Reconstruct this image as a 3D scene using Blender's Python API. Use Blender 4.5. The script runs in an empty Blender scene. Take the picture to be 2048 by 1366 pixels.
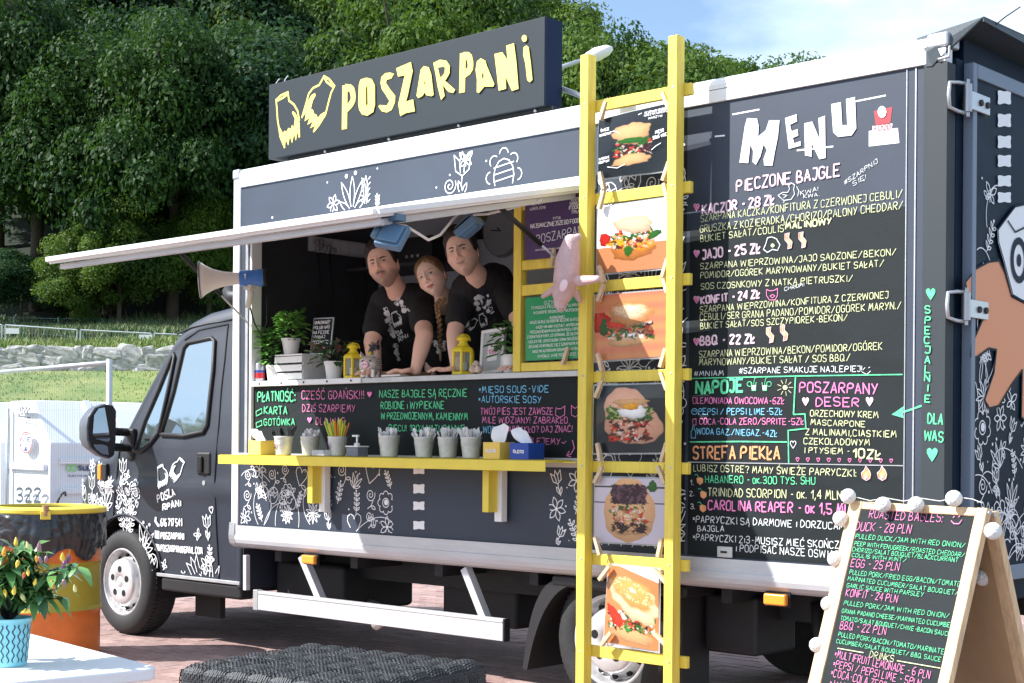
import bpy, math, random
import numpy as np
from mathutils import Vector, Matrix, noise
from mathutils.bvhtree import BVHTree
random.seed(7); rng = np.random.default_rng(7)
sc = bpy.context.scene
COL = sc.collection
# ------------------------------------------------------------------ camera, light, exposure
FPX = 3000.0
YAW = math.atan(3264/3000); ROLL = math.radians(.45)
F = Vector((-math.cos(YAW), math.sin(YAW), 0)); R = Vector((math.sin(YAW), math.cos(YAW), 0)); U = Vector((0,0,1))
RR = R*math.cos(ROLL)+U*math.sin(ROLL); UU = U*math.cos(ROLL)-R*math.sin(ROLL)
CAM = Vector((0,-5.7,1.33))
cd = bpy.data.cameras.new('camera'); cam = bpy.data.objects.new('camera', cd); COL.objects.link(cam); sc.camera = cam
cam.matrix_world = Matrix.Translation(CAM) @ Matrix((RR,UU,-F)).transposed().to_4x4()
cd.sensor_width = 36; cd.lens = FPX/2048*36; cd.shift_y = (888-683)/2048; cd.clip_start=.1; cd.clip_end = 2000
SUN = Vector((.86,1.0,-1.2)).normalized()          # direction the sunlight travels
sd = bpy.data.lights.new('sun','SUN'); sd.energy = 4.4; sd.angle = math.radians(.53); sd.color=(1,.975,.94)
so = bpy.data.objects.new('sun', sd); COL.objects.link(so); so.rotation_euler = SUN.to_track_quat('-Z','Y').to_euler()
w = bpy.data.worlds.new('World'); sc.world = w; w.use_nodes = True
nt = w.node_tree; nt.nodes.clear()
sky = nt.nodes.new('ShaderNodeTexSky'); sky.sky_type='NISHITA'; sky.sun_disc=False
sky.sun_elevation = math.asin(-SUN.z); sky.sun_rotation = math.atan2(-SUN.x,-SUN.y); sky.dust_density=.6; sky.ozone_density=1.6; sky.air_density=1.0
tc = nt.nodes.new('ShaderNodeTexCoord'); mp = nt.nodes.new('ShaderNodeMapping'); mp.inputs['Scale'].default_value=(1,1,2.6); mp.inputs['Location'].default_value=(.30,.12,.1)
nz = nt.nodes.new('ShaderNodeTexNoise'); nz.inputs['Scale'].default_value=2.1; nz.inputs['Detail'].default_value=9; nz.inputs['Roughness'].default_value=.55
rp = nt.nodes.new('ShaderNodeValToRGB'); rp.color_ramp.elements[0].position=.42; rp.color_ramp.elements[1].position=.66
mx = nt.nodes.new('ShaderNodeMix'); mx.data_type='RGBA'; mx.inputs[7].default_value=(7.0,7.9,9.0,1)
bg = nt.nodes.new('ShaderNodeBackground'); bg.inputs['Strength'].default_value=.105
ow = nt.nodes.new('ShaderNodeOutputWorld')
L=nt.links.new
L(tc.outputs['Generated'],mp.inputs[0]); L(mp.outputs[0],nz.inputs['Vector']); L(nz.outputs['Fac'],rp.inputs[0]); L(rp.outputs[0],mx.inputs[0])
L(sky.outputs[0],mx.inputs[6]); L(mx.outputs[2],bg.inputs[0]); L(bg.outputs[0],ow.inputs[0])
vs = sc.view_settings; vs.view_transform='Standard'; vs.look='None'; vs.gamma=1; vs.exposure=1.12; vs.use_curve_mapping=False
sc.cycles.max_bounces=7; sc.cycles.transparent_max_bounces=16

# ------------------------------------------------------------------ geometry of the view (where the photograph's points lie in the place)
def ray(px,py): return F+RR*((px-1024)/FPX)+UU*((888-py)/FPX)
def aty(px,py,Y=0.0):
    d=ray(px,py); return CAM+d*((Y-CAM.y)/d.y)
def atx(px,py,X):
    d=ray(px,py); return CAM+d*((X-CAM.x)/d.x)
def atz(px,py,Z=0.0):
    d=ray(px,py); return CAM+d*((Z-CAM.z)/d.z)
def atd(px,py,D): return CAM+ray(px,py)*D
def CF(lat,dep,z): return Vector((CAM.x,CAM.y,0))+F*dep+R*lat+U*z

# ------------------------------------------------------------------ mesh helpers
class MB:
    def __init__(s): s.v=[]; s.f=[]; s.c=[]; s.k=0; s.mi=[]; s.m=0
    def add(s,vs_,fs_,col=None):
        b=len(s.v); s.v+= [tuple(v) for v in vs_]; s.f+=[tuple(i+b for i in f) for f in fs_]; s.c+=[col]*len(vs_); s.mi+=[s.m]*len(fs_); return s
    def box(s,x0,x1,y0,y1,z0,z1,T=None,col=None):
        vs_=[Vector(p) for p in ((x0,y0,z0),(x1,y0,z0),(x1,y1,z0),(x0,y1,z0),(x0,y0,z1),(x1,y0,z1),(x1,y1,z1),(x0,y1,z1))]
        if T is not None: vs_=[T@v for v in vs_]
        return s.add(vs_,[(0,3,2,1),(4,5,6,7),(0,1,5,4),(1,2,6,5),(2,3,7,6),(3,0,4,7)],col)
    def bar(s,a,b,w,h,up=(0,0,1),col=None):
        a=Vector(a); b=Vector(b); d=(b-a); l=d.length; d.normalize(); x=d.cross(Vector(up))
        if x.length<1e-4: x=d.cross(Vector((0,1,0)))
        x.normalize(); z=x.cross(d)
        T=Matrix((x,d,z)).transposed().to_4x4(); T.translation=a
        return s.box(-w/2,w/2,0,l,-h/2,h/2,T,col)
    def cyl(s,a,b,r0,r1=None,n=12,caps=True,col=None):
        if r1 is None: r1=r0
        return s.tube([a,b],[r0,r1],n,caps,col)
    def tube(s,pts,r,n=8,caps=True,col=None):
        pts=[Vector(p) for p in pts]; N=len(pts)
        rs=r if isinstance(r,(list,tuple)) else [r]*N
        d=(pts[1]-pts[0]).normalized(); up=Vector((0,0,1)) if abs(d.z)<.9 else Vector((1,0,0)); x=d.cross(up).normalized()
        vs_=[]
        for i,p in enumerate(pts):
            t=(pts[min(i+1,N-1)]-pts[max(i-1,0)]).normalized(); x=(x-t*x.dot(t)).normalized(); y=t.cross(x)
            for j in range(n):
                a=2*math.pi*j/n; vs_.append(p+(x*math.cos(a)+y*math.sin(a))*rs[i])
        fs_=[(i*n+j,i*n+(j+1)%n,(i+1)*n+(j+1)%n,(i+1)*n+j) for i in range(N-1) for j in range(n)]
        if caps: fs_+=[tuple(range(n-1,-1,-1)),tuple((N-1)*n+j for j in range(n))]
        return s.add(vs_,fs_,col)
    def lathe(s,prof,T=None,n=24,col=None,closed=False):
        vs_=[];N=len(prof)
        for (r,z) in prof:
            for j in range(n):
                a=2*math.pi*j/n; v=Vector((r*math.cos(a),r*math.sin(a),z)); vs_.append(T@v if T is not None else v)
        fs_=[(i*n+j,i*n+(j+1)%n,(i+1)*n+(j+1)%n,(i+1)*n+j) for i in range(N-1) for j in range(n)]
        if closed: fs_+=[tuple(range(n-1,-1,-1)),tuple((N-1)*n+j for j in range(n))]
        return s.add(vs_,fs_,col)
    def prism(s,poly,T,h,col=None):   # poly in xy, extruded along z by h
        n=len(poly); vs_=[T@Vector((x,y,0)) for x,y in poly]+[T@Vector((x,y,h)) for x,y in poly]
        return s.add(vs_,[tuple(range(n-1,-1,-1)),tuple(range(n,2*n))]+[(i,(i+1)%n,n+(i+1)%n,n+i) for i in range(n)],col)
    def ball(s,c,r,n=10,m=6,col=None,rot=None):
        c=Vector(c); rx,ry,rz=(r,r,r) if not isinstance(r,(tuple,list)) else r
        vs_=[];
        for i in range(m+1):
            ph=math.pi*i/m
            for j in range(n):
                a=2*math.pi*j/n; v=Vector((rx*math.sin(ph)*math.cos(a),ry*math.sin(ph)*math.sin(a),rz*math.cos(ph)))
                if rot is not None: v=rot@v
                vs_.append(c+v)
        return s.add(vs_,[(i*n+j,(i+1)*n+j,(i+1)*n+(j+1)%n,i*n+(j+1)%n) for i in range(m) for j in range(n)],col)
    def build(s,name,mat,parent=None,smooth=False,bevel=0,seg=2,kind=None,world=True):
        me=bpy.data.meshes.new(name); me.from_pydata(s.v,[],s.f); 
        if any(c is not None for c in s.c):
            a=me.color_attributes.new('Col','FLOAT_COLOR','POINT')
            arr=np.ones((len(s.v),4),dtype=np.float32)
            for i,c in enumerate(s.c):
                if c is not None: arr[i,:3]=c
            a.data.foreach_set('color',arr.ravel())
        if not isinstance(mat,(list,tuple)): mat=[mat]
        for m_ in mat: me.materials.append(m_)
        if len(mat)>1: me.polygons.foreach_set('material_index',s.mi)
        if smooth: me.polygons.foreach_set('use_smooth',[True]*len(me.polygons))
        o=bpy.data.objects.new(name,me); COL.objects.link(o)
        if parent is not None:
            o.parent=parent
            p=parent; off=Matrix.Identity(4)
            while p is not None: off=p.matrix_basis@off; p=p.parent
            if world: o.matrix_basis=off.inverted()
        if bevel:
            b=o.modifiers.new('bevel','BEVEL'); b.width=bevel; b.segments=seg; b.limit_method='ANGLE'; b.angle_limit=math.radians(40)
            if smooth is False:
                me.polygons.foreach_set('use_smooth',[True]*len(me.polygons)); b.harden_normals=True
        if kind: o['kind']=kind
        return o
def tag(o,label=None,cat=None,group=None,kind=None):
    if label: o['label']=label
    if cat: o['category']=cat
    if group: o['group']=group
    if kind: o['kind']=kind
    return o
def thing(name,label,cat,loc=(0,0,0),group=None):
    o=bpy.data.objects.new(name,None); COL.objects.link(o); o.location=loc; o.empty_display_size=.1
    return tag(o,label,cat,group)
def copy_tree(o,parent=None):
    c=o.copy(); COL.objects.link(c)
    if parent is not None: c.parent=parent
    for ch in list(o.children): copy_tree(ch,c)
    return c
# ------------------------------------------------------------------ materials
def M(name,col,rough=.5,metal=0.,var=0.,vs=6.,bump=0.,bs=60.,spec=.5,coat=0.,alpha=1.,trans=0.,emit=0.,detail=4,stretch=None,attr=False,sss=0.,col2=None):
    m=bpy.data.materials.new(name); m.use_nodes=True; t=m.node_tree; N=t.nodes; b=N['Principled BSDF']; L=t.links.new
    c=(*col,1); b.inputs['Base Color'].default_value=c; b.inputs['Roughness'].default_value=rough; b.inputs['Metallic'].default_value=metal
    b.inputs['Specular IOR Level'].default_value=spec; b.inputs['Coat Weight'].default_value=coat; b.inputs['Alpha'].default_value=alpha
    b.inputs['Transmission Weight'].default_value=trans
    if sss: b.inputs['Subsurface Weight'].default_value=sss; b.inputs['Subsurface Radius'].default_value=(.02,.008,.005); b.inputs['Subsurface Scale'].default_value=.5
    if emit: b.inputs['Emission Color'].default_value=c; b.inputs['Emission Strength'].default_value=emit
    tx=N.new('ShaderNodeTexCoord'); vec=tx.outputs['Object']
    if stretch:
        mp=N.new('ShaderNodeMapping'); mp.inputs['Scale'].default_value=stretch; L(vec,mp.inputs[0]); vec=mp.outputs[0]
    src=None
    if attr:
        a=N.new('ShaderNodeAttribute'); a.attribute_name='Col'; src=a.outputs['Color']; L(src,b.inputs['Base Color'])
    if var or col2:
        n=N.new('ShaderNodeTexNoise'); n.inputs['Scale'].default_value=vs; n.inputs['Detail'].default_value=detail; n.inputs['Roughness'].default_value=.62; L(vec,n.inputs['Vector'])
        r=N.new('ShaderNodeValToRGB'); r.color_ramp.elements[0].position=.3; r.color_ramp.elements[1].position=.7
        L(n.outputs['Fac'],r.inputs[0])
        if attr:
            r.color_ramp.elements[0].color=(1-var,1-var,1-var,1); r.color_ramp.elements[1].color=(1+var,1+var,1+var,1)
            x=N.new('ShaderNodeMix'); x.data_type='RGBA'; x.blend_type='MULTIPLY'; x.inputs[0].default_value=1; L(src,x.inputs[6]); L(r.outputs[0],x.inputs[7]); L(x.outputs[2],b.inputs['Base Color'])
        else:
            c2=col2 or tuple(v*(1+var) for v in col); c1=col if col2 else tuple(v*(1-var) for v in col)
            r.color_ramp.elements[0].color=(*c1,1); r.color_ramp.elements[1].color=(*c2,1); L(r.outputs[0],b.inputs['Base Color'])
        q=N.new('ShaderNodeMath'); q.operation='MULTIPLY_ADD'; q.inputs[1].default_value=.25; q.inputs[2].default_value=max(0,rough-.12); L(n.outputs['Fac'],q.inputs[0]); L(q.outputs[0],b.inputs['Roughness'])
    if bump:
        n2=N.new('ShaderNodeTexNoise'); n2.inputs['Scale'].default_value=bs; n2.inputs['Detail'].default_value=6; L(vec,n2.inputs['Vector'])
        bp=N.new('ShaderNodeBump'); bp.inputs['Strength'].default_value=min(1,bump); bp.inputs['Distance'].default_value=.01; L(n2.outputs['Fac'],bp.inputs['Height']); L(bp.outputs[0],b.inputs['Normal'])
    return m
white_alu=M('white_aluminium_frame',(.80,.81,.82),.32,var=.05,vs=3,bump=.05,bs=30)
grey_alu=M('grey_aluminium',(.52,.53,.55),.35,.55,var=.12,vs=9,bump=.1)
rail_alu=M('scuffed_rail_aluminium',(.52,.53,.55),.38,.15,var=.10,vs=2.5,stretch=(1,1,6),bump=.08)
vinyl=M('slate_vinyl_wrap',(.026,.038,.062),.56,var=.22,vs=1.3,bump=.06,bs=9,spec=.5,detail=8)
vinyl_cab=M('slate_vinyl_cab_wrap',(.016,.021,.034),.5,var=.15,vs=1.5,bump=.03,bs=7,spec=.5,coat=.10)
chalkb=M('chalkboard_film',(.0075,.0125,.0145),.66,var=.45,vs=3.2,bump=.05,detail=9,spec=.3,stretch=(.8,1,1.8))
navy=M('navy_vinyl',(.003,.012,.028),.5,var=.1,vs=3,spec=.12)
black_pl=M('black_plastic',(.009,.009,.011),.55,bump=.1,bs=200)
black_st=M('black_steel',(.008,.009,.011),.65,var=.4,vs=12,bump=.2)
rubber=M('tyre_rubber',(.018,.018,.019),.75,var=.3,vs=30,bump=.25,bs=90)
alloy=M('wheel_paint',(.50,.50,.51),.35,.5,var=.25,vs=14,bump=.15)
glass_dark=M('cab_glass',(.36,.42,.44),.03,metal=.86,spec=.8)
mirror=M('mirror_glass',(.75,.8,.85),.02,1.0)
yellow=M('yellow_paint',(.80,.62,.085),.5,var=.13,vs=9,bump=.5,bs=22,stretch=(3,3,.35),detail=9)
yellow_m=M('yellow_metal',(.78,.62,.07),.38,var=.06,vs=9)
signblk=M('sign_board_face',(.0085,.016,.023),.6,spec=.35,var=.06,vs=2)
signsd=M('sign_board_side',(.004,.012,.04),.5,spec=.15)
sign_y=M('sign_lettering_yellow',(.80,.68,.15),.5)
print_w=M('white_print',(.80,.81,.83),.5)
ch_w=M('chalk_white',(.70,.73,.72),.9,var=.32,vs=55)
ch_y=M('chalk_yellow',(.60,.63,.36),.9,var=.32,vs=55)
ch_g=M('chalk_green',(.12,.66,.32),.9,var=.32,vs=55)
ch_p=M('chalk_pink',(.76,.22,.46),.9,var=.32,vs=55)
ch_lp=M('chalk_pale_pink',(.82,.58,.68),.9,var=.32,vs=55)
ch_c=M('chalk_cyan',(.20,.55,.78),.9,var=.32,vs=55)
ch_o=M('chalk_orange',(.80,.36,.16),.9,var=.32,vs=55)
CH=dict(w=ch_w,y=ch_y,g=ch_g,p=ch_p,l=ch_lp,c=ch_c,o=ch_o)
wht_pl=M('white_plastic',(.78,.78,.77),.4,var=.04)
wht_paint=M('white_painted_wood',(.76,.76,.74),.55,var=.06,bump=.2)
amber=M('amber_lens',(.85,.30,.03),.25,coat=.5)
zinc=M('zinc_bucket',(.60,.63,.60),.42,.35,var=.15,vs=20)
pine=M('pine_wood',(.66,.46,.27),.55,var=.22,vs=5,stretch=(14,14,1.2),bump=.2,bs=20)
pine2=M('plywood_back',(.42,.28,.15),.6,var=.18,vs=4)
cloth_b=M('black_cotton',(.010,.010,.012),.85,bump=.3,bs=220)
cloth_n=M('navy_apron_cotton',(.010,.016,.035),.85,bump=.3,bs=220)
skin_m=M('skin',(.6,.4,.3),.48,attr=True,sss=.25,bump=.06,bs=150,spec=.4)
vcol=M('printed_photo',(.5,.5,.5),.3,attr=True,coat=.25,spec=.4)
vcolr=M('painted_colours',(.5,.5,.5),.6,attr=True,var=.12,vs=30)
inner_dk=M('dark_inner_wall',(.045,.047,.055),.6,var=.2,vs=4)
inner_gr=M('grey_inner_wall',(.66,.69,.75),.45,.1,var=.06,vs=3)
# ------------------------------------------------------------------ lettering and line drawing
_G={'A':'00 26 40;12 32','B':'@00 06 26 35 34 23 03;@03 23 42 41 30 00','C':'@45 36 16 05 01 10 30 41','D':'@00 06 26 44 42 20 00','E':'46 06 00 40;03 33','F':'46 06 00;03 33',
'G':'@45 36 16 05 01 10 30 41 43 23','H':'06 00;46 40;03 43','I':'16 10','J':'06 36;@36 31 20 10 01','K':'06 00;46 03 40','L':'06 00 30','M':'00 16 22 46 50','N':'00 06 40 46',
'O':'@26 16 05 01 10 30 41 45 36 26','P':'@00 06 36 45 44 33 03','Q':'@26 16 05 01 10 30 41 45 36 26;22 50','R':'@00 06 36 45 44 33 03;13 40','S':'@45 36 16 05 04 13 33 42 41 30 10 01',
'T':'06 46;26 20','U':'@06 01 10 30 41 46','V':'06 20 46','W':'06 10 35 50 66','X':'06 40;46 00','Y':'06 23;46 10','Z':'06 46 00 40','0':'@26 16 05 01 10 30 41 45 36 26','1':'04 26 20','2':'@05 16 36 45 34 00;00 40',
'3':'@05 16 36 45 33 13;@13 33 42 41 30 10 01','4':'30 36 02 42','5':'46 06 03;@03 33 42 41 30 10 01','6':'@46 26 04 01 10 30 41 42 33 13 02','7':'06 46 10','8':'@23 13 04 05 16 36 45 44 33 23;@23 13 02 01 10 30 41 42 33 23',
'9':'@43 23 04 05 16 36 45 43 30 10','.':'00 01','\'':'06 04',',':'11 0a','/':'00 46','-':'13 33','!':'06 02;00 01','?':'@05 16 36 45 34 22;20 21',':':'04 03;00 01','#':'10 26;30 46;02 42;04 44','*':'12 34;14 32;22 24',
'+':'13 33;22 24','(':'@16 05 01 10',')':'@06 15 11 00','@':'@45 16 05 01 10 30;@32 22 24 34 32 41','%':'00 46;05 15;31 41','&':'@40 05 16 35 01 10 41','=':'12 42;14 44','_':'00 40','ú':'06 00'}
_D={'Ą':('A','@40 3a 4b'),'Ć':('C','27 38'),'Ę':('E','@40 3a 4b'),'Ł':('L','12 34'),'Ń':('N','27 38'),'Ó':('O','27 38'),'Ś':('S','27 38'),'Ź':('Z','27 38'),'Ż':('Z','27 28')}
def _num(c): return {'a':-1,'b':-2}.get(c, int(c) if c.isdigit() else 0)
def chaikin(p,n=2,closed=False):
    for _ in range(n):
        q=[] if closed else [p[0]]
        N=len(p)
        for i in range(N if closed else N-1):
            a=p[i]; b=p[(i+1)%N]; q.append((a[0]*.75+b[0]*.25,a[1]*.75+b[1]*.25)); q.append((a[0]*.25+b[0]*.75,a[1]*.25+b[1]*.75))
        if not closed: q.append(p[-1])
        p=q
    return p
_cache={}
def glyph(ch):
    if ch in _cache: return _cache[ch]
    k=ch.upper(); s=''
    if k in _D: s=_G[_D[k][0]]+';'+_D[k][1]
    elif k in _G: s=_G[k]
    out=[]
    for st in [x for x in s.split(';') if x]:
        rd=st[0]=='@'; st=st.lstrip('@')
        p=[(_num(a[0])/6,_num(a[1])/6) for a in st.split()]
        if rd: p=chaikin(p,2)
        out.append(p)
    wd=max([x for p in out for x,_ in p] or [.3]); _cache[ch]=(out,wd); return out,wd
def ribbon(mb,pts,wd,fm,closed=False,base=.0012,z=None):
    """flat stroke: a mitred strip; sharp corners start a new strip at its own tiny lift"""
    pts=[Vector((p[0],p[1])) for p in pts]; q=[pts[0]]
    for p in pts[1:]:
        if (p-q[-1]).length>1e-5: q.append(p)
    if len(q)<2: return
    if closed and (q[0]-q[-1]).length>1e-5: q.append(q[0])
    runs=[[q[0]]]
    for i in range(1,len(q)):
        runs[-1].append(q[i])
        if i<len(q)-1:
            a=(q[i]-q[i-1]).normalized(); b=(q[i+1]-q[i]).normalized()
            if a.dot(b)<.25:
                runs[-1][-1]=q[i]+a*wd*.35; runs.append([q[i]-b*wd*.35])
    for r in runs:
        n=len(r); vs_=[]; mb.k=(mb.k+1)%17; l=base+mb.k*.00011
        for i,p in enumerate(r):
            a=(r[i]-r[i-1]).normalized() if i>0 else None; b=(r[i+1]-r[i]).normalized() if i<n-1 else None
            if a is None: t=b; s=1
            elif b is None: t=a; s=1
            else: t=(a+b).normalized(); s=min(1.4,1/max(.5,t.dot(b)))
            nn=Vector((-t.y,t.x))*wd/2*s
            for sg in (1,-1):
                e=p+nn*sg; vs_.append(fm(e.x,e.y,l))
        mb.add(vs_,[(2*i,2*i+1,2*i+3,2*i+2) for i in range(n-1)])
def fillp(mb,pts,fm,base=.0012):
    mb.k=(mb.k+1)%17; l=base+mb.k*.00011
    mb.add([fm(x,y,l) for x,y in pts],[tuple(range(len(pts)))])
def text(mb,s,p0,p1,h,wd,fm,jit=.04,bold=0,slant=0,base=.0012):
    """s written from plane point p0 to p1, cap height h, stroke wd"""
    p0=Vector(p0); p1=Vector(p1); d=p1-p0; Ln=d.length; a=math.atan2(d.y,d.x)
    tot=0; items=[]
    for ch in s:
        if ch==' ': tot+=.42; continue
        g,wg=glyph(ch); sc_=.72 if ch.islower() else 1.
        if ch=='m' or ch=='w': sc_=.72
        items.append((g,tot,sc_)); tot+=max(wg,.12)*sc_+.27
    tot-=.27; kx=Ln/max(tot,.1)
    ex=Vector((math.cos(a),math.sin(a)));ey=Vector((-math.sin(a)*.4,1)).normalized()
    for g,x,sc_ in items:
        j=random.uniform(-jit,jit); k=1+random.uniform(-jit,jit); sh=random.uniform(-jit,jit)*1.2
        for st in g:
            pts=[]
            for (u,v) in st:
                uu=(x+u*sc_)*kx+ (v*(sh+slant))*h; vv=(v*sc_*k+j)*h
                q=p0+ex*uu+ey*vv; pts.append((q.x,q.y))
            ribbon(mb,pts,wd,fm,base=base)
class Plane:
    def __init__(s,o,ex,ey,n): s.o=Vector(o); s.ex=Vector(ex); s.ey=Vector(ey); s.n=Vector(n)
    def m(s,u,v,l=0): return s.o+s.ex*u+s.ey*v+s.n*l
    def at(s,px,py):
        d=ray(px,py); t=(s.o-CAM).dot(s.n)/d.dot(s.n); q=CAM+d*t-s.o; return (q.dot(s.ex),q.dot(s.ey))
    def scale(s,px,py): # metres per pixel vertically there
        a=s.at(px,py); b=s.at(px,py-10); return math.hypot(a[0]-b[0],a[1]-b[1])/10
SIDE=Plane((0,0,0),(1,0,0),(0,0,1),(0,-1,0))
def tpx(mb,pl,s,x0,y0,x1,y1,h,sw=1.7,**k):
    q=pl.scale(x0,y0); text(mb,s,pl.at(x0,y0),pl.at(x1,y1),h*q,sw*q*(.8 if sw<2.3 else 1.05),pl.m,**k)
# doodle motifs in a unit square, strokes only; each returns polylines (and fills)
def circ(cx,cy,r,n=14,a0=0,a1=2*math.pi,ry=None):
    ry=ry or r
    return [(cx+r*math.cos(a0+(a1-a0)*i/n),cy+ry*math.sin(a0+(a1-a0)*i/n)) for i in range(n+1)]
def petal(cx,cy,a,L_,W,n=6):
    ca,sa=math.cos(a),math.sin(a); p=[]
    for i in range(2*n+1):
        t=i/n if i<=n else 2-i/n; s=(1 if i<=n else -1)*math.sin(math.pi*t)*W*(.6+.4*t); p.append((cx+ca*t*L_-sa*s,cy+sa*t*L_+ca*s))
    return p
def motif(kind):
    S=[];Fl=[]
    if kind=='daisy':
        for i in range(6): S.append(petal(0,0,i*math.pi/3+.2,.5,.14))
        Fl.append(circ(0,0,.08,8))
    elif kind=='aster':
        for i in range(10): S.append(petal(0,0,i*math.pi/5,.48,.07))
    elif kind=='tulip':
        S+= [[(-.2,.1),(-.25,.45),(-.08,.3),(0,.5),(.08,.3),(.25,.45),(.2,.1),(0,-.02),(-.2,.1)],[(0,0),(-.03,-.25),(0,-.5)],petal(0,-.45,1.9,.35,.07),petal(0,-.45,1.1,.3,.06),[(-.08,.3),(-.05,.05)],[(.08,.3),(.05,.05)]]
    elif kind=='sprig':
        S.append([(0,-.5),(.04,-.1),(-.02,.45)])
        for i in range(4):
            for sg in (-1,1): S.append(petal(.02,-.35+i*.2,math.pi/2-sg*.9,.22,.05))
        Fl.append(circ(-.02,.48,.05,8))
    elif kind=='rose':
        S+= [circ(0,.05,.32,12,ry=.36),[(-.2,-.05),(-.05,.2),(.1,-.02),(.22,.2)],[(-.3,.1),(-.1,.35),(.05,.15),(.25,.3)],[(0,-.3),(.03,-.5)]]
    elif kind=='scroll':
        S.append([(.0+.02*t*math.cos(t*.9),.1+.02*t*math.sin(t*.9)) for t in [i*.5 for i in range(2,30)]]); S.append([(.2,-.1),(.1,-.35),(-.1,-.5)])
        S.append(petal(.1,-.35,-.3,.3,.08))
    elif kind=='crown':
        S+= [petal(0,-.45,a,.8,.09) for a in (1.1,1.57,2.05)]+[petal(0,-.45,a,.5,.08) for a in (.6,2.55)]; Fl+= [circ(.1,.42,.05,8),circ(-.2,.38,.05,8)]
    elif kind=='big':
        for i in range(8): S.append(circ(.36*math.cos(i*.785),.36*math.sin(i*.785),.15,7,i*.785-1.6,i*.785+1.6))
        S.append(circ(0,0,.2,12)); Fl.append(circ(.02,.02,.13,10))
    elif kind=='cone':
        S+= [circ(0,0,.3,12,ry=.38)]+[[(-.2+.15*i,-.3),(-.1+.15*i,.34)] for i in range(3)]+[[(-.3,-.1+.15*i),(.3,-.02+.15*i)] for i in range(3)]
        for i in range(8): S.append(circ(.4*math.cos(i*.785),.48*math.sin(i*.785),.13,6,i*.785-1.5,i*.785+1.5))
    elif kind=='fly':
        S+= [petal(0,0,.7,.45,.12),petal(0,0,2.4,.45,.12),petal(0,0,-.6,.35,.1),petal(0,0,-2.5,.35,.1),[(0,-.25),(0,.2)]]
    elif kind=='thorn':
        S+= [petal(0,-.5,math.pi/2,1.0,.12)]
        Fl.append(petal(0,-.3,math.pi/2,.6,.035))
        for i in range(5):
            for sg in (-1,1): S.append([(sg*.1,-.3+i*.17),(sg*.2,-.22+i*.17)])
    elif kind=='leafp': S+= [petal(0,0,.5,.5,.14),petal(0,0,2.2,.45,.12)]
    elif kind=='heart':
        S.append(HEART)
    elif kind=='heartf': Fl.append(HEART)
    elif kind=='dot': Fl.append(circ(0,0,.5,9)[:-1])
    return S,Fl
def bone(cx,cy,w_,h_):
    return chaikin([(cx-.52*w_,cy-.5*h_),(cx-.25*w_,cy-.5*h_),(cx,cy-.40*h_),(cx+.25*w_,cy-.5*h_),(cx+.52*w_,cy-.5*h_),(cx+.44*w_,cy),(cx+.52*w_,cy+.5*h_),(cx+.25*w_,cy+.5*h_),(cx,cy+.40*h_),(cx-.25*w_,cy+.5*h_),(cx-.52*w_,cy+.5*h_),(cx-.44*w_,cy)],2,True)
def vine(mb,fm,u0,u1,v0,v1,n,wd,seed):
    rd=random.Random(seed)
    for _ in range(n):
        x=rd.uniform(u0,u1); y=v0 if rd.random()<.6 else rd.uniform(v0,v1); a=rd.uniform(.6,2.5); k=rd.choice((-1,1))*rd.uniform(2,6); p=[]
        for i in range(46):
            p.append((x,y)); x+=.010*math.cos(a); y+=.010*math.sin(a); a+=k*.010*(1+(i/46)**3*9)
            if not(u0<x<u1 and v0<y<v1): break
        if len(p)>6: ribbon(mb,p,wd,fm)
        if len(p)>20:
            q=p[len(p)//2]; draw(mb,'leafp',q[0],q[1],.10,fm,rd.uniform(0,6),wd,(u0,u1,v0,v1))
HEART=[(0,-.45),(-.25,-.15),(-.42,.12),(-.4,.32),(-.22,.42),(-.06,.34),(0,.2),(.06,.34),(.22,.42),(.4,.32),(.42,.12),(.25,-.15),(0,-.45)]
def draw(mb,kind,u,v,size,fm,rot=0,wd=.005,clip=None,asp=1.):
    S,Fl=motif(kind); c,s=math.cos(rot),math.sin(rot)
    tf=lambda p:(u+(p[0]*c-p[1]*s)*size*asp, v+(p[0]*s+p[1]*c)*size)
    def ins(p): return clip is None or (clip[0]<p[0]<clip[1] and clip[2]<p[1]<clip[3])
    for p in S:
        q=[tf(a) for a in p]; run=[]
        for a in q:
            if ins(a): run.append(a)
            else:
                if len(run)>1: ribbon(mb,run,wd,fm)
                run=[]
        if len(run)>1: ribbon(mb,run,wd,fm)
    for p in Fl:
        q=[tf(a) for a in p]
        if all(ins(a) for a in q): fillp(mb,q if kind!='x' else q,fm)
def scatter(mb,fm,u0,u1,v0,v1,cell,wd,kinds=None,fill=.92,asp=1.,seed=1):
    rd=random.Random(seed); kinds=kinds or ['daisy','aster','tulip','sprig','rose','scroll','crown','big','fly','thorn','heart','scroll','sprig']
    nu=max(1,round((u1-u0)/cell)); nv=max(1,round((v1-v0)/cell)); k=0
    for i in range(nu):
        for j in range(nv):
            if rd.random()>fill: continue
            cu=u0+(i+.5+rd.uniform(-.15,.15))*(u1-u0)/nu; cv=v0+(j+.5+(.25 if i%2 else -.25)*.6+rd.uniform(-.1,.1))*(v1-v0)/nv
            kd=kinds[(k*5+rd.randint(0,2))%len(kinds)]; k+=1
            draw(mb,kd,cu,cv,cell*rd.uniform(.85,1.12),fm,rd.uniform(-.5,.5),wd,(u0,u1,v0,v1),asp)
            if rd.random()<.7: draw(mb,'dot',cu+cell*.5*rd.choice((-1,1)),cv+cell*rd.uniform(-.4,.4),cell*rd.uniform(.05,.11),fm,0,wd,(u0,u1,v0,v1))
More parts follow.
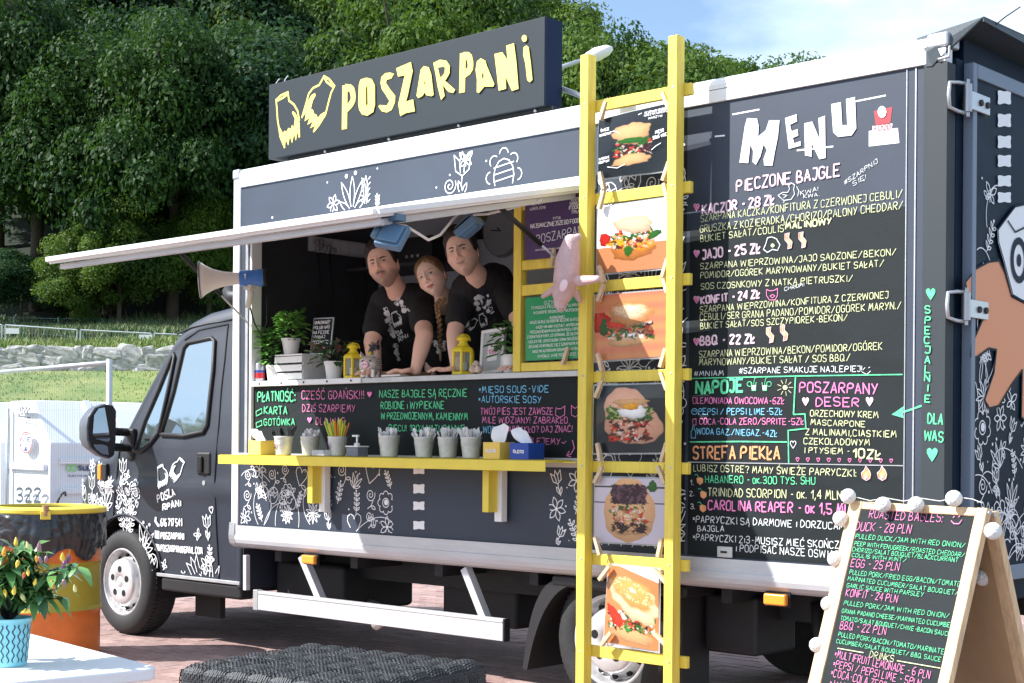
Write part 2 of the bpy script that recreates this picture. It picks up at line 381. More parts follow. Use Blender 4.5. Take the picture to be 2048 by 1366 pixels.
# the hands emblem, traced in its own 0..1 frame
_o1=[(215,1120),(150,960),(110,700),(100,540),(90,430),(160,365),(260,320),(275,440),(350,500),(400,590),(425,730)]
_n1=[(105,445),(190,400),(262,345)]
_c1=[(130,800),(190,910),(215,870),(240,890),(270,830),(300,850),(320,790),(345,820),(360,700),(320,620),(330,590),(370,620),(400,690),(430,760),(435,960),(420,980),(395,890),(375,1020),(350,920),(320,1055),(290,950),(265,1085),(230,1000),(215,1125),(175,1050),(150,950)]
_o2=[(460,690),(530,450),(560,340),(620,260),(710,215),(780,90),(850,130),(930,230),(880,330),(840,480),(800,640),(700,800),(625,890)]
_n2=[(780,95),(815,170),(905,240)]
_c2=[(540,460),(600,360),(650,330),(660,370),(620,440),(590,560),(620,570),(640,630),(670,640),(690,690),(730,640),(790,600),(780,680),(700,800),(620,890),(650,800),(580,840),(620,740),(540,790),(570,690),(500,740),(520,620),(460,690),(490,600)]
def emblem(mb,tf,wd,fm,which=3):
    for k,(o,n,c) in enumerate(((_o1,_n1,_c1),(_o2,_n2,_c2))):
        if not which&(k+1): continue
        ribbon(mb,[tf(*p) for p in o],wd,fm); ribbon(mb,[tf(*p) for p in n],wd,fm); fillp(mb,[tf(*p) for p in c],fm)
# ------------------------------------------------------------------ the setting
def cam2w(lat,dep): p=CF(lat,dep,0); return p.x,p.y
def gz(lat,dep):
    def ss(a,b,x): t=min(1,max(0,(x-a)/(b-a))); return t*t*(3-2*t)
    def lin(a,b,x): return min(1,max(0,(x-a)/(b-a)))
    z=2.95*lin(17.5,34,dep)
    z+=.42*lin(34.0,34.5,dep)*(1-ss(-2,6,lat))
    z+=1.3*lin(34.5,45,dep)
    side=1-.62*ss(-8,14,lat)
    z+=max(0,dep-45)*.52*side*(1 if dep<110 else 0)+(0 if dep<110 else 65*.52*side)
    z*=1-ss(18,60,abs(lat) if lat>0 else abs(lat)*.5)*.6
    return z-.03+ (noise.noise(Vector((lat*.25,dep*.25,0)))*.22*lin(18,30,dep))
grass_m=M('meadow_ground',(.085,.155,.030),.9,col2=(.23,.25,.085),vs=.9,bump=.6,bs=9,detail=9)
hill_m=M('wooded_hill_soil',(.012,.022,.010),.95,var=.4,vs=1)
mb=MB(); lats=[-120,-90,-70,-50,-40]+[-32+2*i for i in range(33)]+[40,50,70,90,120]; deps=[17,18,20,22,24,26,28,30,32,33,33.9,34.0,34.25,34.5,35,36,38,40,42,44,45,47,50,55,60,66,72,80,90,100,110,140,200]
nl=len(lats)
for dp in deps:
    for la in lats: x,y=cam2w(la,dp); mb.v.append((x,y,gz(la,dp))); mb.c.append(None)
for j in range(len(deps)-1):
    for i in range(nl-1):
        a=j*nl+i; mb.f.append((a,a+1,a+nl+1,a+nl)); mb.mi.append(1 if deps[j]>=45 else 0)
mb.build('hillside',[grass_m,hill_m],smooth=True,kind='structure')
asph=M('far_lot_paving',(.16,.14,.14),.9,var=.15,vs=3,bump=.3)
mb=MB(); mb.add([(-700,-700,-.06),(700,-700,-.06),(700,700,-.06),(-700,700,-.06)],[(0,1,2,3)]); mb.build('ground',asph,kind='structure')
# brick paving: rows of 20 x 10 cm clinkers
brick_m=M('clinker_brick',(.3,.2,.18),.85,attr=True,var=.18,vs=25,bump=.5,bs=70)
mb=MB(); mb.add([(-13,-4.6,-.022),(-1,-4.6,-.022),(-1,6,-.022),(-13,6,-.022)],[(0,1,2,3)]); pav=mb.build('paved_lot',M('sand_joints',(.20,.17,.15),.95,bump=.4),kind='structure')
bm_=MB(); bm_.box(-.0975,.0975,-.0465,.0465,-.05,0); me=bm_.build('brick',brick_m).data; bpy.data.objects.remove(bpy.data.objects['brick'])
cand=[]
rd=random.Random(3)
for j in range(int(10.4/.1)):
    y=-4.5+j*.1
    for i in range(int(11.4/.2)):
        x=-12.6+i*.2+(.1 if j%2 else 0); v=Vector((x,y,0))-CAM; z=v.dot(F); 
        if z<1: continue
        px=1024+FPX*v.dot(R)/z; py=884+FPX*1.33/z
        cand.append((z if (150<px<1010 and 1195<py<1372) else z+100,x,y))
cand.sort(); bvars=[]
def bcol(): k=rd.uniform(.8,1.15); t=rd.random(); return ((.31+.04*t)*k,(.195+.05*t)*k,(.175+.05*t)*k)
for q in range(6):
    m2=me.copy(); a=m2.color_attributes.new('Col','FLOAT_COLOR','POINT'); c=bcol(); a.data.foreach_set('color',[*c,1]*len(m2.vertices)); bvars.append(m2)
mb=MB()
for n_,(z,x,y) in enumerate(cand):
    dz=rd.uniform(-.003,.0015); rz=rd.uniform(-.012,.012)
    if n_<300:
        o=bpy.data.objects.new('brick',rd.choice(bvars)); COL.objects.link(o); o.parent=pav; o.location=(x,y,dz); o.rotation_euler=(0,0,rz)
    else:
        mb.box(x-.0975,x+.0975,y-.0465,y+.0465,-.03+dz,dz,col=bcol())
mb.build('brick_field',brick_m,pav,kind='stuff')
# stone retaining wall in the grass
stone_m=M('lime_stone',(.36,.355,.345),.9,var=.45,vs=5,bump=.8,bs=18)
wall=thing('stone_wall','low rough pale stone retaining wall crossing the grass slope behind the cab','wall',CF(-9,34,2.9))
base=MB()
rk=[]
for i in range(5):
    m_=MB(); m_.ball((0,0,0),(.5,.5,.5),12,8); v=[]
    for p in m_.v:
        p=Vector(p); p=Vector((math.copysign(abs(p.x*2)**.6/2,p.x),math.copysign(abs(p.y*2)**.6/2,p.y),math.copysign(abs(p.z*2)**.6/2,p.z))); v.append(tuple(p*(1+.38*noise.noise(p*3.1+Vector((i*7,0,0)))+.14*noise.noise(p*8+Vector((i*7,0,0))))))
    m_.v=v; o=m_.build('stone',stone_m); rk.append(o.data); bpy.data.objects.remove(o)
nst=0
for row in range(3):
    la=-13.2+.1*row
    while la<-1.2:
        wl=rd.uniform(.22,.75); z0=2.83+row*.185+ (-.03*(la+12)*0)
        if nst<300:
            o=bpy.data.objects.new('stone',rd.choice(rk)); COL.objects.link(o); o.parent=wall
            p=CF(la+wl/2,33.86+rd.uniform(-.015,.015),z0+.1)-wall.location; o.location=p; o.scale=(wl*1.22,.13,.25*rd.uniform(.85,1.5)); o.rotation_euler=(rd.uniform(-.2,.2),rd.uniform(-.3,.3),math.atan2(R.y,R.x)+rd.uniform(-.15,.15)+ (math.pi if rd.random()<.5 else 0)); nst+=1
        la+=wl
m_=MB(); a=CF(-13,34,2.6);b=CF(-1,34,2.6); m_.bar(a+U*.25,b+U*.25,.2,.72); m_.build('mortar_core',M('mortar',(.30,.28,.25),.95,bump=.5),wall)
# grass tufts (nobody could count them)
tg=M('long_grass',(.12,.2,.04),.8,attr=True,sss=0)
mb=MB()
def tuft(mb,p,h,n,w,cols,lean=.35):
    for _ in range(n):
        a=rd.uniform(0,6.28); q=p+Vector((rd.uniform(-.2,.2),rd.uniform(-.2,.2),0)); d=Vector((math.cos(a),math.sin(a),0)); s=Vector((-d.y,d.x,0))*w; hh=h*rd.uniform(.6,1.2)
        k=rd.choice(cols); mb.add([q-s,q+s,q+d*hh*lean*.4+U*hh*.6+s*.7,q+d*hh*lean+U*hh],[(0,1,2),(0,2,3)],k)
for _ in range(9000):
    la=rd.uniform(-16,-5); dp=rd.uniform(35.4,45.5) if rd.random()<.7 else rd.uniform(26,33.8)
    if dp>35: tuft(mb,CF(la,dp,gz(la,dp)),.16 if dp<39 else .34,5,.018 if dp<39 else .03,[(.16,.26,.05),(.22,.28,.08),(.30,.28,.12),(.11,.2,.05)] if dp<39 else [(.10,.15,.05),(.13,.18,.06),(.22,.20,.11),(.05,.12,.04),(.09,.17,.05)])
    else: tuft(mb,CF(la,dp,gz(la,dp)),.045,4,.012,[(.16,.24,.05),(.24,.28,.09),(.13,.2,.04)])
mb.build('long_grass',tg,kind='stuff'); tag(bpy.data.objects['long_grass'],'tall green and straw coloured grass growing round the wire fences on the slope','grass')
# ------------------------------------------------------------------ fences
galv=M('galvanised_tube',(.46,.50,.52),.4,.6,var=.1); gpaint=M('green_fence_paint',(.02,.07,.055),.5)
fen=thing('wire_fence','galvanised mobile fence standing on the terrace above the stone wall','fence',CF(-10,38,3.6))
Dz=lambda px,py,D: atd(px,py,D)
def vline(px,y0,y1,D,mb,r): mb.cyl(atd(px,y0,D),atd(px,y1,D),r,n=6)
tops=[(-60,645),(8,650),(158,660),(306,667),(460,674)]
for i,(px,py) in enumerate(tops[:-1]):
    px2,py2=tops[i+1]; m=MB(); a=atd(px+3,py,38); b=atd(px2-4,py2,38); h=1.02
    m.cyl(a,b,.022,n=6); m.cyl(a-U*h*.95,b-U*h*.95,.018,n=6); m.cyl(a,a-U*h,.022,n=6); m.cyl(b,b-U*h,.022,n=6); m.build('fence_frame',galv,fen)
    m=MB()
    for k in range(1,24): q=a.lerp(b,k/24); m.cyl(q,q-U*h,.0028,n=3,caps=False)
    for k in range(1,6): m.cyl(a-U*h*k/6,b-U*h*k/6,.0028,n=3,caps=False)
    m.build('wire_mesh',galv,fen)
for (px,py) in ((25,662),(291,675)):
    m=MB(); c=atd(px,py,37.93); m.box(-.17,.17,-.01,.01,-.07,.07,Matrix.Translation(c)@Matrix.Rotation(math.atan2(R.y,R.x),4,'Z')); m.build('plate',wht_pl,fen)
fen2=thing('wire_fence','dark green panel fence along the edge of the wood','fence',CF(-10,43,4.2))
for px in range(-60,470,88):
    m=MB(); a=atd(px+1,631+(px/470)*14,43); m.cyl(a,a-U*1.0,.03,n=6); m.build('post',gpaint,fen2)
m=MB()
for k in range(7): m.cyl(atd(-60,632,43)-U*(.02+.14*k),atd(470,644,43)-U*(.02+.14*k),.006,n=4,caps=False)
for k in range(90): q=atd(-60,632,43).lerp(atd(470,644,43),k/90); m.cyl(q,q-U*.95,.004,n=3,caps=False)
m.build('wire_mesh',gpaint,fen2)
ff=thing('mobile_fence','tall galvanised mobile fence standing in front of the white containers','fence',CF(-4,13.5,0))
a=atd(219,725,13.0); a0=Vector((a.x,a.y,0)); b=atd(-40,750,15.4); b.z=a.z; b0=Vector((b.x,b.y,0)); c=a+(a-b)*.9
m=MB(); m.cyl(a0,a+U*.03,.026,n=12); m.build('post',galv,ff,smooth=True)
for zz in (0,1.85): m=MB(); m.cyl(b-U*zz,a-U*zz,.021,n=8); m.build('rail',galv,ff,smooth=True)
m=MB()
for k in range(1,60): q=b.lerp(a,k/60); m.cyl(q,q-U*1.85,.0013,n=3,caps=False)
for k in (1,2.2,3.4,4.6): m.cyl(b-U*.4*k,a-U*.4*k,.0013,n=3,caps=False)
m.build('wire_mesh',galv,ff)
m=MB(); m.box(-.35,.35,-.11,.11,0,.13,Matrix.Translation(a0)@Matrix.Rotation(YAW,4,'Z')); m.build('fence_foot',asph,ff,bevel=.02)
# ------------------------------------------------------------------ white roll-off containers
cw=M('container_white',(.72,.75,.79),.42,var=.06,vs=2,bump=.1,bs=15)
C0=atd(100,940,15); C0.z=0
sdv=(R*math.cos(.70)+F*math.sin(.70)); edv=(-R*math.sin(.70)+F*math.cos(.70))   # long side / end directions
EP=Plane(C0,-edv,U,-sdv) ; EP=Plane(C0,edv*-1,U,(-sdv)); 
def cont(o0,label,side_len,end_len,mirror=False):
    t=thing('waste_container',label,'container',o0)
    H,h1=1.74,1.30; prof=[(0,.12),(0,h1),(.42,H),(end_len,H),(end_len,.12)]
    m=MB(); n=len(prof); vs_=[o0+edv*x+U*z for x,z in prof]+[o0+edv*x+U*z+sdv*side_len for x,z in prof]
    m.add(vs_,[tuple(range(n)),tuple(range(2*n-1,n-1,-1))]+[(i,n+i,n+(i+1)%n,(i+1)%n) for i in range(n)]); m.build('tank',cw,t,bevel=.015)
    for k in (0,1,3):   # ribs on the end face
        z=.28+.26*k; a=o0+edv*.06+U*z-sdv*.02; m=MB(); m.bar(a,a+edv*(end_len-.14),.05,.07); m.build('rib',cw,t,bevel=.01)
    for k in range(4):   # ribs along the side
        z=.22+.3*k; a=o0+sdv*.1+U*z-edv*.02; m=MB(); m.bar(a,a+sdv*(side_len-.2),.05,.06); m.build('rib',cw,t,bevel=.01)
    m=MB(); m.cyl(o0+edv*(end_len-.1)-sdv*.05+U*.2,o0+edv*(end_len-.1)-sdv*.05+U*1.66,.022,n=8); m.build('lock_bar',galv,t,smooth=True)
    a=o0+edv*0+U*h1; b=o0+edv*.42+U*H
    for q_ in (.55,1.9): m=MB(); m.bar(a+sdv*q_-edv*.01,b+sdv*q_-edv*.02,.06,.04,up=edv); m.build('hatch_strut',cw,t)
    m=MB(); mid=o0+U*(h1+.06)+edv*.055; q=(b-a).normalized()
    m.add([mid+sdv*.8+q*.02-edv*.02,mid+sdv*1.7+q*.02-edv*.02,mid+sdv*1.7+q*.4-edv*.02,mid+sdv*.8+q*.4-edv*.02],[(0,1,2,3)]); 
    md=m.build('hatch',cw,t); s_=md.modifiers.new('s','SOLIDIFY'); s_.thickness=.02; s_.offset=1
    for k in range(2):
        m=MB(); q=o0+sdv*(.5+side_len*.6*k)+edv*.3+U*.0; m.cyl(q+U*.08,q+U*.08+edv*.3,.08,n=14); m.build('roller',black_st,t)
    return t
ct=cont(C0,'white ribbed waste container with the black number 322 beside the barrel',4.6,1.07)
c2=cont(C0-sdv*.05+edv*1.16,'white container cut by the left edge of the photo, beside the one numbered 322',3.6,1.6)
EPl=Plane(C0-sdv*.012,edv,U,-sdv); SPl=Plane(C0-edv*.012,sdv,U,-edv)
dk=M('container_print',(.05,.07,.09),.6)
def dtext(mb,pl,s,x0,y0,x1,y1,h,sw): tpx(mb,pl,s,x0,y0,x1,y1,h,sw,jit=0)
m=MB(); pe=Plane(C0-sdv*.062,edv*-1,U,-sdv)
tpx(m,pe,'322',33,1003,82,1004,26,5.5,jit=0); m.build('number_print',dk,ct)
m=MB(); q=pe.scale(55,820); u,v=pe.at(42,822)
ribbon(m,[(u-.10+.02*i+.02*math.sin(i*2.1),v+.06*math.sin(i*1.7)*(1-.03*i)) for i in range(18)],.012,pe.m); ribbon(m,[(u-.1,v-.05),(u+.25,v-.07)],.01,pe.m); m.build('graffiti_tag',black_pl,ct)
m=MB(); u,v=pe.at(52,885); ribbon(m,circ(u,v,.15,20,ry=.105),.014,pe.m); m.build('sticker_ring',M('sticker_red',(.65,.12,.12),.5),ct)
m=MB(); fillp(m,circ(u,v,.145,20,ry=.10)[:-1],pe.m,base=.0004); m.build('sticker_ground',print_w,ct)
m=MB(); tpx(m,pe,'NIE',42,882,61,882,7,2.0,jit=0,base=.003); tpx(m,pe,'POSZŁO',41,894,62,894,6,1.1,jit=0,base=.003)
fillp(m,[(u-.05,v-.085),(u+.05,v-.085),(u,v-.045)],pe.m,base=.003); fillp(m,[(u-.05,v+.085),(u+.05,v+.085),(u,v+.07)],pe.m,base=.003); m.build('sticker_print',M('sticker_blue',(.05,.08,.3),.5),ct)
m=MB(); tpx(m,SPl,'SUEZ',157,940,190,941,8,2.6,jit=0); m.build('company_print',M('company_blue',(.03,.06,.16),.5),ct); m=MB(); tpx(m,SPl,'SUEZ POLNOC',137,953,178,953,3,1.0,jit=0); m.build('company_print',M('company_blue',(.03,.06,.16),.5),ct)
m=MB()
for px in (139,148): u,v=SPl.at(px,936); ribbon(m,circ(u,v,.03,12),.016,SPl.m)
m.build('company_emblem',M('company_green',(.25,.65,.22),.5),ct)
m=MB(); m.tube([SPl.m(*SPl.at(x,y),.05) for x,y in ((110,1008),(113,998),(119,988),(126,984),(127,992))],.012,n=8); m.build('hose_hook',black_pl,ct,smooth=True)
# ------------------------------------------------------------------ trees
bark=M('bark',(.07,.055,.04),.9,var=.3,vs=8,bump=.6)
def leaf_mat(name,c,c2):
    m=M(name,c,.55,col2=c2,vs=1.1,detail=3,spec=.12); b=m.node_tree.nodes['Principled BSDF']; t=m.node_tree
    tr=t.nodes.new('ShaderNodeBsdfTranslucent'); tr.inputs[0].default_value=(c2[0]*1.5,c2[1]*1.5,c2[2]*.8,1); x=t.nodes.new('ShaderNodeMixShader'); x.inputs[0].default_value=.28
    out=t.nodes['Material Output']; t.links.new(b.outputs[0],x.inputs[1]); t.links.new(tr.outputs[0],x.inputs[2]); t.links.new(x.outputs[0],out.inputs[0]); return m
LM=[leaf_mat('leaf_mid_green',(.017,.052,.009),(.078,.140,.020)),leaf_mat('leaf_dark_green',(.009,.034,.011),(.038,.085,.020)),leaf_mat('leaf_yellow_green',(.034,.078,.016),(.115,.185,.036)),leaf_mat('leaf_blue_green',(.010,.038,.018),(.036,.082,.034))]
def crown_mesh(name,seed,nl_,rad=(1,1,1),ls=.025,nc=46):
    r=np.random.default_rng(seed); 
    cl=[]
    for i in range(nc):
        d=r.normal(size=3); d/=np.linalg.norm(d); d[2]=abs(d[2])*1.1-.35 if r.random()<.8 else d[2]; rr=r.uniform(.40,.92); cl.append((d*rr,r.uniform(.12,.28)))
    P=[];Nn=[]
    for k in range(nl_):
        c,s=cl[r.integers(nc)]; d=r.normal(size=3); d/=np.linalg.norm(d)
        if d[2]<-.3 and r.random()<.6: d[2]*=-1
        p=c+d*s*(1.22-.75*r.random()**1.5)*np.array([1.1,1.1,.75]); P.append(p); n=d+r.normal(size=3)*.55+np.array([0,0,.5]); Nn.append(n/np.linalg.norm(n))
    P=np.array(P);Nn=np.array(Nn); t=np.cross(Nn,r.normal(size=P.shape)); t/=np.linalg.norm(t,axis=1)[:,None]; b=np.cross(Nn,t)
    s=ls*r.uniform(.55,1.5,size=(len(P),1)); rad=np.array(rad)
    V=np.stack([P-t*s,P+b*s*.62,P+t*s,P-b*s*.62],1).reshape(-1,3)*rad
    me=bpy.data.meshes.new(name); me.vertices.add(len(V)); me.vertices.foreach_set('co',V.ravel()); n=len(P)
    me.loops.add(4*n); me.loops.foreach_set('vertex_index',np.arange(4*n)); me.polygons.add(n); me.polygons.foreach_set('loop_start',np.arange(0,4*n,4)); me.update(calc_edges=True); me.validate()
    return me
CR=[crown_mesh('crown',11,70000,ls=.0185,nc=80),crown_mesh('crown',12,80000,nc=95,ls=.0175),crown_mesh('crown',13,60000,rad=(.9,.9,1.1),nc=64,ls=.019),crown_mesh('crown',14,75000,nc=85,ls=.018)]
for c_ in CR: c_.materials.append(LM[0])
tm=MB(); tm.tube([(0,0,-.3),(.02,0,.3),(.0,.03,.62),(0,0,.95)],[.045,.036,.026,.008],8)
for k in range(6):
    a=k*1.05; z=.42+.07*k; tm.tube([(0,0,z),(.16*math.cos(a),.16*math.sin(a),z+.14),(.34*math.cos(a),.34*math.sin(a),z+.26)],[.018,.011,.004],6)
trunk_me=tm.build('trunk',bark,smooth=True).data; bpy.data.objects.remove(bpy.data.objects['trunk'])
tree_n=0
def tree(px,dep,h,rad,kind,mi,label,zb=None,top=None,name='deciduous_tree'):
    global tree_n
    la=(px-1024)/FPX*dep; z=gz(la,dep) if zb is None else zb
    if top is not None:
        h=min(h,max(2.5,CAM.z+dep*(884-top)/FPX-z))
    p=CF(la,dep,z); t=thing(name,label,'tree',p,'trees on the wooded slope behind the truck')
    rd_=random.Random(tree_n*7+1); tree_n+=1
    tr=bpy.data.objects.new('trunk',trunk_me); COL.objects.link(tr); tr.parent=t; tr.scale=(h*.5,h*.5,h*.85)
    c=bpy.data.objects.new('crown',CR[kind]); COL.objects.link(c); c.parent=t; c.location=(0,0,h*.5); c.scale=(rad,rad,h*.56); c.rotation_euler=(0,0,rd_.uniform(0,6.28))
    c.material_slots[0].link='OBJECT'; c.material_slots[0].material=LM[mi]
    return t
ridge=lambda px: -400 if px<960 else (px-1010)*.235-6+14*math.sin(px*.045)
adj=['dark green','mid green','yellowish green','bluish green']; mid=[1,0,2,3]
def where(px,row):
    a=('at the left edge of the photo' if px<90 else 'above the white containers' if px<230 else 'above the awning corner' if px<340 else 'above the cab' if px<470 else 'left of the roof sign' if px<570 else
       'behind the hands emblem' if px<700 else 'behind the first letters of the sign' if px<850 else 'behind the last letters of the sign' if px<1010 else 'just right of the roof sign' if px<1130 else
       'behind the left ladder post' if px<1250 else 'between the ladder posts' if px<1350 else 'right of the ladder above the roof' if px<1480 else 'at the right end of the wood')
    return a
rows=[(46,9.5,4.0,[-90,60,215,350,480,620,800,980,1110,1220,1330,1430,1520]),(53,10,4.2,[-20,130,290,430,560,700,880,1060,1220,1370,1500]),(61,10.5,4.6,[-90,50,200,350,500,640,790,940,1100,1270,1420]),(71,11,5.2,[-40,130,300,470,640,800,960,1110,1250,1380]),(84,12,6,[-60,150,340,530,720,900,1040])]
rn=['in the front row','in the second row','midway up the slope','high on the slope','on the skyline']
rd2=random.Random(5)
for ri,(dep,h,rad,pxs) in enumerate(rows):
    for px in pxs:
        k=rd2.randrange(4); jx=px+rd2.uniform(-14,14); c=rd2.choice([0,0,1,2,1,3]) if px<900 else rd2.choice([1,2,2,0])
        tree(jx,dep+rd2.uniform(-2,2),h*rd2.uniform(.9,1.15),rad*rd2.uniform(.85,1.15)*(1 if px<1000 else .85),k,mid[c],f"{adj[c]} tree {rn[ri]}, {where(px,ri)}",top=ridge(px)+rd2.uniform(-6,26))
tree(235,43.6,3.9,1.9,1,2,'bright green bush in the sun under the awning corner, at the foot of the wood',name='maple_bush')
tree(150,44,2.7,1.6,3,2,'lower light green bush at the left foot of the maple bush by the fence',name='maple_bush')
tree(415,44,4.2,1.6,1,0,'green bush at the foot of the wood between the awning and the cab roof',name='maple_bush')
tree(40,44.5,2.6,1.8,2,3,'dark bluish bush at the fence by the left edge of the photo',name='maple_bush')
# wood behind the photographer's side, seen in the cab windows
for k,(x,y,h) in enumerate(((-38,-22,11),(-46,-30,13),(-33,-34,12),(-56,-24,12),(-60,-40,14),(-26,-30,10),(-70,-30,14))):
    t=thing('deciduous_tree',['first','second','third','fourth','fifth','sixth','seventh'][k]+' green tree from the left across the lot, seen only mirrored in the cab window','tree',(x,y,0),'trees facing the truck, seen only mirrored')
    tr=bpy.data.objects.new('trunk',trunk_me); COL.objects.link(tr); tr.parent=t; tr.scale=(5,5,h*.8)
    c=bpy.data.objects.new('crown',CR[k%4]); COL.objects.link(c); c.parent=t; c.location=(0,0,h*.55); c.scale=(5,5,h*.5)
# street lamp
lamp=thing('street_lamp','grey street lamp with a white head reaching over from behind the roof sign','street lamp',CF(.8,25,0))
m=MB(); p0=atd(1080,190,25); p1=atd(1083,150,25); m.tube([Vector((p0.x,p0.y,0)),p0,p1,atd(1112,138,25),atd(1165,120,25)],[.1,.07,.06,.04,.035],10); m.build('pole',galv,lamp,smooth=True)
m=MB(); a=atd(1163,121,25); b=atd(1225,96,25); d=(b-a).normalized(); s=d.cross(U).normalized(); n=s.cross(d)
m.tube([a,a.lerp(b,.2),a.lerp(b,.5),a.lerp(b,.85),b],[.04,.09,.12,.09,.03],12); o=m.build('lamp_head',wht_pl,lamp,smooth=True)
# ------------------------------------------------------------------ the food truck: box body
X0,X1=-7.60,-2.83; ZB,ZT=.672,3.01; OX0,OX1=-7.40,-4.72; OZ0,OZ1=1.70,2.585; W=2.12
XP_=aty(1850,500).x
T=thing('food_truck','dark food truck with a serving window, chalk menu and white framed box body','truck',(-6,1,0))
def bx(name,mat,*a,bevel=.004,parent=T,**k):
    m=MB(); m.box(*a); return m.build(name,mat,parent,bevel=bevel,**k)
# side wall built round the opening, 30 mm thick, outer skin at Y=0
bx('side_panel',vinyl,X0+.065,OX1,0,.03,OZ1+.075,2.905,bevel=0)            # fascia
bx('side_panel',chalkb,OX0,OX1,.004,.034,1.262,1.668,bevel=0)                # counter front
bx('side_panel',vinyl,X0+.065,OX1,0,.03,.815,1.215,bevel=0)                   # lower panel
bx('side_panel',vinyl,OX1,XP_-.001,0,.03,.815,2.905,bevel=0)                      # menu wall
bx('wall_strip',vinyl,X0+.065,OX0-.022,.001,.03,1.262,OZ1+.0,bevel=0)
bx('frame_rail',white_alu,X0+.062,-2.845,-.012,.05,2.905,2.962,bevel=.003)
m=MB(); n=7; pr=[(-.012,2.964),(-.012,2.985),(-.004,3.004),(.012,3.018),(.04,3.024),(.12,3.024),(.12,2.964)]
m.add([(x,y,z) for x in (X0+.062,-2.93) for y,z in pr],[tuple(range(n-1,-1,-1)),tuple(range(n,2*n))]+[(i,i+1,n+i+1,n+i) for i in range(n-1)]); m.build('roof_rail',white_alu,T)
bx('corner_cap',grey_alu,X0-.006,X0+.062,-.018,.1,2.958,3.02,bevel=.012)
bx('corner_cap',grey_alu,-2.93,-2.835,-.016,.1,2.966,3.028,bevel=.012)
bx('corner_post',white_alu,X0,X0+.065,-.010,.06,.80,2.96,bevel=.006)
bx('opening_post',white_alu,OX0-.022,OX0,-.016,.06,1.262,OZ1,bevel=.003)
bx('opening_post',grey_alu,OX0-.075,OX0-.05,-.008,.004,1.262,OZ1,bevel=.002)
bx('opening_post',white_alu,OX1-.0,OX1+.022,-.014,.034,1.262,OZ1-.002,bevel=.003)
bx('hinge_rail',white_alu,X0+.068,OX1+.03,-.016,.05,OZ1,OZ1+.074,bevel=.004)
bx('panel_trim',rail_alu,X0+.068,OX1+.03,-.012,.03,1.215,1.262,bevel=.003)
m=MB(); m.box(OX0,OX0+1.02,-.030,.42,1.668,1.70); m.build('counter_top',white_alu,T,bevel=.003)
m=MB(); m.box(OX0+1.022,OX1,-.022,.42,1.668,1.698); m.build('counter_top',grey_alu,T,bevel=.003)
for k in range(5): m=MB(); m.cyl((OX0+.1+.21*k,-.0305,1.684),(OX0+.1+.21*k,-.034,1.684),.006,n=8); m.build('screw',black_st,T)
# lower side rail, rounded underneath
pr=[(-.014,.815),(-.014,.755),(-.020,.752),(-.020,.728),(-.012,.705),(.012,.685),(.05,.672),(.16,.670),(.16,.815)]; n=len(pr)
m=MB(); m.add([(x,y,z) for x in (X0+.045,-2.845) for y,z in pr],[tuple(range(n-1,-1,-1)),tuple(range(n,2*n))]+[(i,i+1,n+i+1,n+i) for i in range(n-1)]); m.build('side_rail',rail_alu,T)
pr2=[(-.018,.83),(-.024,.752),(-.022,.728),(-.014,.700),(.010,.680),(.05,.667),(.16,.665),(.16,.83)]; n=len(pr2)
m=MB(); m.add([(x,y,z) for x in (X0-.005,X0+.047) for y,z in pr2],[tuple(range(n-1,-1,-1)),tuple(range(n,2*n)),(0,n,2*n-1,n-1)]+[(i,i+1,n+i+1,n+i) for i in range(n-1)]); m.build('rail_end_cap',grey_alu,T)
# the rest of the box
bx('roof_panel',white_alu,X0+.02,-2.95,.13,W,2.985,3.012,bevel=0)
bx('front_bulkhead',inner_dk,X0+.005,X0+.04,.065,W,.70,2.98,bevel=0)
bx('ceiling',M('ceiling_lining',(.55,.55,.57),.6),X0+.045,-2.95,.05,W-.06,2.92,2.94,bevel=0)
bx('inner_partition',inner_dk,X0+.045,X0+.06,.06,W-.05,.9,2.915,bevel=0)
bx('back_wall',inner_gr,X0+.065,-2.95,1.15,1.19,.861,2.915,bevel=0)
bx('back_wall',vinyl,X0+.04,-2.9,W-.03,W,.70,2.98,bevel=0)
bx('box_floor',inner_dk,X0+.02,-2.9,.06,W-.035,.70,.86,bevel=0)
bx('inner_partition',inner_gr,-4.25,-4.21,.06,1.14,.9,2.915,bevel=0)
bx('cabinet',inner_gr,OX0,OX1+.4,.43,.449,.87,1.60,bevel=.003)
XP_=aty(1850,500).x
# pillar with the vertical writing and the rear frame
bx('rear_post',M('slate_post',(.018,.027,.033),.6,var=.08,vs=2),XP_,X1,-.022,.05,.70,2.90,bevel=.003)
XA=aty(1830,500).x; XB=aty(1812,500).x; XP=aty(1850,500).x
bx('panel_trim',grey_alu,XA-.003,XA+.003,-.004,.002,.82,2.9,bevel=0)
bx('panel_trim',grey_alu,XB-.002,XB+.002,-.004,.002,.82,2.9,bevel=0)
bx('rear_frame',navy,X1-.06,X1+.0,.055,.115,.70,2.93,bevel=.004)
bx('rear_frame',navy,X1-.06,X1+.0,.12,W,2.78,3.02,bevel=.004)
bx('rear_frame',navy,X1-.10,X1-.02,.02,W,.66,.75,bevel=.004)
d_al=M('door_edge_aluminium',(.17,.215,.28),.5,.1)
DT=atx(1932,120,X1+.03).z; door=MB(); door.box(X1+.002,X1+.032,.16,1.1,.82,DT-.05); door=door.build('rear_door',navy,T,bevel=.002)
for a in ((.125,.162,.76,DT),(.165,1.1,DT-.06,DT),(.165,1.1,.76,.825)):
    m=MB(); m.box(X1-.004,X1+.042,a[0],a[1],a[2],a[3]); m.build('door_frame',d_al,door,bevel=.004)
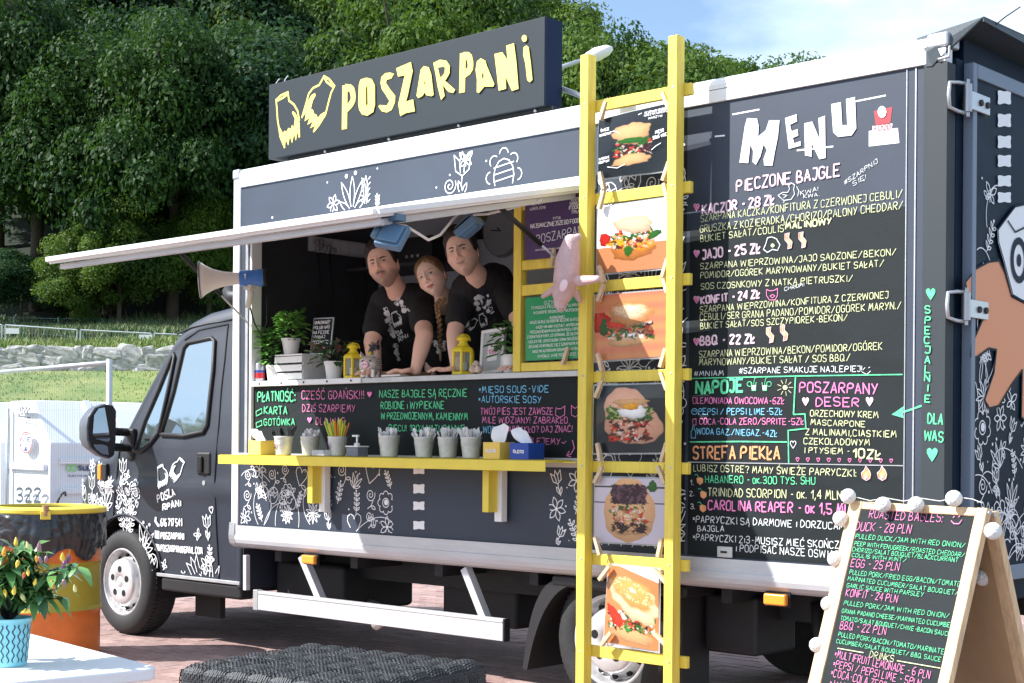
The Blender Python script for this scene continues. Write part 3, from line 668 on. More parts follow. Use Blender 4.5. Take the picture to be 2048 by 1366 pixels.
for z in (atx(1935,205,X1).z,atx(1935,617,X1).z):
    hg=MB(); hg.cyl((X1+.035,.085,z-.058),(X1+.035,.085,z+.058),.019,n=14); hg.cyl((X1+.035,.085,z-.078),(X1+.035,.085,z+.078),.010,n=8); hg=hg.build('hinge',M('hinge_steel',(.40,.40,.42),.35,.8,var=.1),T,smooth=False,bevel=.002,kind=None)
    m=MB(); m.box(X1+.04,X1+.052,.09,.26,z-.045,z+.03); m.build('hinge_plate',grey_alu,hg,bevel=.003)
    for y in (.17,.23): m=MB(); m.cyl((X1+.05,y,z-.008),(X1+.06,y,z-.008),.014,n=8); m.build('bolt',black_st,hg)
    m=MB(); m.tube([(X1+.03,.085,z+.06),(X1+.02,.03,z+.058),(X1+.008,-.02,z+.05),(X1+.008,-.028,z),(X1+.008,-.02,z-.05),(X1+.02,.03,z-.06),(X1+.03,.085,z-.062)],.008,8); m.build('hinge_hook',grey_alu,hg,smooth=True)
# black rain flap folded over the rear top edge
flapm=M('rain_flap_sheet',(.035,.048,.058),.5,var=.1,bump=.1)
A=lambda px,py: aty(px,py,-.026)
q=[A(1852,96),A(1852,132),A(1864,131),A(1876,118),A(1926,62),A(1885,70)]
v=[tuple(p) for p in q]; 
m=MB(); pts=[A(1852,104),A(1852,133),A(1864,132),A(1877,117)]
ridge_n=Vector((X1+.12,.05,3.075)); ridge_f=Vector((X1+.12,W,3.10)); back_n=Vector((X1-.16,.02,3.03)); back_f=Vector((X1-.16,W,3.04))
m.add([pts[0],pts[1],pts[2],pts[3],ridge_n,back_n],[(0,1,2,3,4,5)]); m.add([back_n,ridge_n,ridge_f,back_f],[(0,1,2,3)]); m.add([ridge_n,ridge_n-U*.02,ridge_f-U*.10,ridge_f],[(0,1,2,3)])
o=m.build('rain_flap',flapm,T); s_=o.modifiers.new('s','SOLIDIFY'); s_.thickness=.006
m=MB(); m.tube([aty(1876,119,-.03),aty(1898,113,-.02),aty(1899,92,0)],.006,6); m.build('flap_rod',grey_alu,T,smooth=True)
m=MB(); m.tube([(X1+.1,.12,3.03),(X1+.14,.2,3.10),(X1+.16,.30,3.16)],.003,6); m.build('antenna',black_pl,T,smooth=True)
# ---- raised serving flap
fl=MB(); H0,O0=Vector((-7.47,-.02,2.598)),Vector((-7.47,-1.35,2.322)); H1,O1=Vector((-4.76,-.02,2.598)),Vector((-4.80,-1.35,2.322)); dn=Vector((0,.2,-1)).normalized()
fl.add([H0,H1,O1,O0,H0+dn*.022,H1+dn*.022,O1+dn*.022,O0+dn*.022],[(0,1,2,3),(7,6,5,4),(0,4,5,1),(1,5,6,2),(2,6,7,3),(3,7,4,0)])
fl=fl.build('awning_flap',white_alu,T)
for a,b,nm in ((O0,O1,'edge_frame'),(H1,O1,'edge_frame'),(H0,O0,'edge_frame')):
    m=MB(); dd=(b-a).normalized()*.002; m.bar(a+U*.002-dd,b+U*.002+dd,.045,.026); m.build(nm,white_alu,fl,bevel=.003)
m=MB(); m.bar(O0+Vector((.05,.05,-.035)),O1+Vector((-.02,.05,-.035)),.03,.028); m.build('edge_frame',rail_alu,fl,bevel=.003)
m=MB(); m.bar(H1+Vector((-.05,0,-.035)),O1+Vector((-.05,.05,-.035)),.03,.03); m.build('edge_frame',rail_alu,fl,bevel=.003)
# gas struts
for x,bz in ((-7.44,2.06),(-4.86,2.2)):
    a=Vector((x,-.55,2.47)); b=Vector((x+.02,-.03,bz)); mid=a.lerp(b,.62); m=MB(); m.cyl(a,mid,.013,n=10); st=m.build('gas_strut',black_pl,T,smooth=True); m=MB(); m.cyl(mid,b,.006,n=8); m.build('piston',grey_alu,st,smooth=True)
# floodlights hung below the flap's right edge
blue=M('floodlight_blue_grey',(.085,.17,.27),.4,var=.08,bump=.1)
fl_lights=[]
for (px,py,Y,rot,nm,lab) in ((787,470,-1.22,(-.55,.25,.5),'floodlight','blue grey floodlight hanging in front of the moustached man, nearer the camera'),(940,452,-.55,(-.9,.1,-1.0),'floodlight','blue grey floodlight hanging above the taller man on the right, seen from its edge')):
    c=aty(px,py,Y); t=thing(nm,lab,'lamp',c,'floodlights under the awning'); Rm=Matrix.Translation(c)@Matrix.Rotation(rot[2],4,'Z')@Matrix.Rotation(rot[0],4,'X')@Matrix.Rotation(rot[1],4,'Y'); s=.85
    m=MB(); m.box(-.075*s,.075*s,-.02,.02,-.085*s,.06*s,Rm); m.box(-.06*s,.06*s,-.034,-.018,-.07*s,.045*s,Rm); m.build('housing',blue,t,bevel=.008)
    for k in range(5): m=MB(); m.box((-.05+.024*k)*s,(-.044+.024*k)*s,.02,.034,-.06*s,.04*s,Rm); m.build('cooling_fin',blue,t)
    top=Vector((c.x,c.y,2.598+(2.322-2.598)*(-c.y/1.35)-.05)); m=MB(); m.bar(top,c+U*.02,.035,.007,up=(0,1,0)); m.build('bracket',blue,t,bevel=.002)
    m=MB(); m.cyl(c+Rm.to_3x3()@Vector((-.095*s,0,.05)),c+Rm.to_3x3()@Vector((-.095*s,0,-.03)),.021,n=12); m.build('junction_box',blue,t,smooth=True)
    m=MB(); m.box(top.x-.05,top.x+.05,top.y-.03,top.y+.03,top.z,top.z+.03); m.build('mount_plate',blue,t,bevel=.003)
m=MB()
cb=[aty(775,466,-1.2),aty(788,450,-1.1),aty(812,452,-1.0),aty(838,468,-.95),aty(857,480,-.9),aty(880,470,-.8),aty(905,440,-.6),aty(922,424,-.5),aty(945,430,-.45),aty(975,428,-.4),aty(1020,417,-.35),aty(1055,408,-.3),aty(1082,400,-.3)]
m.tube([Vector(p) for p in cb],.0065,8); tag(m.build('power_cable',wht_pl,smooth=True),'white power cable looping between the two floodlights','cable')
# ---- artwork and writing on the side
def sp(px,py): return SIDE.at(px,py)
mb=MB()
for s in ((1466,412,'x'),): pass
MENU_M=[(500,935),(550,600),(570,530),(660,535),(675,600),(670,700),(740,640),(770,550),(865,550),(850,700),(820,850),(800,965),(725,960),(720,900),(750,820),(720,770),(690,880),(650,955),(620,930),(625,830),(600,770),(580,940)]
MENU_E=[(915,530),(1020,495),(1025,560),(960,590),(975,650),(1030,630),(1035,690),(985,710),(1000,760),(1055,740),(1060,780),(950,810)]
f1=lambda p:(1370+p[0]/4.552,120+p[1]/4.552); f2=lambda p:(1360+p[0]/1.952,60+p[1]/1.952)
for poly,f in ((MENU_M,f1),(MENU_E,f1),([(487,365),(518,358),(548,430),(542,345),(568,335),(570,500),(546,505),(515,440),(516,495),(490,490)],f2),([(592,290),(630,282),(635,372),(655,372),(650,270),(685,262),(690,385),(672,412),(620,418),(600,400)],f2)):
    m=MB(); fillp(m,[sp(*f(p)) for p in poly],SIDE.m,base=.004); m.build('menu_letter',print_w,T)
m=MB()
for a,b in (((1465,229),(1519,219)),((1430,273),(1450,271)),((1594,301),(1667,293)),((1700,205),(1772,191)),((1500,368),(1500,368))): 
    ribbon(m,[sp(*a),sp(*b)],.007,SIDE.m)
m.build('menu_underline',print_w,T)
# chalk film below the MENU heading, with its board edges
XL_=aty(1380,500).x
cf=MB(); q=[sp(1384,362),sp(1812,301),]; zt_=q[0][1]
cf.box(XL_,XB,-.0012,-.0002,1.255,2.332); cfo=cf.build('chalk_film',chalkb,T); cf=MB(); cf.box(XL_,XB,-.0012,-.0002,.822,1.250); cf.build('chalk_film',chalkb,T)
m=MB(); m.box(XL_,XB,-.004,0,1.2505,1.2545); m.build('board_joint',grey_alu,T)
m=MB(); fillp(m,[(XL_-.07,.825),(XL_-.07,2.90),(XL_-.02,2.90),(XL_-.02,.825)],SIDE.m,base=.0004); m.build('dark_margin',chalkb,T)
LN=[('l','PIECZONE BAJGLE',1474,383,1680,352,22,3.2),('w','#SZARPNIJ',1690,370,1756,326,9,1.2),('w','SIĘ!',1707,372,1734,357,9,1.2),('w','KWA!',1602,391,1638,381,8,1.3),('w','KWA.',1608,397,1640,392,7,1.2),
('l','KACZOR - 28 ZŁ',1406,429,1549,409,18,3.6),('y','SZARPANA KACZKA/KONFITURA Z CZERWONEJ CEBULI/',1402,444,1805,395,14,1.7),('y','GRUSZKA Z KOZIERADKĄ/CHORIZO/PALONY CHEDDAR/',1401,465,1806,418,14,1.7),
('y','BUKIET SAŁAT/COULIS',1402,484,1568,463,13,1.7),('y','MALINOWY',1572,459,1664,448,12,2.8),('l','JAJO - 25 ZŁ',1406,518,1521,505,18,3.6),('y','SZARPANA WIEPRZOWINA/JAJO SADZONE/BEKON/',1402,539,1793,510,12,1.7),
('y','POMIDOR/OGÓREK MARYNOWANY/BUKIET SAŁAT/',1402,557,1768,533,12,1.7),('y','SOS CZOSNKOWY Z NATKĄ PIETRUSZKI/',1403,579,1706,563,12,1.7),('l','KONFIT - 24 ZŁ',1403,608,1520,595,15,3.4),('w','CHRUM!',1570,582,1610,572,7,1.2),
('y','SZARPANA WIEPRZOWINA/KONFITURA Z CZERWONEJ',1401,625,1777,596,12,1.7),('y','CEBULI/SER GRANA PADANO/POMIDOR/OGÓREK MARYN./',1401,641,1803,618,13,1.7),('y','BUKIET SAŁAT/SOS SZCZYPIOREK-BEKON/',1402,658,1695,641,12,1.7),
('l','BBQ - 22 ZŁ',1401,690,1510,686,17,3.6),('y','SZARPANA WIEPRZOWINA/BEKON/POMIDOR/OGÓREK',1399,715,1765,699,13,1.7),('y','MARYNOWANY/BUKIET SAŁAT / SOS BBQ/',1399,731,1701,722,13,1.7),
('w','#MNIAM',1389,753,1448,751,10,1.6),('w','#SZARPANE SMAKUJE NAJLEPIEJ!',1479,747,1726,743,11,1.7),('g','NAPOJE',1393,788,1487,783,24,5),('p','LEMONIADA OWOCOWA-6ZŁ',1395,807,1569,808,12,1.9),
('c','PEPSI / PEPSI LIME-5ZŁ',1398,829,1565,829,12,1.9),('p','COCA-COLA ZERO/SPRITE-5ZŁ',1400,849,1608,849,12,1.9),('c','WODA GAZ./NIEGAZ.-4ZŁ',1394,868,1555,873,12,1.8),('o','STREFA PIEKŁA',1387,917,1560,918,24,3.6),
('p','POSZARPANY',1600,784,1756,788,20,2.6),('p','DESER',1633,812,1718,813,17,2.4),('y','ORZECHOWY KREM',1621,832,1757,836,12,2),('y','MASCARPONE',1622,850,1731,854,11,2),('y','Z MALINAMI,CIASTKIEM',1612,869,1793,875,12,2),
('y','CZEKOLADOWYM',1608,888,1740,891,12,2),('y','I PTYSIEM -',1609,906,1700,908,11,1.9),('y','10ZŁ',1707,915,1761,918,17,3.2),('y','LUBISZ OSTRE? MAMY ŚWIEŻE PAPRYCZKI:',1388,942,1714,953,13,1.9),
('w','1.',1382,970,1388,970,10,1.6),('w','2.',1380,992,1389,992,10,1.6),('w','3.',1382,1017,1391,1018,10,1.6),('g','HABANERO - ok.300 TYS. SHU',1412,965,1631,969,14,2),('y','TRINIDAD SCORPION - ok. 1,4 MLN',1417,992,1684,999,16,2.2),
('p','CAROLINA REAPER - ok 1,5 MLN',1417,1019,1712,1029,19,2.6),('w','*PAPRYCZKI SĄ DARMOWE i DORZUCAMY DO',1385,1044,1730,1061,13,1.9),('w','BAJGLA',1396,1062,1449,1063,11,1.9),('w','*PAPRYCZKI 2i3-MUSISZ MIEĆ SKOŃCZONE',1385,1080,1712,1099,13,1.9),
('w','i PODPISAĆ NASZE OŚWIADCZENIE',1472,1102,1740,1121,14,1.9),
]
LW=[('g','PŁATNOŚĆ:',516,803,592,802,19,2.6),('g','KARTA',529,828,575,828,15,2.3),('g','GOTÓWKA',529,851,590,850,13,2.2),('p','CZEŚĆ GDAŃSK!!!',604,798,730,798,16,2),('p','DZIŚ SZARPIEMY',606,823,711,824,14,1.8),('p','DLA WAS',633,849,690,849,14,1.8),
('g','NASZE BAJGLE SĄ RĘCZNIE',760,795,935,793,14,2.1),('g','ROBIONE i WYPIEKANE',763,818,889,817,14,2.1),('g','W PRZEDWOJENNYM, KAMIENNYM',763,838,936,840,13,2.1),('g','PIECU! 100% NATURALNIE',778,862,930,863,12,2),
('c','*MIĘSO SOUS-VIDE',957,786,1098,784,13,2),('c','*AUTORSKIE SOSY',957,805,1083,806,13,2),('p','TWÓJ PIES JEST ZAWSZE',962,829,1107,829,13,1.8),('p','MILE WIDZIANY! ZABRAKŁO',966,846,1136,847,12,1.8),('c','WODY?',967,866,1005,866,13,1.9),('p','ZABRAKŁO? DAJ ZNAĆ!',1010,865,1146,864,12,1.8),('p','DOLEJEMY',1048,886,1121,890,12,1.8)]
def lettering(lines,pl,parent,nm='chalk_lettering',kind=None):
    by={}
    for c,s,x0,y0,x1,y1,h,sw in lines: tpx(by.setdefault(c,MB()),pl,s,x0,y0,x1,y1,h,sw,base=.003)
    return by
by=lettering(LN,SIDE,T)
def stroke(c,pts,wpx,by=by,pl=SIDE,closed=False,base=.003):
    m=by.setdefault(c,MB()); q=pl.scale(*pts[0]); ribbon(m,[pl.at(*p) for p in pts],wpx*q,pl.m,closed=closed,base=base)
def fpoly(c,pts,by=by,pl=SIDE,base=.003): fillp(by.setdefault(c,MB()),[pl.at(*p) for p in pts],pl.m,base=base)
def heart(c,px,py,s,by=by,pl=SIDE,fill=True,lw=1.6):
    h=[(px+a*s*.8,py-b*s) for a,b in HEART]
    if fill: fpoly(c,h[:-1],by,pl)
    else: stroke(c,h,lw,by,pl)
for y in (415,508,600,684): heart('p',1394,y,16); heart('l',1394,y-.5,17,fill=False,lw=1)
heart('l',1612,803,20); heart('l',1740,803,22); heart('w',1587,889,17,fill=False,lw=1.3)
for i in range(10): heart('p',1596+i*20.8,919+i*.3,9,fill=False,lw=1.2)
PO=Plane((0,-.0222,0),(1,0,0),(0,0,1),(0,-1,0)); byo={}; heart('g',1862,588,28,by=byo,pl=PO); heart('g',1865,909,32,by=byo,pl=PO); tpx(byo['g'],PO,'DLA',1856,846,1885,849,20,2.8); tpx(byo['g'],PO,'WAS',1849,880,1886,884,20,2.8); byo['g'].build('chalk_lettering',CH['g'],T,kind='stuff'); heart('p',1497,0,0) if 0 else None
for ch,x,y in zip('SPECJALNIE',(1861,1861,1861,1860,1861,1861,1861,1860,1861,1861),(627,648,668,687,707,727,745,763,783,804)):
    tpx(by['g'],SIDE,ch,x-(5 if ch!='I' else 1),y,x+(5 if ch!='I' else .5),y+.5,14,2.6,base=.026)
for l,wp in (([(1381,757),(1600,752),(1806,749)],2.2),([(1381,884),(1480,883),(1575,884)],2.6),([(1592,754),(1588,829)],3),([(1588,829),(1611,828),(1613,857)],2.6),([(1613,857),(1577,861),(1578,926)],2.6)): stroke('g',l,wp)
stroke('g',[(1845,811),(1820,820),(1800,826)],4); fpoly('g',[(1784,829),(1809,812),(1806,825),(1808,836)])
# duck, egg, bacon, pig, cups, sun, flames, peppers
stroke('w',[(1557,391),(1566,385),(1576,385),(1580,378),(1578,371),(1584,366),(1590,370),(1588,379),(1590,388),(1583,399),(1568,401),(1557,391)],1.4); stroke('w',[(1570,401),(1568,406)],1.3); stroke('w',[(1566,389),(1575,391),(1568,396)],1.2)
stroke('w',[(1594,373),(1599,382),(1596,393)],1.3)
stroke('w',[(1545,474),(1554,478),(1561,490),(1556,501),(1546,499),(1536,505),(1528,499),(1533,487),(1536,476),(1545,474)],1.8); fpoly('y',[(1546+4*math.cos(a*.785),491+4*math.sin(a*.785)) for a in range(8)])
for x,y in ((1571,476),(1599,474),(1534,664),(1562,660)):
    b=[(x,y-8),(x+9,y-10),(x+8,y+0),(x+15,y+8),(x+13,y+20),(x+6,y+22),(x+7,y+12),(x,y+4)]; fpoly('o',b); stroke('l',b+[b[0]],1.1,base=.005); stroke('l',[(x+4,y-7),(x+5,y+4),(x+10,y+12),(x+9,y+19)],1,base=.005)
pg=[(1534,579),(1534,591),(1540,600),(1551,600),(1556,591),(1556,577),(1549,581),(1541,582),(1534,579)]; stroke('p',pg,1.3); stroke('p',[(1541,592),(1546,589),(1551,592),(1546,596),(1541,592)],1.1)
for x in (1508,1530): stroke('g',[(x-5,765),(x-3,781),(x+4,781),(x+5,764)],1.4); fpoly('l',[(x-4,771),(x-3,780),(x+3,780),(x+4,770)]); stroke('g',[(x,770),(x+2,757),(x+6,755)],1.1); stroke('g',circ(x-8 if x<1520 else x+9,768,5,8),1.2)
fpoly('y',[(1571+5*math.cos(a*.785),775+5*math.sin(a*.785)) for a in range(8)])
for a in range(9): stroke('y',[(1571+8*math.cos(a*.7),775+8*math.sin(a*.7)),(1571+16*math.cos(a*.7),775+17*math.sin(a*.7))],1.2)
for x in (1734,1766): b=[(x-8,956),(x-10,946),(x-4,940),(x-1,932),(x+6,941),(x+9,948),(x+7,957),(x,961)]; fpoly('o',b); stroke('l',b+[b[0]],1.1,base=.005); fpoly('l',[(x-3,957),(x-1,948),(x+4,956)],base=.006)
for x,y in ((1400,960),(1407,988),(1406,1015)): b=[(x-6,y-4),(x,y-6),(x+7,y-3),(x+7,y+5),(x+1,y+10),(x-5,y+5)]; fpoly('o',b); stroke('g',[(x-10,y-10),(x-5,y-11),(x-1,y-5)],1.3)
stroke('w',[(1727,740),(1731,735)],1.2); stroke('w',[(1738,736),(1741,734)],1.2); stroke('w',[(1725,744),(1734,749),(1742,742)],1.2)
for x,y,c in ((1389,801,'p'),(1389,844,'p')): stroke(c,[(x-3,y-6),(x-2,y+6),(x+4,y+6),(x+4,y-6),(x-3,y-6)],1.3)
stroke('c',circ(1390,823,6,10),1.4); stroke('c',[(1386,822),(1395,822)],1.2); stroke('c',[(1386,852),(1386,858),(1383,863),(1383,876),(1392,876),(1392,863),(1389,858),(1389,852),(1386,852)],1.2)
for c,m in by.items(): m.build('chalk_lettering',CH[c],T,kind='stuff')
by2=lettering(LW,SIDE,T)
st2=lambda c,pts,wd,**k: stroke(c,pts,wd,by=by2,**k)
heart('p',740,789,14,by=by2); heart('p',620,840,13,by=by2); 
st2('g',[(513,823),(524,817),(525,826),(514,832),(513,823)],1.6); st2('g',[(513,846),(524,841),(525,850),(514,855),(513,846)],1.6)
st2('p',[(1113,815),(1112,830),(1120,835),(1130,830),(1131,812),(1124,817),(1117,818),(1113,815)],1.5); st2('p',[(1144,810),(1144,830),(1152,834),(1159,828)],1.5); st2('p',[(1144,811),(1151,817),(1158,812)],1.5)
st2('p',[(1146,880),(1150,896),(1143,908),(1134,911)],2); st2('p',[(1134,911),(1140,902)],2); st2('p',[(1134,911),(1143,914)],2); st2('p',[(1124,884),(1128,887),(1133,882)],1.2)
for c,m in by2.items(): m.build('chalk_lettering',CH[c],T,kind='stuff')
# round sticker top right of the menu and the socket
m=MB(); fillp(m,[sp(1748,222),sp(1785,214),sp(1781,246),sp(1752,250)],SIDE.m); m.build('sticker',M('sticker_red2',(.45,.04,.05),.5),T)
m=MB(); fillp(m,[sp(1738,262),sp(1796,256),sp(1799,286),sp(1738,293)],SIDE.m); fillp(m,[sp(1745,252),sp(1785,247),sp(1785,262),sp(1746,266)],SIDE.m); fillp(m,[sp(*p) for p in circ(1765,224,9,10,ry=12)[:-1]],SIDE.m,base=.004); m.build('sticker',print_w,T)
m=MB(); tpx(m,SIDE,'FOOD',1749,263,1783,259,11,2.2,base=.006,jit=0); m.build('sticker_print',M('sticker_ink',(.35,.03,.04),.5),T)
m=MB(); a=aty(1437,1092); b=aty(1467,1116); m.box(a.x,b.x,-.012,-.003,b.z,a.z+.0); sk=m.build('power_socket',grey_alu,T,bevel=.003)
m=MB(); m.box(a.x+.02,a.x+.055,-.0135,-.012,b.z+.02,a.z-.02); m.build('socket_slot',black_pl,sk)
# floral drawings
m=MB(); z0,z1=.825,1.205
scatter(m,SIDE.m,-7.515,-6.13,z0,z1,.128,.0048,fill=.95,seed=4); vine(m,SIDE.m,-7.51,-6.13,z0,z1,12,.0042,5)
scatter(m,SIDE.m,-4.98,-4.74,z0,z1,.125,.0048,kinds=['sprig','tulip','daisy','heart','crown'],seed=6)
scatter(m,SIDE.m,OX1+.03,XL_-.01,.84,2.80,.15,.005,seed=12,fill=1); vine(m,SIDE.m,OX1+.03,XL_-.01,.84,2.8,30,.0046,6)
m.build('floral_drawing',print_w,T,kind='stuff')
m=MB()
for (kd,px,py,s) in (('daisy',667,408,.11),('crown',705,385,.26),('thorn',732,385,.19),('sprig',755,405,.10),('tulip',925,350,.25),('scroll',900,378,.17),('fly',932,320,.14),('cone',1008,352,.24),('dot',755,337,.012),('dot',873,375,.012),('dot',655,365,.012),('dot',545,435,.016),('dot',900,350,.012),('dot',973,322,.012)):
    u,v=sp(px,py); draw(m,kd,u,v,s,SIDE.m,0,.006,(X0+.07,OX1,OZ1+.08,2.9),1.0)
m.build('floral_drawing',print_w,T,kind='stuff')
m=MB()
for y0,y1 in ((937,948),(968,987),(1003,1020),(1042,1059)):
    q=[sp(*p) for p in bone(838,(y0+y1)/2,23,(y1-y0))]; m=MB(); fillp(m,q,SIDE.m); m.build('bone_print',print_w,T)
# rear door artwork (plane seen from behind)
RP=Plane((X1+.033,0,0),(0,1,0),(0,0,1),(1,0,0))
m=MB(); scatter(m,RP.m,.175,1.05,.84,1.62,.14,.005,seed=21,asp=1.,fill=1); vine(m,RP.m,.175,1.05,.84,1.7,30,.0046,7); vine(m,RP.m,.175,.38,1.6,2.5,12,.0046,8); scatter(m,RP.m,.175,.38,1.62,2.5,.16,.005,seed=22,kinds=['sprig','scroll','fly','daisy','sprig'])
m.build('floral_drawing',print_w,door,kind='stuff')
m=MB()
for i,y in enumerate((195,241,284,322,362,395)): 
    s=1-.05*i; q=bone(2007,y,27,28*s); m=MB(); fillp(m,[RP.at(*p) for p in q],RP.m,base=.004); m.build('bone_print',print_w,door)
fR=lambda p:(1360+p[0]/1.952,60+p[1]/1.952)
fX=lambda p:(1870+p[0]/1.697,560+p[1]/1.697)
org=[(1110,975),(1160,925),(1235,898),(1262,940),(1290,1040),(1330,1070),(1400,1090),(1420,1500),(1345,1366)]
hand=[fR(p) for p in [(1108,985),(1150,932),(1200,905),(1240,900),(1262,945),(1290,1040),(1340,1066),(1420,1060),(1420,1700)]]+[(2060,850),(2040,835),(2042,740),(2020,770),(1995,812),(1976,817),(1966,800),(1985,745),(1990,700),(1975,697),(1950,715),(1938,712),(1940,690),(1962,640),(1955,610),(1933,590)]
m=MB(); fillp(m,[RP.at(*p) for p in hand],RP.m,base=.0045); m.build('hand_artwork',M('hand_orange',(.70,.27,.12),.5),door)
m=MB(); ey=[fR(p) for p in [(1265,735),(1300,690),(1345,680),(1420,690),(1420,1060),(1330,1058),(1290,1035),(1255,900),(1235,830),(1232,780)]]; fillp(m,[RP.at(*p) for p in ey],RP.m,base=.0075); m.build('eye_artwork',print_w,door)
m=MB(); c=RP.at(*fR((1315,900))); ribbon(m,circ(c[0],c[1],.07,20,ry=.085),.03,RP.m,base=.011); fillp(m,circ(c[0],c[1],.022,12,ry=.028)[:-1],RP.m,base=.011); ribbon(m,[RP.at(*p) for p in ey]+[RP.at(*ey[0])],.008,RP.m,base=.011); ribbon(m,[RP.at(*fR(p)) for p in ((1270,745),(1300,790),(1420,730))],.008,RP.m,base=.011); ribbon(m,[RP.at(*p) for p in hand]+[RP.at(*hand[0])],.010,RP.m,base=.0062); m.build('outline_artwork',navy,door)
# ------------------------------------------------------------------ cab
def lerp(a,b,t): return a+(b-a)*t
def itp(tab,x):
    if x<=tab[0][0]: return tab[0][1]
    for (a,va),(b,vb) in zip(tab,tab[1:]):
        if x<=b: return va+(vb-va)*(x-a)/(b-a)
    return tab[-1][1]
PLAN=[(-10.08,.80),(-10.03,.58),(-9.94,.42),(-9.82,.30),(-9.66,.21),(-9.48,.155),(-9.25,.12),(-9.0,.10),(-8.7,.085),(-8.2,.08),(-7.6,.08)]
TOP=[(-10.08,.80),(-9.95,.90),(-9.80,1.00),(-9.66,1.10),(-9.50,1.19),(-9.30,1.25),(-9.12,1.30),(-9.02,1.37),(-8.93,1.49),(-8.72,1.80),(-8.53,2.065),(-8.42,2.14),(-8.25,2.19),(-8.0,2.22),(-7.6,2.235)]
HX,HZ,TR=-8.94,.362,.362
def yside(x,z):
    y=itp(PLAN,x); 
    t=max(0,(z-1.28)/.9); y+=.15*t+.03*t*t
    y+=-.018*math.exp(-((z-1.02)/.035)**2)*(1 if x>-9.3 else 0)  # belt crease
    y+=.02*max(0,(1.0-z)/.6)
    return y
def zlow(x):
    d=abs(x-HX); r=.455
    a=HZ+math.sqrt(max(0,r*r-d*d)) if d<r else 0
    return max(.40,a)
CABP=None
class Cab:
    def at(s,px,py):
        y=.1
        for _ in range(6):
            q=aty(px,py,y); y=yside(q.x,q.z)
        return (q.x,q.z)
    def m(s,u,v,l=0): return Vector((u,yside(u,v)-l-(.004 if 0<l<.004 else 0),v))
    def scale(s,px,py): a=s.at(px,py); b=s.at(px,py-10); return math.hypot(a[0]-b[0],a[1]-b[1])/10
CP=Cab()
xs=sorted(set([x for x,_ in PLAN]+[x for x,_ in TOP]+[HX+.4545*math.cos(a*math.pi/22) for a in range(23)]+[-8.4,-8.3,-8.1,-7.9,-7.75,HX-.46,HX+.46]))
m=MB(); NZ=30; NR=10; rows_=[]
for x in xs:
    zt=itp(TOP,x); zl=zlow(x); rr=min(.13,(zt-zl)*.5) ; col=[]
    for k in range(NZ+1):
        z=zl+(zt-rr-zl)*k/NZ; col.append((x,yside(x,z),z))
    yb=yside(x,zt-rr); cy=1.06
    for k in range(1,NR+1):
        a=math.pi/2*k/NR; col.append((x,yb+.10*(1-math.cos(a)),zt-rr+rr*math.sin(a)))
    y2=col[-1][1]
    for k in range(1,5): col.append((x,y2+(cy-y2)*k/4,zt+.03*math.sin(math.pi/2*k/4)))
    full=col+[(p[0],2*cy-p[1],p[2]) for p in reversed(col[:-1])]
    rows_.append(full)
nc_=len(rows_[0])
m.v=[p for r in rows_ for p in r]; m.c=[None]*len(m.v)
for i in range(len(rows_)-1):
    for j in range(nc_-1): m.f.append((i*nc_+j,(i+1)*nc_+j,(i+1)*nc_+j+1,i*nc_+j+1)); m.mi.append(0)
m.f.append(tuple(reversed(range(nc_)))); m.mi.append(0)
cab=m.build('cab',vinyl_cab,T,smooth=True)
cab.modifiers.new('e','EDGE_SPLIT').split_angle=math.radians(50)
# wheel housing and floor, dark
m=MB(); m.box(-9.72,-7.62,.24,1.90,.38,.62); m.build('cab_floor',black_pl,T)
m=MB()
for k in range(22):
    a0=math.pi*(k/22)*1.12-.19; a1=math.pi*((k+1)/22)*1.12-.19
    p=[(HX+.457*math.cos(a),HZ+.457*math.sin(a)) for a in (a0,a1)]
    m.add([(p[0][0],.085,p[0][1]),(p[1][0],.085,p[1][1]),(p[1][0],.55,p[1][1]),(p[0][0],.55,p[0][1])],[(0,1,2,3)])
m.build('wheel_housing',black_pl,T)
m=MB(); m.tube([Vector((HX+.462*math.cos(a),yside(HX+.46*math.cos(a),HZ+.46*math.sin(a))-.004,HZ+.462*math.sin(a))) for a in [i*math.pi/20 for i in range(1,20)]],.011,6); m.build('arch_lip',vinyl_cab,T,smooth=True)
# sill
sl=[CP.at(311,1172),CP.at(478,1202)]
m=MB(); m.box(HX+.455,-7.62,.082,.2,.335,.43); m.build('sill',black_pl,T,bevel=.02)
m=MB(); m.box(HX+.42,-7.62,.072,.09,.43,.452); m.build('sill_trim',grey_alu,T,bevel=.003)
m=MB(); m.box(-7.66,-7.612,.075,1.2,.40,2.05); m.build('cab_rear_edge',vinyl_cab,T,bevel=.02)
# bumper corner
bp=[(x,itp(PLAN,x)-.02) for x in (-10.08,-10.03,-9.94,-9.82,-9.66,-9.48)]
m=MB(); v=[];
for x,y in bp: v+=[(x-.02,y,.38),(x-.02,y,.70)]
m.add(v,[(2*i,2*i+1,2*i+3,2*i+2) for i in range(len(bp)-1)]); o=m.build('bumper',black_pl,T,smooth=True); s_=o.modifiers.new('s','SOLIDIFY'); s_.thickness=.03
def cpoly(nm,pts,mat,parent,l=.006,sub=True,th=0):
    """panel that follows the cab's curved side"""
    P=[CP.at(*p) for p in pts]; cz=sum(p[1] for p in P)/len(P); m=MB(); fillp(m,[(x,z) for x,z in P],lambda u,v,w_:CP.m(u,v,l),0)
    o=m.build(nm,mat,parent); 
    t=o.modifiers.new('tr','TRIANGULATE')
    return o
def cring(nm,pts,mat,parent,wpx,l=.008,closed=True):
    P=[CP.at(*p) for p in pts]; q=CP.scale(*pts[0]); m=MB()
    if closed: P=P+[P[0]]
    m.tube([CP.m(u,v,l) for u,v in P],wpx*q/2,6); return m.build(nm,mat,parent,smooth=True)
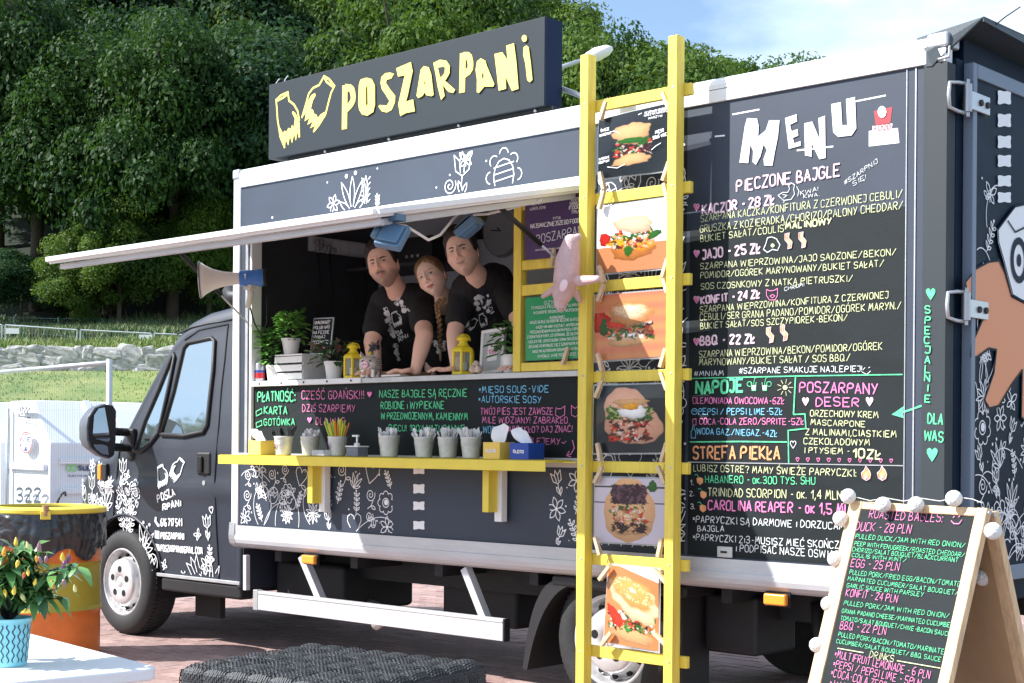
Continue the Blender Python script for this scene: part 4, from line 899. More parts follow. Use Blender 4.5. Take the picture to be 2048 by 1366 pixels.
WN=[(324,869),(349,783),(369,697),(378,686),(425,676),(431,682),(428,740),(421,800),(416,850),(409,864),(370,872)]
WQ=[(270,902),(276,893),(292,842),(320,778),(345,716),(350,708),(351,714),(338,780),(319,866),(300,890),(284,903)]
winm=[]
for nm,pp,lab in (('side_window',WN,None),('quarter_window',WQ,None)):
    g=cpoly(nm,pp,glass_dark,T,l=.004); cring('rubber_seal',pp,black_pl,g,9,l=.003)
# seams
for pts in ([(244,880),(240,900),(231,985),(227,1040)],[(457,648),(450,720),(443,780),(438,850),(433,909),(430,960),(433,1050),(437,1120),(439,1180)],[(457,648),(400,660),(370,680)]):
    m=MB(); m.tube([CP.m(*CP.at(*p),.0005) for p in pts],.004,5); m.build('door_seam',black_pl,T)
m=MB(); m.tube([CP.m(*CP.at(*p),.004) for p in ((356,668),(385,655),(420,647),(468,639))],.007,6); m.build('roof_gutter',black_pl,T,smooth=True)
# door handle, lock, indicator
u,v=CP.at(408,928); p=CP.m(u,v)
h=MB(); h.box(p.x-.068,p.x+.075,p.y-.014,p.y+.02,p.z-.072,p.z+.078); h=h.build('door_handle',black_pl,T,bevel=.018,seg=3)
m=MB(); m.box(p.x-.035,p.x+.01,p.y-.032,p.y-.012,p.z-.052,p.z+.05); m.build('handle_grip',M('gloss_black',(.01,.01,.01),.2),h,bevel=.008)
p=CP.m(*CP.at(409,966)); m=MB(); m.cyl(p,p-Vector((0,.008,0)),.016,n=12); m.build('door_lock',grey_alu,T)
p=CP.m(*CP.at(211,944)); m=MB(); m.box(p.x-.055,p.x-.01,p.y-.035,p.y+.01,p.z-.055,p.z+.055); m.build('side_indicator',amber,T,bevel=.01)
m=MB(); m.box(p.x-.008,p.x+.05,p.y-.03,p.y+.01,p.z-.06,p.z+.06); m.build('indicator_mount',black_pl,T,bevel=.01)
# mirror
mx_=-8.80
mr=MB()
P_=[(173,855),(176,835),(190,815),(210,808),(226,810),(232,820),(231,880),(228,912),(218,918),(200,912),(180,896),(174,880)]
pl_=Plane((mx_,0,0),(0,1,0),(0,0,1),(1,0,0)); P2=[pl_.at(*p) for p in P_]
N=len(P2); c=(sum(p[0] for p in P2)/N,sum(p[1] for p in P2)/N)
vs_=[];
for s,dx in ((1,0),(1,-.05),(.86,-.12),(.45,-.15)):
    vs_+=[(mx_+dx,c[0]+(p[0]-c[0])*s,c[1]+(p[1]-c[1])*s) for p in P2]
mr.add(vs_,[(k*N+i,k*N+(i+1)%N,(k+1)*N+(i+1)%N,(k+1)*N+i) for k in range(3) for i in range(N)]+[tuple(range(N-1,-1,-1)),tuple(3*N+i for i in range(N))])
mr=mr.build('wing_mirror',M('mirror_housing',(.10,.11,.13),.35),T,smooth=False,bevel=.006)
m=MB(); fillp(m,[(c[0]+(p[0]-c[0])*.93+.006,c[1]+(p[1]-c[1])*.95) for p in P2],lambda u,v,l:pl_.m(u,v,.004),0); m.build('mirror_surround',black_pl,mr)
g1=[(187,830),(196,817),(208,815),(219,880),(214,884),(190,878),(184,870)]; g2=[(185,889),(205,889),(214,893),(216,910),(203,908),(190,898)]
for g in (g1,g2): m=MB(); fillp(m,[pl_.at(*p) for p in g],lambda u,v,l:pl_.m(u,v,.009),0); m.build('mirror_glass',mirror,mr)
for py in (863,894):
    a=pl_.m(*pl_.at(229,py),-.03); b=CP.m(*CP.at(262,py+2)); m=MB(); m.cyl(a,b,.023,.024,n=12)
    for k in range(7): q=a.lerp(b,.15+.11*k); m.cyl(q,q+(b-a).normalized()*.008,.028,n=12)
    m.build('mirror_arm',black_pl,mr,smooth=False)
p=CP.m(*CP.at(267,880)); m=MB(); m.box(p.x-.05,p.x+.03,p.y-.03,p.y+.02,p.z-.14,p.z+.08); m.build('mirror_base',black_pl,mr,bevel=.02)
# roof fairing in front of the box
m=MB(); prf=[(-7.62,2.24),(-7.62,2.86),(-7.66,2.88),(-7.72,2.80),(-7.83,2.55),(-7.90,2.32),(-7.93,2.22)]
n=len(prf); m.add([(x,.17+ (2.88-z)*.02,z) for x,z in prf]+[(x,1.95,z) for x,z in prf],[tuple(range(n)),tuple(range(2*n-1,n-1,-1))]+[(i,n+i,n+(i+1)%n,(i+1)%n) for i in range(n)]); m.build('roof_fairing',M('fairing_grey',(.075,.085,.11),.4),T,bevel=.02)
m=MB(); m.tube([(-7.86,.16,2.30),(-7.8,.14,2.25),(-7.62,.12,2.24)],.05,8); m.build('fairing_foot',black_pl,T,smooth=True)
# blue jacket seen through the window: on the seat
# decals
m=MB()
lf=lambda x0,y0,s: (lambda X,Y:(CP.at(318,990)[0]+.0+ (X)*.38/1366, CP.at(318,990)[1]+(1366-Y)*.42/1366))
eu0,eu1=CP.at(316,950)[0],CP.at(370,950)[0]; ez0,ez1=CP.at(340,979)[1],CP.at(340,915)[1]
emblem(m,lambda X,Y:(eu0+(X-90)/840*(eu1-eu0), ez0+(1130-Y)/1040*(ez1-ez0)),.0075,CP.m)
m.build('emblem_print',print_w,T)
def ct_(s,x0,y0,x1,y1,h,sw,**k): m=MB(); tpx(m,CP,s,x0,y0,x1,y1,h,sw,**k); m.build('lettering',print_w,T)
ct_('POSZA',317,1005,352,990,13,3.0,jit=.12); ct_('RPANi',327,1022,363,1012,13,3.0,jit=.12)
ct_('616 717 541',323,1052,365,1052,14,2.8,jit=.02); ct_('POSZARPANI',323,1077,369,1079,12,2.8,jit=.02); ct_('POSZARPANI@GMAIL.COM',323,1102,406,1108,12,2.6,jit=.02)
m=MB(); ribbon(m,[CP.at(*p) for p in ((313,1034),(312,1042),(317,1050),(320,1051))],.02,CP.m); fillp(m,[CP.at(*p) for p in ((311,1061),(320,1062),(320,1078),(311,1076))],CP.m); fillp(m,[CP.at(*p) for p in ((311,1087),(320,1089),(321,1102),(311,1100))],CP.m); m.build('icon_print',print_w,T)
m=MB()
for (kd,px,py,s,r) in (('tulip',247,945,.20,0),('daisy',243,990,.12,.3),('big',256,983,.13,0),('cone',270,980,.12,0),('fly',256,952,.10,.5),('sprig',242,1032,.22,.4),('sprig',254,1030,.26,0),('sprig',264,1042,.22,-.4),('thorn',262,1020,.16,-.2),('heart',275,1009,.045,0),('crown',292,1075,.24,-.3),('daisy',288,1092,.14,0),('rose',307,1128,.17,0),('scroll',306,1150,.12,0),('fly',329,1131,.11,.4),('aster',368,1160,.13,0),('tulip',395,1150,.26,.5),('daisy',414,1130,.13,.2),('crown',424,1150,.24,0),('thorn',410,1165,.15,.8),('sprig',421,1112,.14,0),('tulip',416,1055,.17,.1),('fly',397,1070,.10,.7),('heart',424,1020,.05,.2),('dot',299,1110,.022,0),
  ('daisy',186,932,.11,0),('sprig',203,950,.20,.3),('tulip',186,978,.22,.1),('big',205,970,.14,0),('crown',214,990,.22,-.2),('rose',170,988,.15,.1),('scroll',180,1000,.16,0),('daisy',203,1012,.13,0),('aster',217,972,.15,0),('daisy',194,1003,.13,0),('sprig',165,975,.16,0),('fly',214,1015,.10,0)):
    u,v=CP.at(px,py); draw(m,kd,u,v,s,CP.m,r,.0058,(-9.95,-7.66,.46,1.5))
m.build('floral_drawing',print_w,T,kind='stuff')
# ------------------------------------------------------------------ wheels
hole=M('wheel_hole',(.004,.004,.004),.9)
def wheel(cx,cy,cz,steer=0,dual=False,name='wheel'):
    Tm=Matrix.Translation((cx,cy,cz))@Matrix.Rotation(steer,4,'Z')@Matrix.Rotation(math.pi/2,4,'X')   # local z -> -Y (towards viewer)
    r=TR; ty=MB(); ty.lathe([(.225,-.0),(.232,.006),(.24,.012),(.28,.020),(.325,.012),(.345,-.005),(r-.006,-.025),(r,-.05),(r,-.17),(r-.012,-.20),(.30,-.215),(.22,-.21)],Tm,64)
    ty=ty.build('tyre',rubber,wp,smooth=True)
    tr=MB()
    for k in range(72):
        a=2*math.pi*k/72
        for z in (-.045,-.10,-.15): tr.box(-.006,.006,r-.004,r+.004,-.018+z,.018+z,Tm@Matrix.Rotation(a+z,4,'Z'))
    tr.build('tread',rubber,ty,kind='stuff')
    rim=MB(); rim.lathe([(r_*1.09,z_) for r_,z_ in [(.214,.004),(.205,.010),(.198,.004),(.196,-.018),(.185,-.030),(.182,-.055),(.17,-.05),(.150,-.018),(.146,-.004)]],Tm,48); rim=rim.build('rim',alloy,wp,smooth=True)
    for k in range(12):
        a=2*math.pi*k/12; d=Matrix.Rotation(a,4,'Z'); m=MB(); m.cyl(Tm@d@Vector((.178,0,-.042)),Tm@d@Vector((.1795,0,-.0285)),.015,n=12); m.build('rim_hole',hole,rim)
    cap=MB(); cap.lathe([(.160,-.006),(.156,.012),(.143,.022),(.10,.026),(.045,.027),(.042,.022),(.036,.022),(.032,.027),(.001,.028)],Tm,40,closed=False); cap=cap.build('wheel_cap',M('cap_silver',(.62,.62,.63),.33,.45,var=.12,vs=10),wp,smooth=True)
    for k in range(5):
        a=2*math.pi*k/5+.3; d=Matrix.Rotation(a,4,'Z'); m=MB(); m.cyl(Tm@d@Vector((.088,0,.02)),Tm@d@Vector((.088,0,.0278)),.0225,n=16); m.build('cap_recess',hole,cap)
wp=bpy.data.objects.new('front_wheel',None); COL.objects.link(wp); wp.parent=T; wp.matrix_basis=T.matrix_basis.inverted(); wheel(HX,.085,HZ,0)
wp=bpy.data.objects.new('rear_wheel',None); COL.objects.link(wp); wp.parent=T; wp.matrix_basis=T.matrix_basis.inverted(); RX=aty(1222,1300,.1).x; wheel(RX,.10,TR-.002,0)
m=MB()
for x in (HX,RX): m.cyl((x,1.85,TR),(x,2.05,TR),TR,n=32); 
wo=MB(); wo.cyl((HX,1.83,TR),(HX,2.04,TR),TR,n=32); wo.build('far_wheel',rubber,T); wo=MB(); wo.cyl((RX,1.83,TR),(RX,2.04,TR),TR,n=32); wo.build('far_wheel',rubber,T)
# underbody
m=MB(); m.box(-7.6,X1-.1,.45,.53,.50,.66); m.build('chassis_rail',black_st,T)
m=MB(); m.box(-7.6,X1-.1,1.5,1.58,.50,.66); m.build('chassis_rail',black_st,T)
for x in (-7.3,-6.6,-5.9,-5.2,-4.0,-3.4): m=MB(); m.box(x,x+.06,.1,2.0,.60,.67); m.build('cross_member',black_st,T)
m=MB(); m.cyl((RX,.3,TR),(RX,1.85,TR),.05,n=10); m.build('rear_axle',black_st,T)
m=MB(); m.box(-7.55,-6.9,.30,.9,.30,.58); m.build('fuel_tank',black_st,T,bevel=.03)
m=MB(); m.box(-6.3,-5.7,.55,1.2,.28,.55); m.build('spare_carrier',black_st,T,bevel=.03)
m=MB(); m.box(RX+.45,RX+.75,.25,.60,.34,.62); m.build('storage_box',black_st,T,bevel=.02)
m=MB(); m.tube([(RX+.95,.45,.60),(RX+.98,.42,.46),(RX+1.06,.40,.34),(RX+1.2,.42,.30)],.03,8); m.build('tow_bracket',black_st,T,smooth=True)
m=MB(); m.box(-8.40,-8.12,.30,.34,.16,.42); m.build('mud_flap',rubber,T)
m=MB(); m.box(RX+.40,RX+.42,.12,.34,.13,.60); m.build('mud_flap',rubber,T)
ex=atz(628,1262,.27); m=MB(); m.tube([(ex.x-.9,.7,.36),(ex.x-.3,.5,.33),(ex.x,.32,.30),(ex.x+.03,.20,.27)],.032,12); m.build('exhaust_pipe',grey_alu,T,smooth=True)
# rear wheel arch: black curved guard in front of the tyre
m=MB(); cv=chaikin([(RX-.22,.655),(RX-.36,.64),(RX-.45,.52),(RX-.50,.36),(RX-.53,.17)],3); cvi=chaikin([(RX-.06,.655),(RX-.26,.62),(RX-.38,.50),(RX-.455,.34),(RX-.50,.17)],3); n=len(cv)
vs_=[(x,.035,z) for x,z in cv]+[(x,.035,z) for x,z in cvi]+[(x,.42,z) for x,z in cv]+[(x,.42,z) for x,z in cvi]
m.add(vs_,[(i,i+1,n+i+1,n+i) for i in range(n-1)]+[(2*n+i+1,2*n+i,3*n+i,3*n+i+1) for i in range(n-1)]+[(i+1,i,2*n+i,2*n+i+1) for i in range(n-1)]+[(n+i,n+i+1,3*n+i+1,3*n+i) for i in range(n-1)]+[(n-1,2*n-1,4*n-1,3*n-1)])
m.build('wheel_guard',black_pl,T,smooth=False)
m=MB(); m.box(RX-.34,RX+.5,.03,.40,.61,.668); m.build('wheel_guard',black_pl,T,bevel=.02)
# aluminium side guard with two legs
a=aty(522,1200,.02); b=aty(1012,1262,.02); z0=.5*(a.z+b.z)-.055; gd=MB(); gd.box(a.x,b.x,-.005,.035,z0,z0+.115); gd=gd.build('side_guard',rail_alu,T,bevel=.004)
m=MB(); m.box(a.x,b.x,-.009,-.004,z0+.098,z0+.103); m.build('guard_groove',grey_alu,gd)
m=MB(); m.box(a.x-.045,a.x-.002,-.008,.038,z0-.004,z0+.12); m.build('guard_end',grey_alu,gd,bevel=.004); m=MB(); m.box(b.x+.001,b.x+.012,-.007,.037,z0-.002,z0+.117); m.build('guard_end',black_pl,gd)
for p0,p1 in (((606,1112),(648,1212)),((932,1136),(972,1238))):
    q0=aty(*p0,.06); q1=aty(*p1,.06); m=MB(); m.bar(q0,q1,.045,.05,up=(0,1,0)); m.build('guard_leg',rail_alu,gd,bevel=.004)
p=aty(493,1110,.03); q=aty(493,1180,.03); m=MB(); m.bar(p,q,.03,.03,up=(0,1,0)); m.build('cab_strut',rail_alu,T)
for px,py in ((619,1119),(1552,1199)):
    p=aty(px,py,-.0); m=MB(); m.box(p.x-.058,p.x+.058,p.y-.018,p.y+.012,p.z-.026,p.z+.026); mk=m.build('marker_lamp',amber,T,bevel=.01,seg=3); m=MB(); m.box(p.x-.064,p.x+.064,p.y+.010,p.y+.022,p.z-.032,p.z+.032); m.build('lamp_base',black_pl,mk)
# ------------------------------------------------------------------ roof sign
S0,S1,SZ0,SZ1=aty(538,170).x,aty(1090,32).x,3.048,3.50
SG=thing('roof_sign','long dark sign board with yellow hands and lettering standing on the truck roof','sign',((S0+S1)/2,.07,SZ0),)
m=MB(); m.box(S0,S1,0,.135,SZ0,SZ1); m.build('sign_box',[signblk],SG,bevel=.003)
m=MB(); m.box(S1+.001,S1+.004,.004,.131,SZ0+.002,SZ1-.002); m.build('side_cover',signsd,SG)
m=MB(); m.box(S0+.15,S1+.03,.03,.10,3.026,SZ0-.002); m.build('mounting_rail',black_st,SG)
for k in range(4): m=MB(); x=S0+.5+k*.55; m.cyl((x,.02,SZ0-.012),(x,.03,SZ0-.012),.008,n=8); m.build('bolt',grey_alu,SG)
m=MB(); m.tube([(S1-.01,.14,3.16),(S1+.12,.20,3.10),(S1+.22,.25,3.03)],.014,8); m.build('brace',grey_alu,SG,smooth=True)
for px,py in ((553,166),(570,160)): p=aty(px,py,.05); m=MB(); m.tube([p-U*.03,p,p+Vector((.03,0,.02))],.005,5); m.build('lifting_eye',grey_alu,SG)
fs=lambda p:SIDE.at(680+p[0]/4.655,20+p[1]/4.655)
def letter(strokes,fills=(),wd=.045):
    m=MB(); 
    for st in strokes:
        w2=wd
        if isinstance(st,tuple): w2,st=st
        P=chaikin([fs(p) for p in st],1) if len(st)>3 else [fs(p) for p in st]
        ribbon(m,P,w2,SIDE.m,base=.004)
    for f in fills: fillp(m,[fs(p) for p in f],SIDE.m,base=.004)
    o=m.build('letter',sign_y,SG); s_=o.modifiers.new('s','SOLIDIFY'); s_.thickness=.004
letter([(.044,[(45,1110),(50,700)]),(.040,[(50,722),(112,728),(130,800),(122,860),(62,925)])])
letter([],[[(185,700),(200,650),(255,632),(305,645),(333,700),(334,880),(318,950),(262,986),(215,975),(188,930),(180,880),(252,880),(255,905),(268,880),(266,720),(257,705),(250,730),(250,879),(179,879)]])
letter([],[[(505,595),(470,583),(425,590),(390,625),(382,680),(395,740),(430,790),(465,850),(440,890),(375,885),(362,900),(395,945),(440,955),(485,930),(515,860),(518,800),(470,740),(432,680),(438,650),(480,640)]])
letter([],[[(533,545),(668,487),(685,570),(640,790),(622,855),(690,835),(705,945),(625,960),(570,988),(552,880),(612,610),(550,622)]])
letter([],[[(722,800),(760,560),(790,525),(835,535),(858,600),(880,790),(862,805),(812,795),(795,765),(778,800),(738,822)]])
letter([],[[(878,495),(940,465),(1000,475),(1030,520),(1028,590),(1000,640),(985,660),(1080,745),(1060,775),(1020,765),(965,700),(982,800),(950,838),(920,720),(900,600)]])
letter([(.042,[(1140,770),(1148,400)]),(.040,[(1148,428),(1205,428),(1222,500),(1215,560),(1160,600)])])
letter([],[[(1272,560),(1285,480),(1320,452),(1362,475),(1375,520),(1445,690),(1435,715),(1350,715),(1300,775),(1283,765),(1285,650)]])
letter([],[[(1447,412),(1520,395),(1570,470),(1557,335),(1628,312),(1650,480),(1670,735),(1610,755),(1550,620),(1555,735),(1487,752),(1470,600)]])
letter([],[[(1718,350),(1745,332),(1765,350),(1785,500),(1800,650),(1775,675),(1752,655),(1735,500),(1715,420)],[(1725+24*math.cos(a*.6283),267+33*math.sin(a*.6283)) for a in range(10)]])
m=MB()
for f in ([(795,680),(806,660),(803,690),(797,702)],[(1335,600),(1345,580),(1345,640),(1333,630)],[(925,540),(985,530),(980,590),(945,630)]): fillp(m,[fs(p) for p in f],SIDE.m,base=.0115)
m.build('letter_counter',signblk,SG)
fe=lambda p:SIDE.at(540+p[0]/7.19,140+p[1]/7.19)
m=MB(); emblem(m,lambda X,Y:fe((X,Y)),.013,SIDE.m,which=1); m.build('hand_emblem',sign_y,SG); m=MB(); emblem(m,lambda X,Y:fe((X,Y)),.013,SIDE.m,which=2); m.build('hand_emblem',sign_y,SG)
# ------------------------------------------------------------------ yellow serving shelf
SY0,SY1=-.235,-.012; sa=aty(436,912,SY0); sb=aty(1090,928,SY0); SHZ=(sa.z+sb.z)/2+.01
SH=thing('serving_shelf','long yellow metal serving shelf fixed below the chalk written counter front','shelf',((sa.x+sb.x)/2,-.1,SHZ))
m=MB(); m.box(sa.x,sb.x,SY0,SY0+.006,SHZ-.052,SHZ); m.build('front_lip',yellow_m,SH,bevel=.002)
m=MB(); n=150
m.box(sa.x,sb.x,SY0+.007,SY1,SHZ-.008,SHZ-.003); m.build('tray',yellow_m,SH)
m=MB()
for k in range(n):
    x=sa.x+(sb.x-sa.x)*(k+.3)/n; m.box(x,x+.006,SY0+.01,SY1-.01,SHZ-.003,SHZ+.004)
m.build('tread_ribs',yellow_m,SH,kind='stuff')
m=MB(); m.box(sb.x,OX1,-.10,-.012,SHZ-.010,SHZ-.004); m.build('tray',yellow_m,SH)
for px in (628,979):
    p=aty(px,950,-.10); m=MB(); m.box(p.x-.022,p.x+.022,-.13,-.06,SHZ-.27,SHZ-.055); b_=m.build('bracket',yellow_m,SH,bevel=.003); m=MB(); m.box(p.x+.0,p.x+.05,-.062,-.018,SHZ-.32,SHZ-.055); m.build('bracket_foot',white_alu,b_,bevel=.003)
# ------------------------------------------------------------------ goods on the shelf
SZt=SHZ+.0045
def on_shelf(px,Y=-.13): return aty(px,905,Y).x
stick_o=M('sticker_orange',(.75,.30,.08),.5); stick_p=M('sticker_pink',(.72,.45,.42),.5)
def bucket_mesh(): 
    m=MB(); m.lathe([(.001,.002),(.040,.002),(.043,.0),(.0435,.006),(.055,.102),(.0575,.108),(.0565,.112),(.054,.108),(.052,.10),(.041,.012),(.001,.010)],None,28); return m
bk=bucket_mesh().build('pail',zinc,smooth=True); pail_me=bk.data; bpy.data.objects.remove(bk)
def bucket(px,Y,label,s=1.0):
    x=on_shelf(px,Y); t=thing('metal_bucket',label,'bucket',(x,Y,SZt),'zinc buckets on the yellow shelf')
    o=bpy.data.objects.new('pail',pail_me); COL.objects.link(o); o.parent=t; o.scale=(s,s,s)
    for z in (.075,.083,.066):
        m=MB(); r=.0435+.0117*z/.1+.0005; m.lathe([(r*s,(z-.002)*s),(r*s+.0016,z*s),(r*s,(z+.002)*s)],Matrix.Translation((x,Y,SZt)),28); m.build('bead_ring',zinc,t,smooth=True)
    return t,x
def cutlery(t,x,Y,mat,n,h0,h1,spread,wdt,nm,seed,s=1.):
    rd_=random.Random(seed)
    for i in range(n):
        a=rd_.uniform(0,6.28); r=rd_.uniform(.2,1)*.040*s; base=Vector((x+.5*r*math.cos(a),Y+.5*r*math.sin(a),SZt+.03)); h=rd_.uniform(h0,h1); top=Vector((x+r*(1+spread)*math.cos(a),Y+r*(1+spread)*math.sin(a),SZt+h))
        m=MB(); d=(top-base).normalized(); w_=wdt
        if nm=='straw': m.cyl(base,top,w_,n=7)
        else:
            s_=d.cross(Vector((math.cos(a*3),math.sin(a*3),.1))).normalized(); q=base.lerp(top,.78); e=base.lerp(top,.9)
            k=s_.cross(d)*.0012
            P=[base-s_*w_*.4,base+s_*w_*.4,q+s_*w_*.5,e+s_*w_*1.1,top+s_*w_*.5,top-s_*w_*.5,e-s_*w_*1.1,q-s_*w_*.5]
            m.add([p+k for p in P]+[p-k for p in P],[tuple(range(8)),tuple(range(15,7,-1))]+[(j,8+j,8+(j+1)%8,(j+1)%8) for j in range(8)])
        m.build(nm,mat if not isinstance(mat,list) else rd_.choice(mat),t)
def sticker(t,x,Y,mat,rot=-.35,z=.055):
    m=MB(); r=.053
    pts=[]
    for i in range(16):
        a=i*math.pi/8; th=-math.pi/2+rot+.40*math.cos(a); zz=z+.024*math.sin(a); rr=.0435+.0117*zz/.1+.0025; pts.append((x+rr*math.cos(th),Y+rr*math.sin(th),SZt+zz))
    m.add(pts,[tuple(range(16))]); m.build('round_sticker',mat,t)
    m=MB(); 
    for dz,w_ in ((-.008,.16),(.004,.10)): 
        pts=[]
        for i in range(8): a=i*math.pi/4; th=-math.pi/2+rot+w_*math.cos(a); zz=z+dz+.011*math.sin(a); rr=.0435+.0117*zz/.1+.0045; pts.append((x+rr*math.cos(th),Y+rr*math.sin(th),SZt+zz))
        m.add(pts,[tuple(range(8))])
    m.build('sticker_figure',black_pl,t)
t,x=bucket(567,-.15,'zinc bucket of black plastic spoons, second thing from the left on the shelf'); cutlery(t,x,-.15,M('black_spoon',(.012,.010,.010),.25),16,.135,.175,.9,.011,'spoon',1); sticker(t,x,-.15,stick_p)
t,x=bucket(620,-.11,'zinc bucket of white cutlery standing between the spoons and the straws'); cutlery(t,x,-.11,wht_pl,26,.125,.16,.55,.009,'fork',2)
t,x=bucket(675,-.13,'zinc bucket full of green, orange and yellow drinking straws'); cutlery(t,x,-.13,[M('straw_green',(.20,.55,.08),.3),M('straw_orange',(.85,.25,.03),.3),M('straw_yellow',(.85,.60,.04),.3),M('straw_lime',(.55,.65,.08),.3)],34,.17,.215,1.0,.0036,'straw',3); sticker(t,x,-.13,M('sticker_violet',(.55,.42,.60),.5))
for px,Y,lab,sd_,st_ in ((778,-.12,'zinc bucket with an orange sticker and white wooden forks',4,1),(848,-.10,'zinc bucket of white forks, leftmost of the three close together',5,0),(896,-.10,'zinc bucket of white forks, middle one of the three close together',6,0),(942,-.12,'zinc bucket of white forks, rightmost, next to the yellow tissue box',7,0)):
    t,x=bucket(px,Y,lab,1.06 if st_ else 1.0); cutlery(t,x,Y,wht_pl,30,.13,.165,.75,.009,'fork',sd_)
    if st_: sticker(t,x,Y,stick_o,-.9)
def tissue_box(px,Y,w_,d_,h_,mat,label,paper=1.,lean=0,pr=None,seed=0):
    x=on_shelf(px,Y); t=thing('tissue_box',label,'tissue box',(x,Y,SZt)); m=MB(); m.box(x-w_/2,x+w_/2,Y-d_/2,Y+d_/2,SZt,SZt+h_); m.build('carton',mat,t,bevel=.002)
    rd_=random.Random(seed); m=MB(); g=7; 
    for i in range(g):
        for j in range(g):
            u=i/(g-1)-.5; v=j/(g-1); wd=.035+.05*math.sin(v*2.6); m.v.append((x+u*wd*1.6+lean*v*.05+.01*math.sin(v*5+u*4),Y+.018*math.sin(u*7+v*2),SZt+h_-.005+v*.085*paper+.01*math.sin(u*6+seed)*v)); m.c.append(None)
    for i in range(g-1):
        for j in range(g-1): m.f.append((i*g+j,(i+1)*g+j,(i+1)*g+j+1,i*g+j+1)); m.mi.append(0)
    o=m.build('paper_tissue',M('tissue_paper',(.85,.86,.88),.9),t,smooth=True); s_=o.modifiers.new('s','SOLIDIFY'); s_.thickness=.002; o.modifiers.new('u','SUBSURF').levels=1
    if pr:
        m=MB(); pl=Plane((0,Y-d_/2-.0015,0),(1,0,0),(0,0,1),(0,-1,0)); c=(x-.0,SZt+h_*.5); text(m,pr,(c[0]-.035,c[1]-.008),(c[0]+.035,c[1]-.008),.014,.004,pl.m,jit=.1); m.build('box_print',print_w,t)
    return t
tissue_box(524,-.14,.115,.115,.085,M('carton_yellow',(.85,.66,.16),.55),'pale yellow tissue box at the left end of the shelf beside the black spoons',.8,-1,None,3)
tissue_box(998,-.15,.115,.115,.085,M('carton_yellow2',(.80,.55,.10),.55),'golden yellow tissue box between the last zinc bucket and the blue box',1.1,.5,'OLEDO',1)
tissue_box(1054,-.15,.125,.12,.082,M('carton_blue',(.01,.06,.33),.5),'blue tissue box at the right end of the yellow shelf',.9,-1,'OLEDO',2)
clear=M('clear_plastic',(.80,.84,.86),.15,alpha=.45,coat=.4)
x=on_shelf(642,-.2); t=thing('clear_tray','small clear plastic tray standing in front of the white cutlery bucket','tray',(x,-.2,SZt)); m=MB(); m.box(x-.05,x+.05,-.23,-.17,SZt,SZt+.035); m.build('tray_shell',clear,t,bevel=.008)
x=on_shelf(714,-.16); t=thing('soap_dispenser','clear square soap dispenser with a white pump beside the straws','dispenser',(x,-.16,SZt)); m=MB(); m.box(x-.05,x+.05,-.20,-.12,SZt,SZt+.052); m.build('bottle',M('dispenser_glass',(.16,.20,.25),.1,alpha=.7,coat=.5),t,bevel=.006)
m=MB(); m.box(x-.052,x+.052,-.202,-.118,SZt+.0525,SZt+.060); m.cyl((x,-.16,SZt+.06),(x,-.16,SZt+.075),.017,n=12); m.cyl((x,-.16,SZt+.075),(x,-.16,SZt+.115),.006,n=8); m.box(x-.035,x+.012,-.167,-.153,SZt+.110,SZt+.120); m.build('pump',wht_pl,t,bevel=.001)
# ------------------------------------------------------------------ goods on the counter
CZ=1.7005
def cpos(px,Y): return Vector((aty(px,755,Y).x,Y,CZ))
leafg=M('basil_leaf',(.09,.28,.035),.5,attr=True,var=.15,vs=40,spec=.4)
def plant(t,c,r,h,n,ls,cols,seed,droop=.2,bias=(0,0),up=.7):
    rd_=random.Random(seed); mstem=MB()
    L_=[]
    for i in range(n):
        a=rd_.uniform(0,6.28); rr=r*math.sqrt(rd_.random()); z=h*(rd_.random()**.8); q=c+Vector((rr*math.cos(a)*(1.15-.5*abs(z/h-.5))+bias[0]*z,rr*math.sin(a),z)); d=Vector((math.cos(a+rd_.uniform(-1,1)),math.sin(a+rd_.uniform(-1,1)),up*rd_.uniform(-.5,1)-droop)).normalized(); L_.append((q,d,ls*rd_.uniform(.6,1.2),rd_.choice(cols)))
        if i%4==0: mstem.tube([c+Vector((rr*.2*math.cos(a),rr*.2*math.sin(a),-.02)),c.lerp(q,.6)+Vector((0,0,.01)),q],.0016,4,caps=False)
    mstem.build('stems',leafg,t,kind='stuff')
    big=[]; m=MB()
    for i,(q,d,s,cl) in enumerate(L_):
        sd_=d.cross(U); sd_=sd_.normalized() if sd_.length>.01 else Vector((1,0,0)); nn=sd_.cross(d)
        P=[q,q+d*s*.35+sd_*s*.27+nn*s*.06,q+d*s*.75+sd_*s*.2+nn*s*.03,q+d*s-U*s*.12,q+d*s*.75-sd_*s*.2+nn*s*.03,q+d*s*.35-sd_*s*.27+nn*s*.06,q+d*s*.4-nn*s*.04]
        m.add(P,[(0,1,6),(1,2,6),(2,3,6),(3,4,6),(4,5,6),(5,0,6)],cl)
    m.build('leaves',leafg,t,smooth=True,kind='stuff')
def pot(t,c,r,h,mat=wht_pl): m=MB(); m.lathe([(.001,0),(r*.72,0),(r*.95,h*.8),(r*1.02,h*.8),(r*1.04,h),(r*.94,h),(r*.9,h*.9),(.001,h*.88)],Matrix.Translation(c),28); m.build('pot',mat,t,smooth=False,bevel=.001)
G1=[(.16,.38,.06),(.22,.46,.09),(.10,.27,.05)]; G2=[(.05,.17,.04),(.09,.24,.05),(.04,.12,.04)]; G3=[(.05,.15,.05),(.10,.10,.06),(.13,.06,.06),(.08,.20,.06)]
c=cpos(548,.08); t=thing('basil_plant','full green basil in a white pot, leftmost plant on the counter','plant',c); pot(t,c,.05,.10); plant(t,c+U*.09,.085,.24,260,.055,[(.10,.28,.05),(.15,.36,.06),(.06,.18,.04)],1)
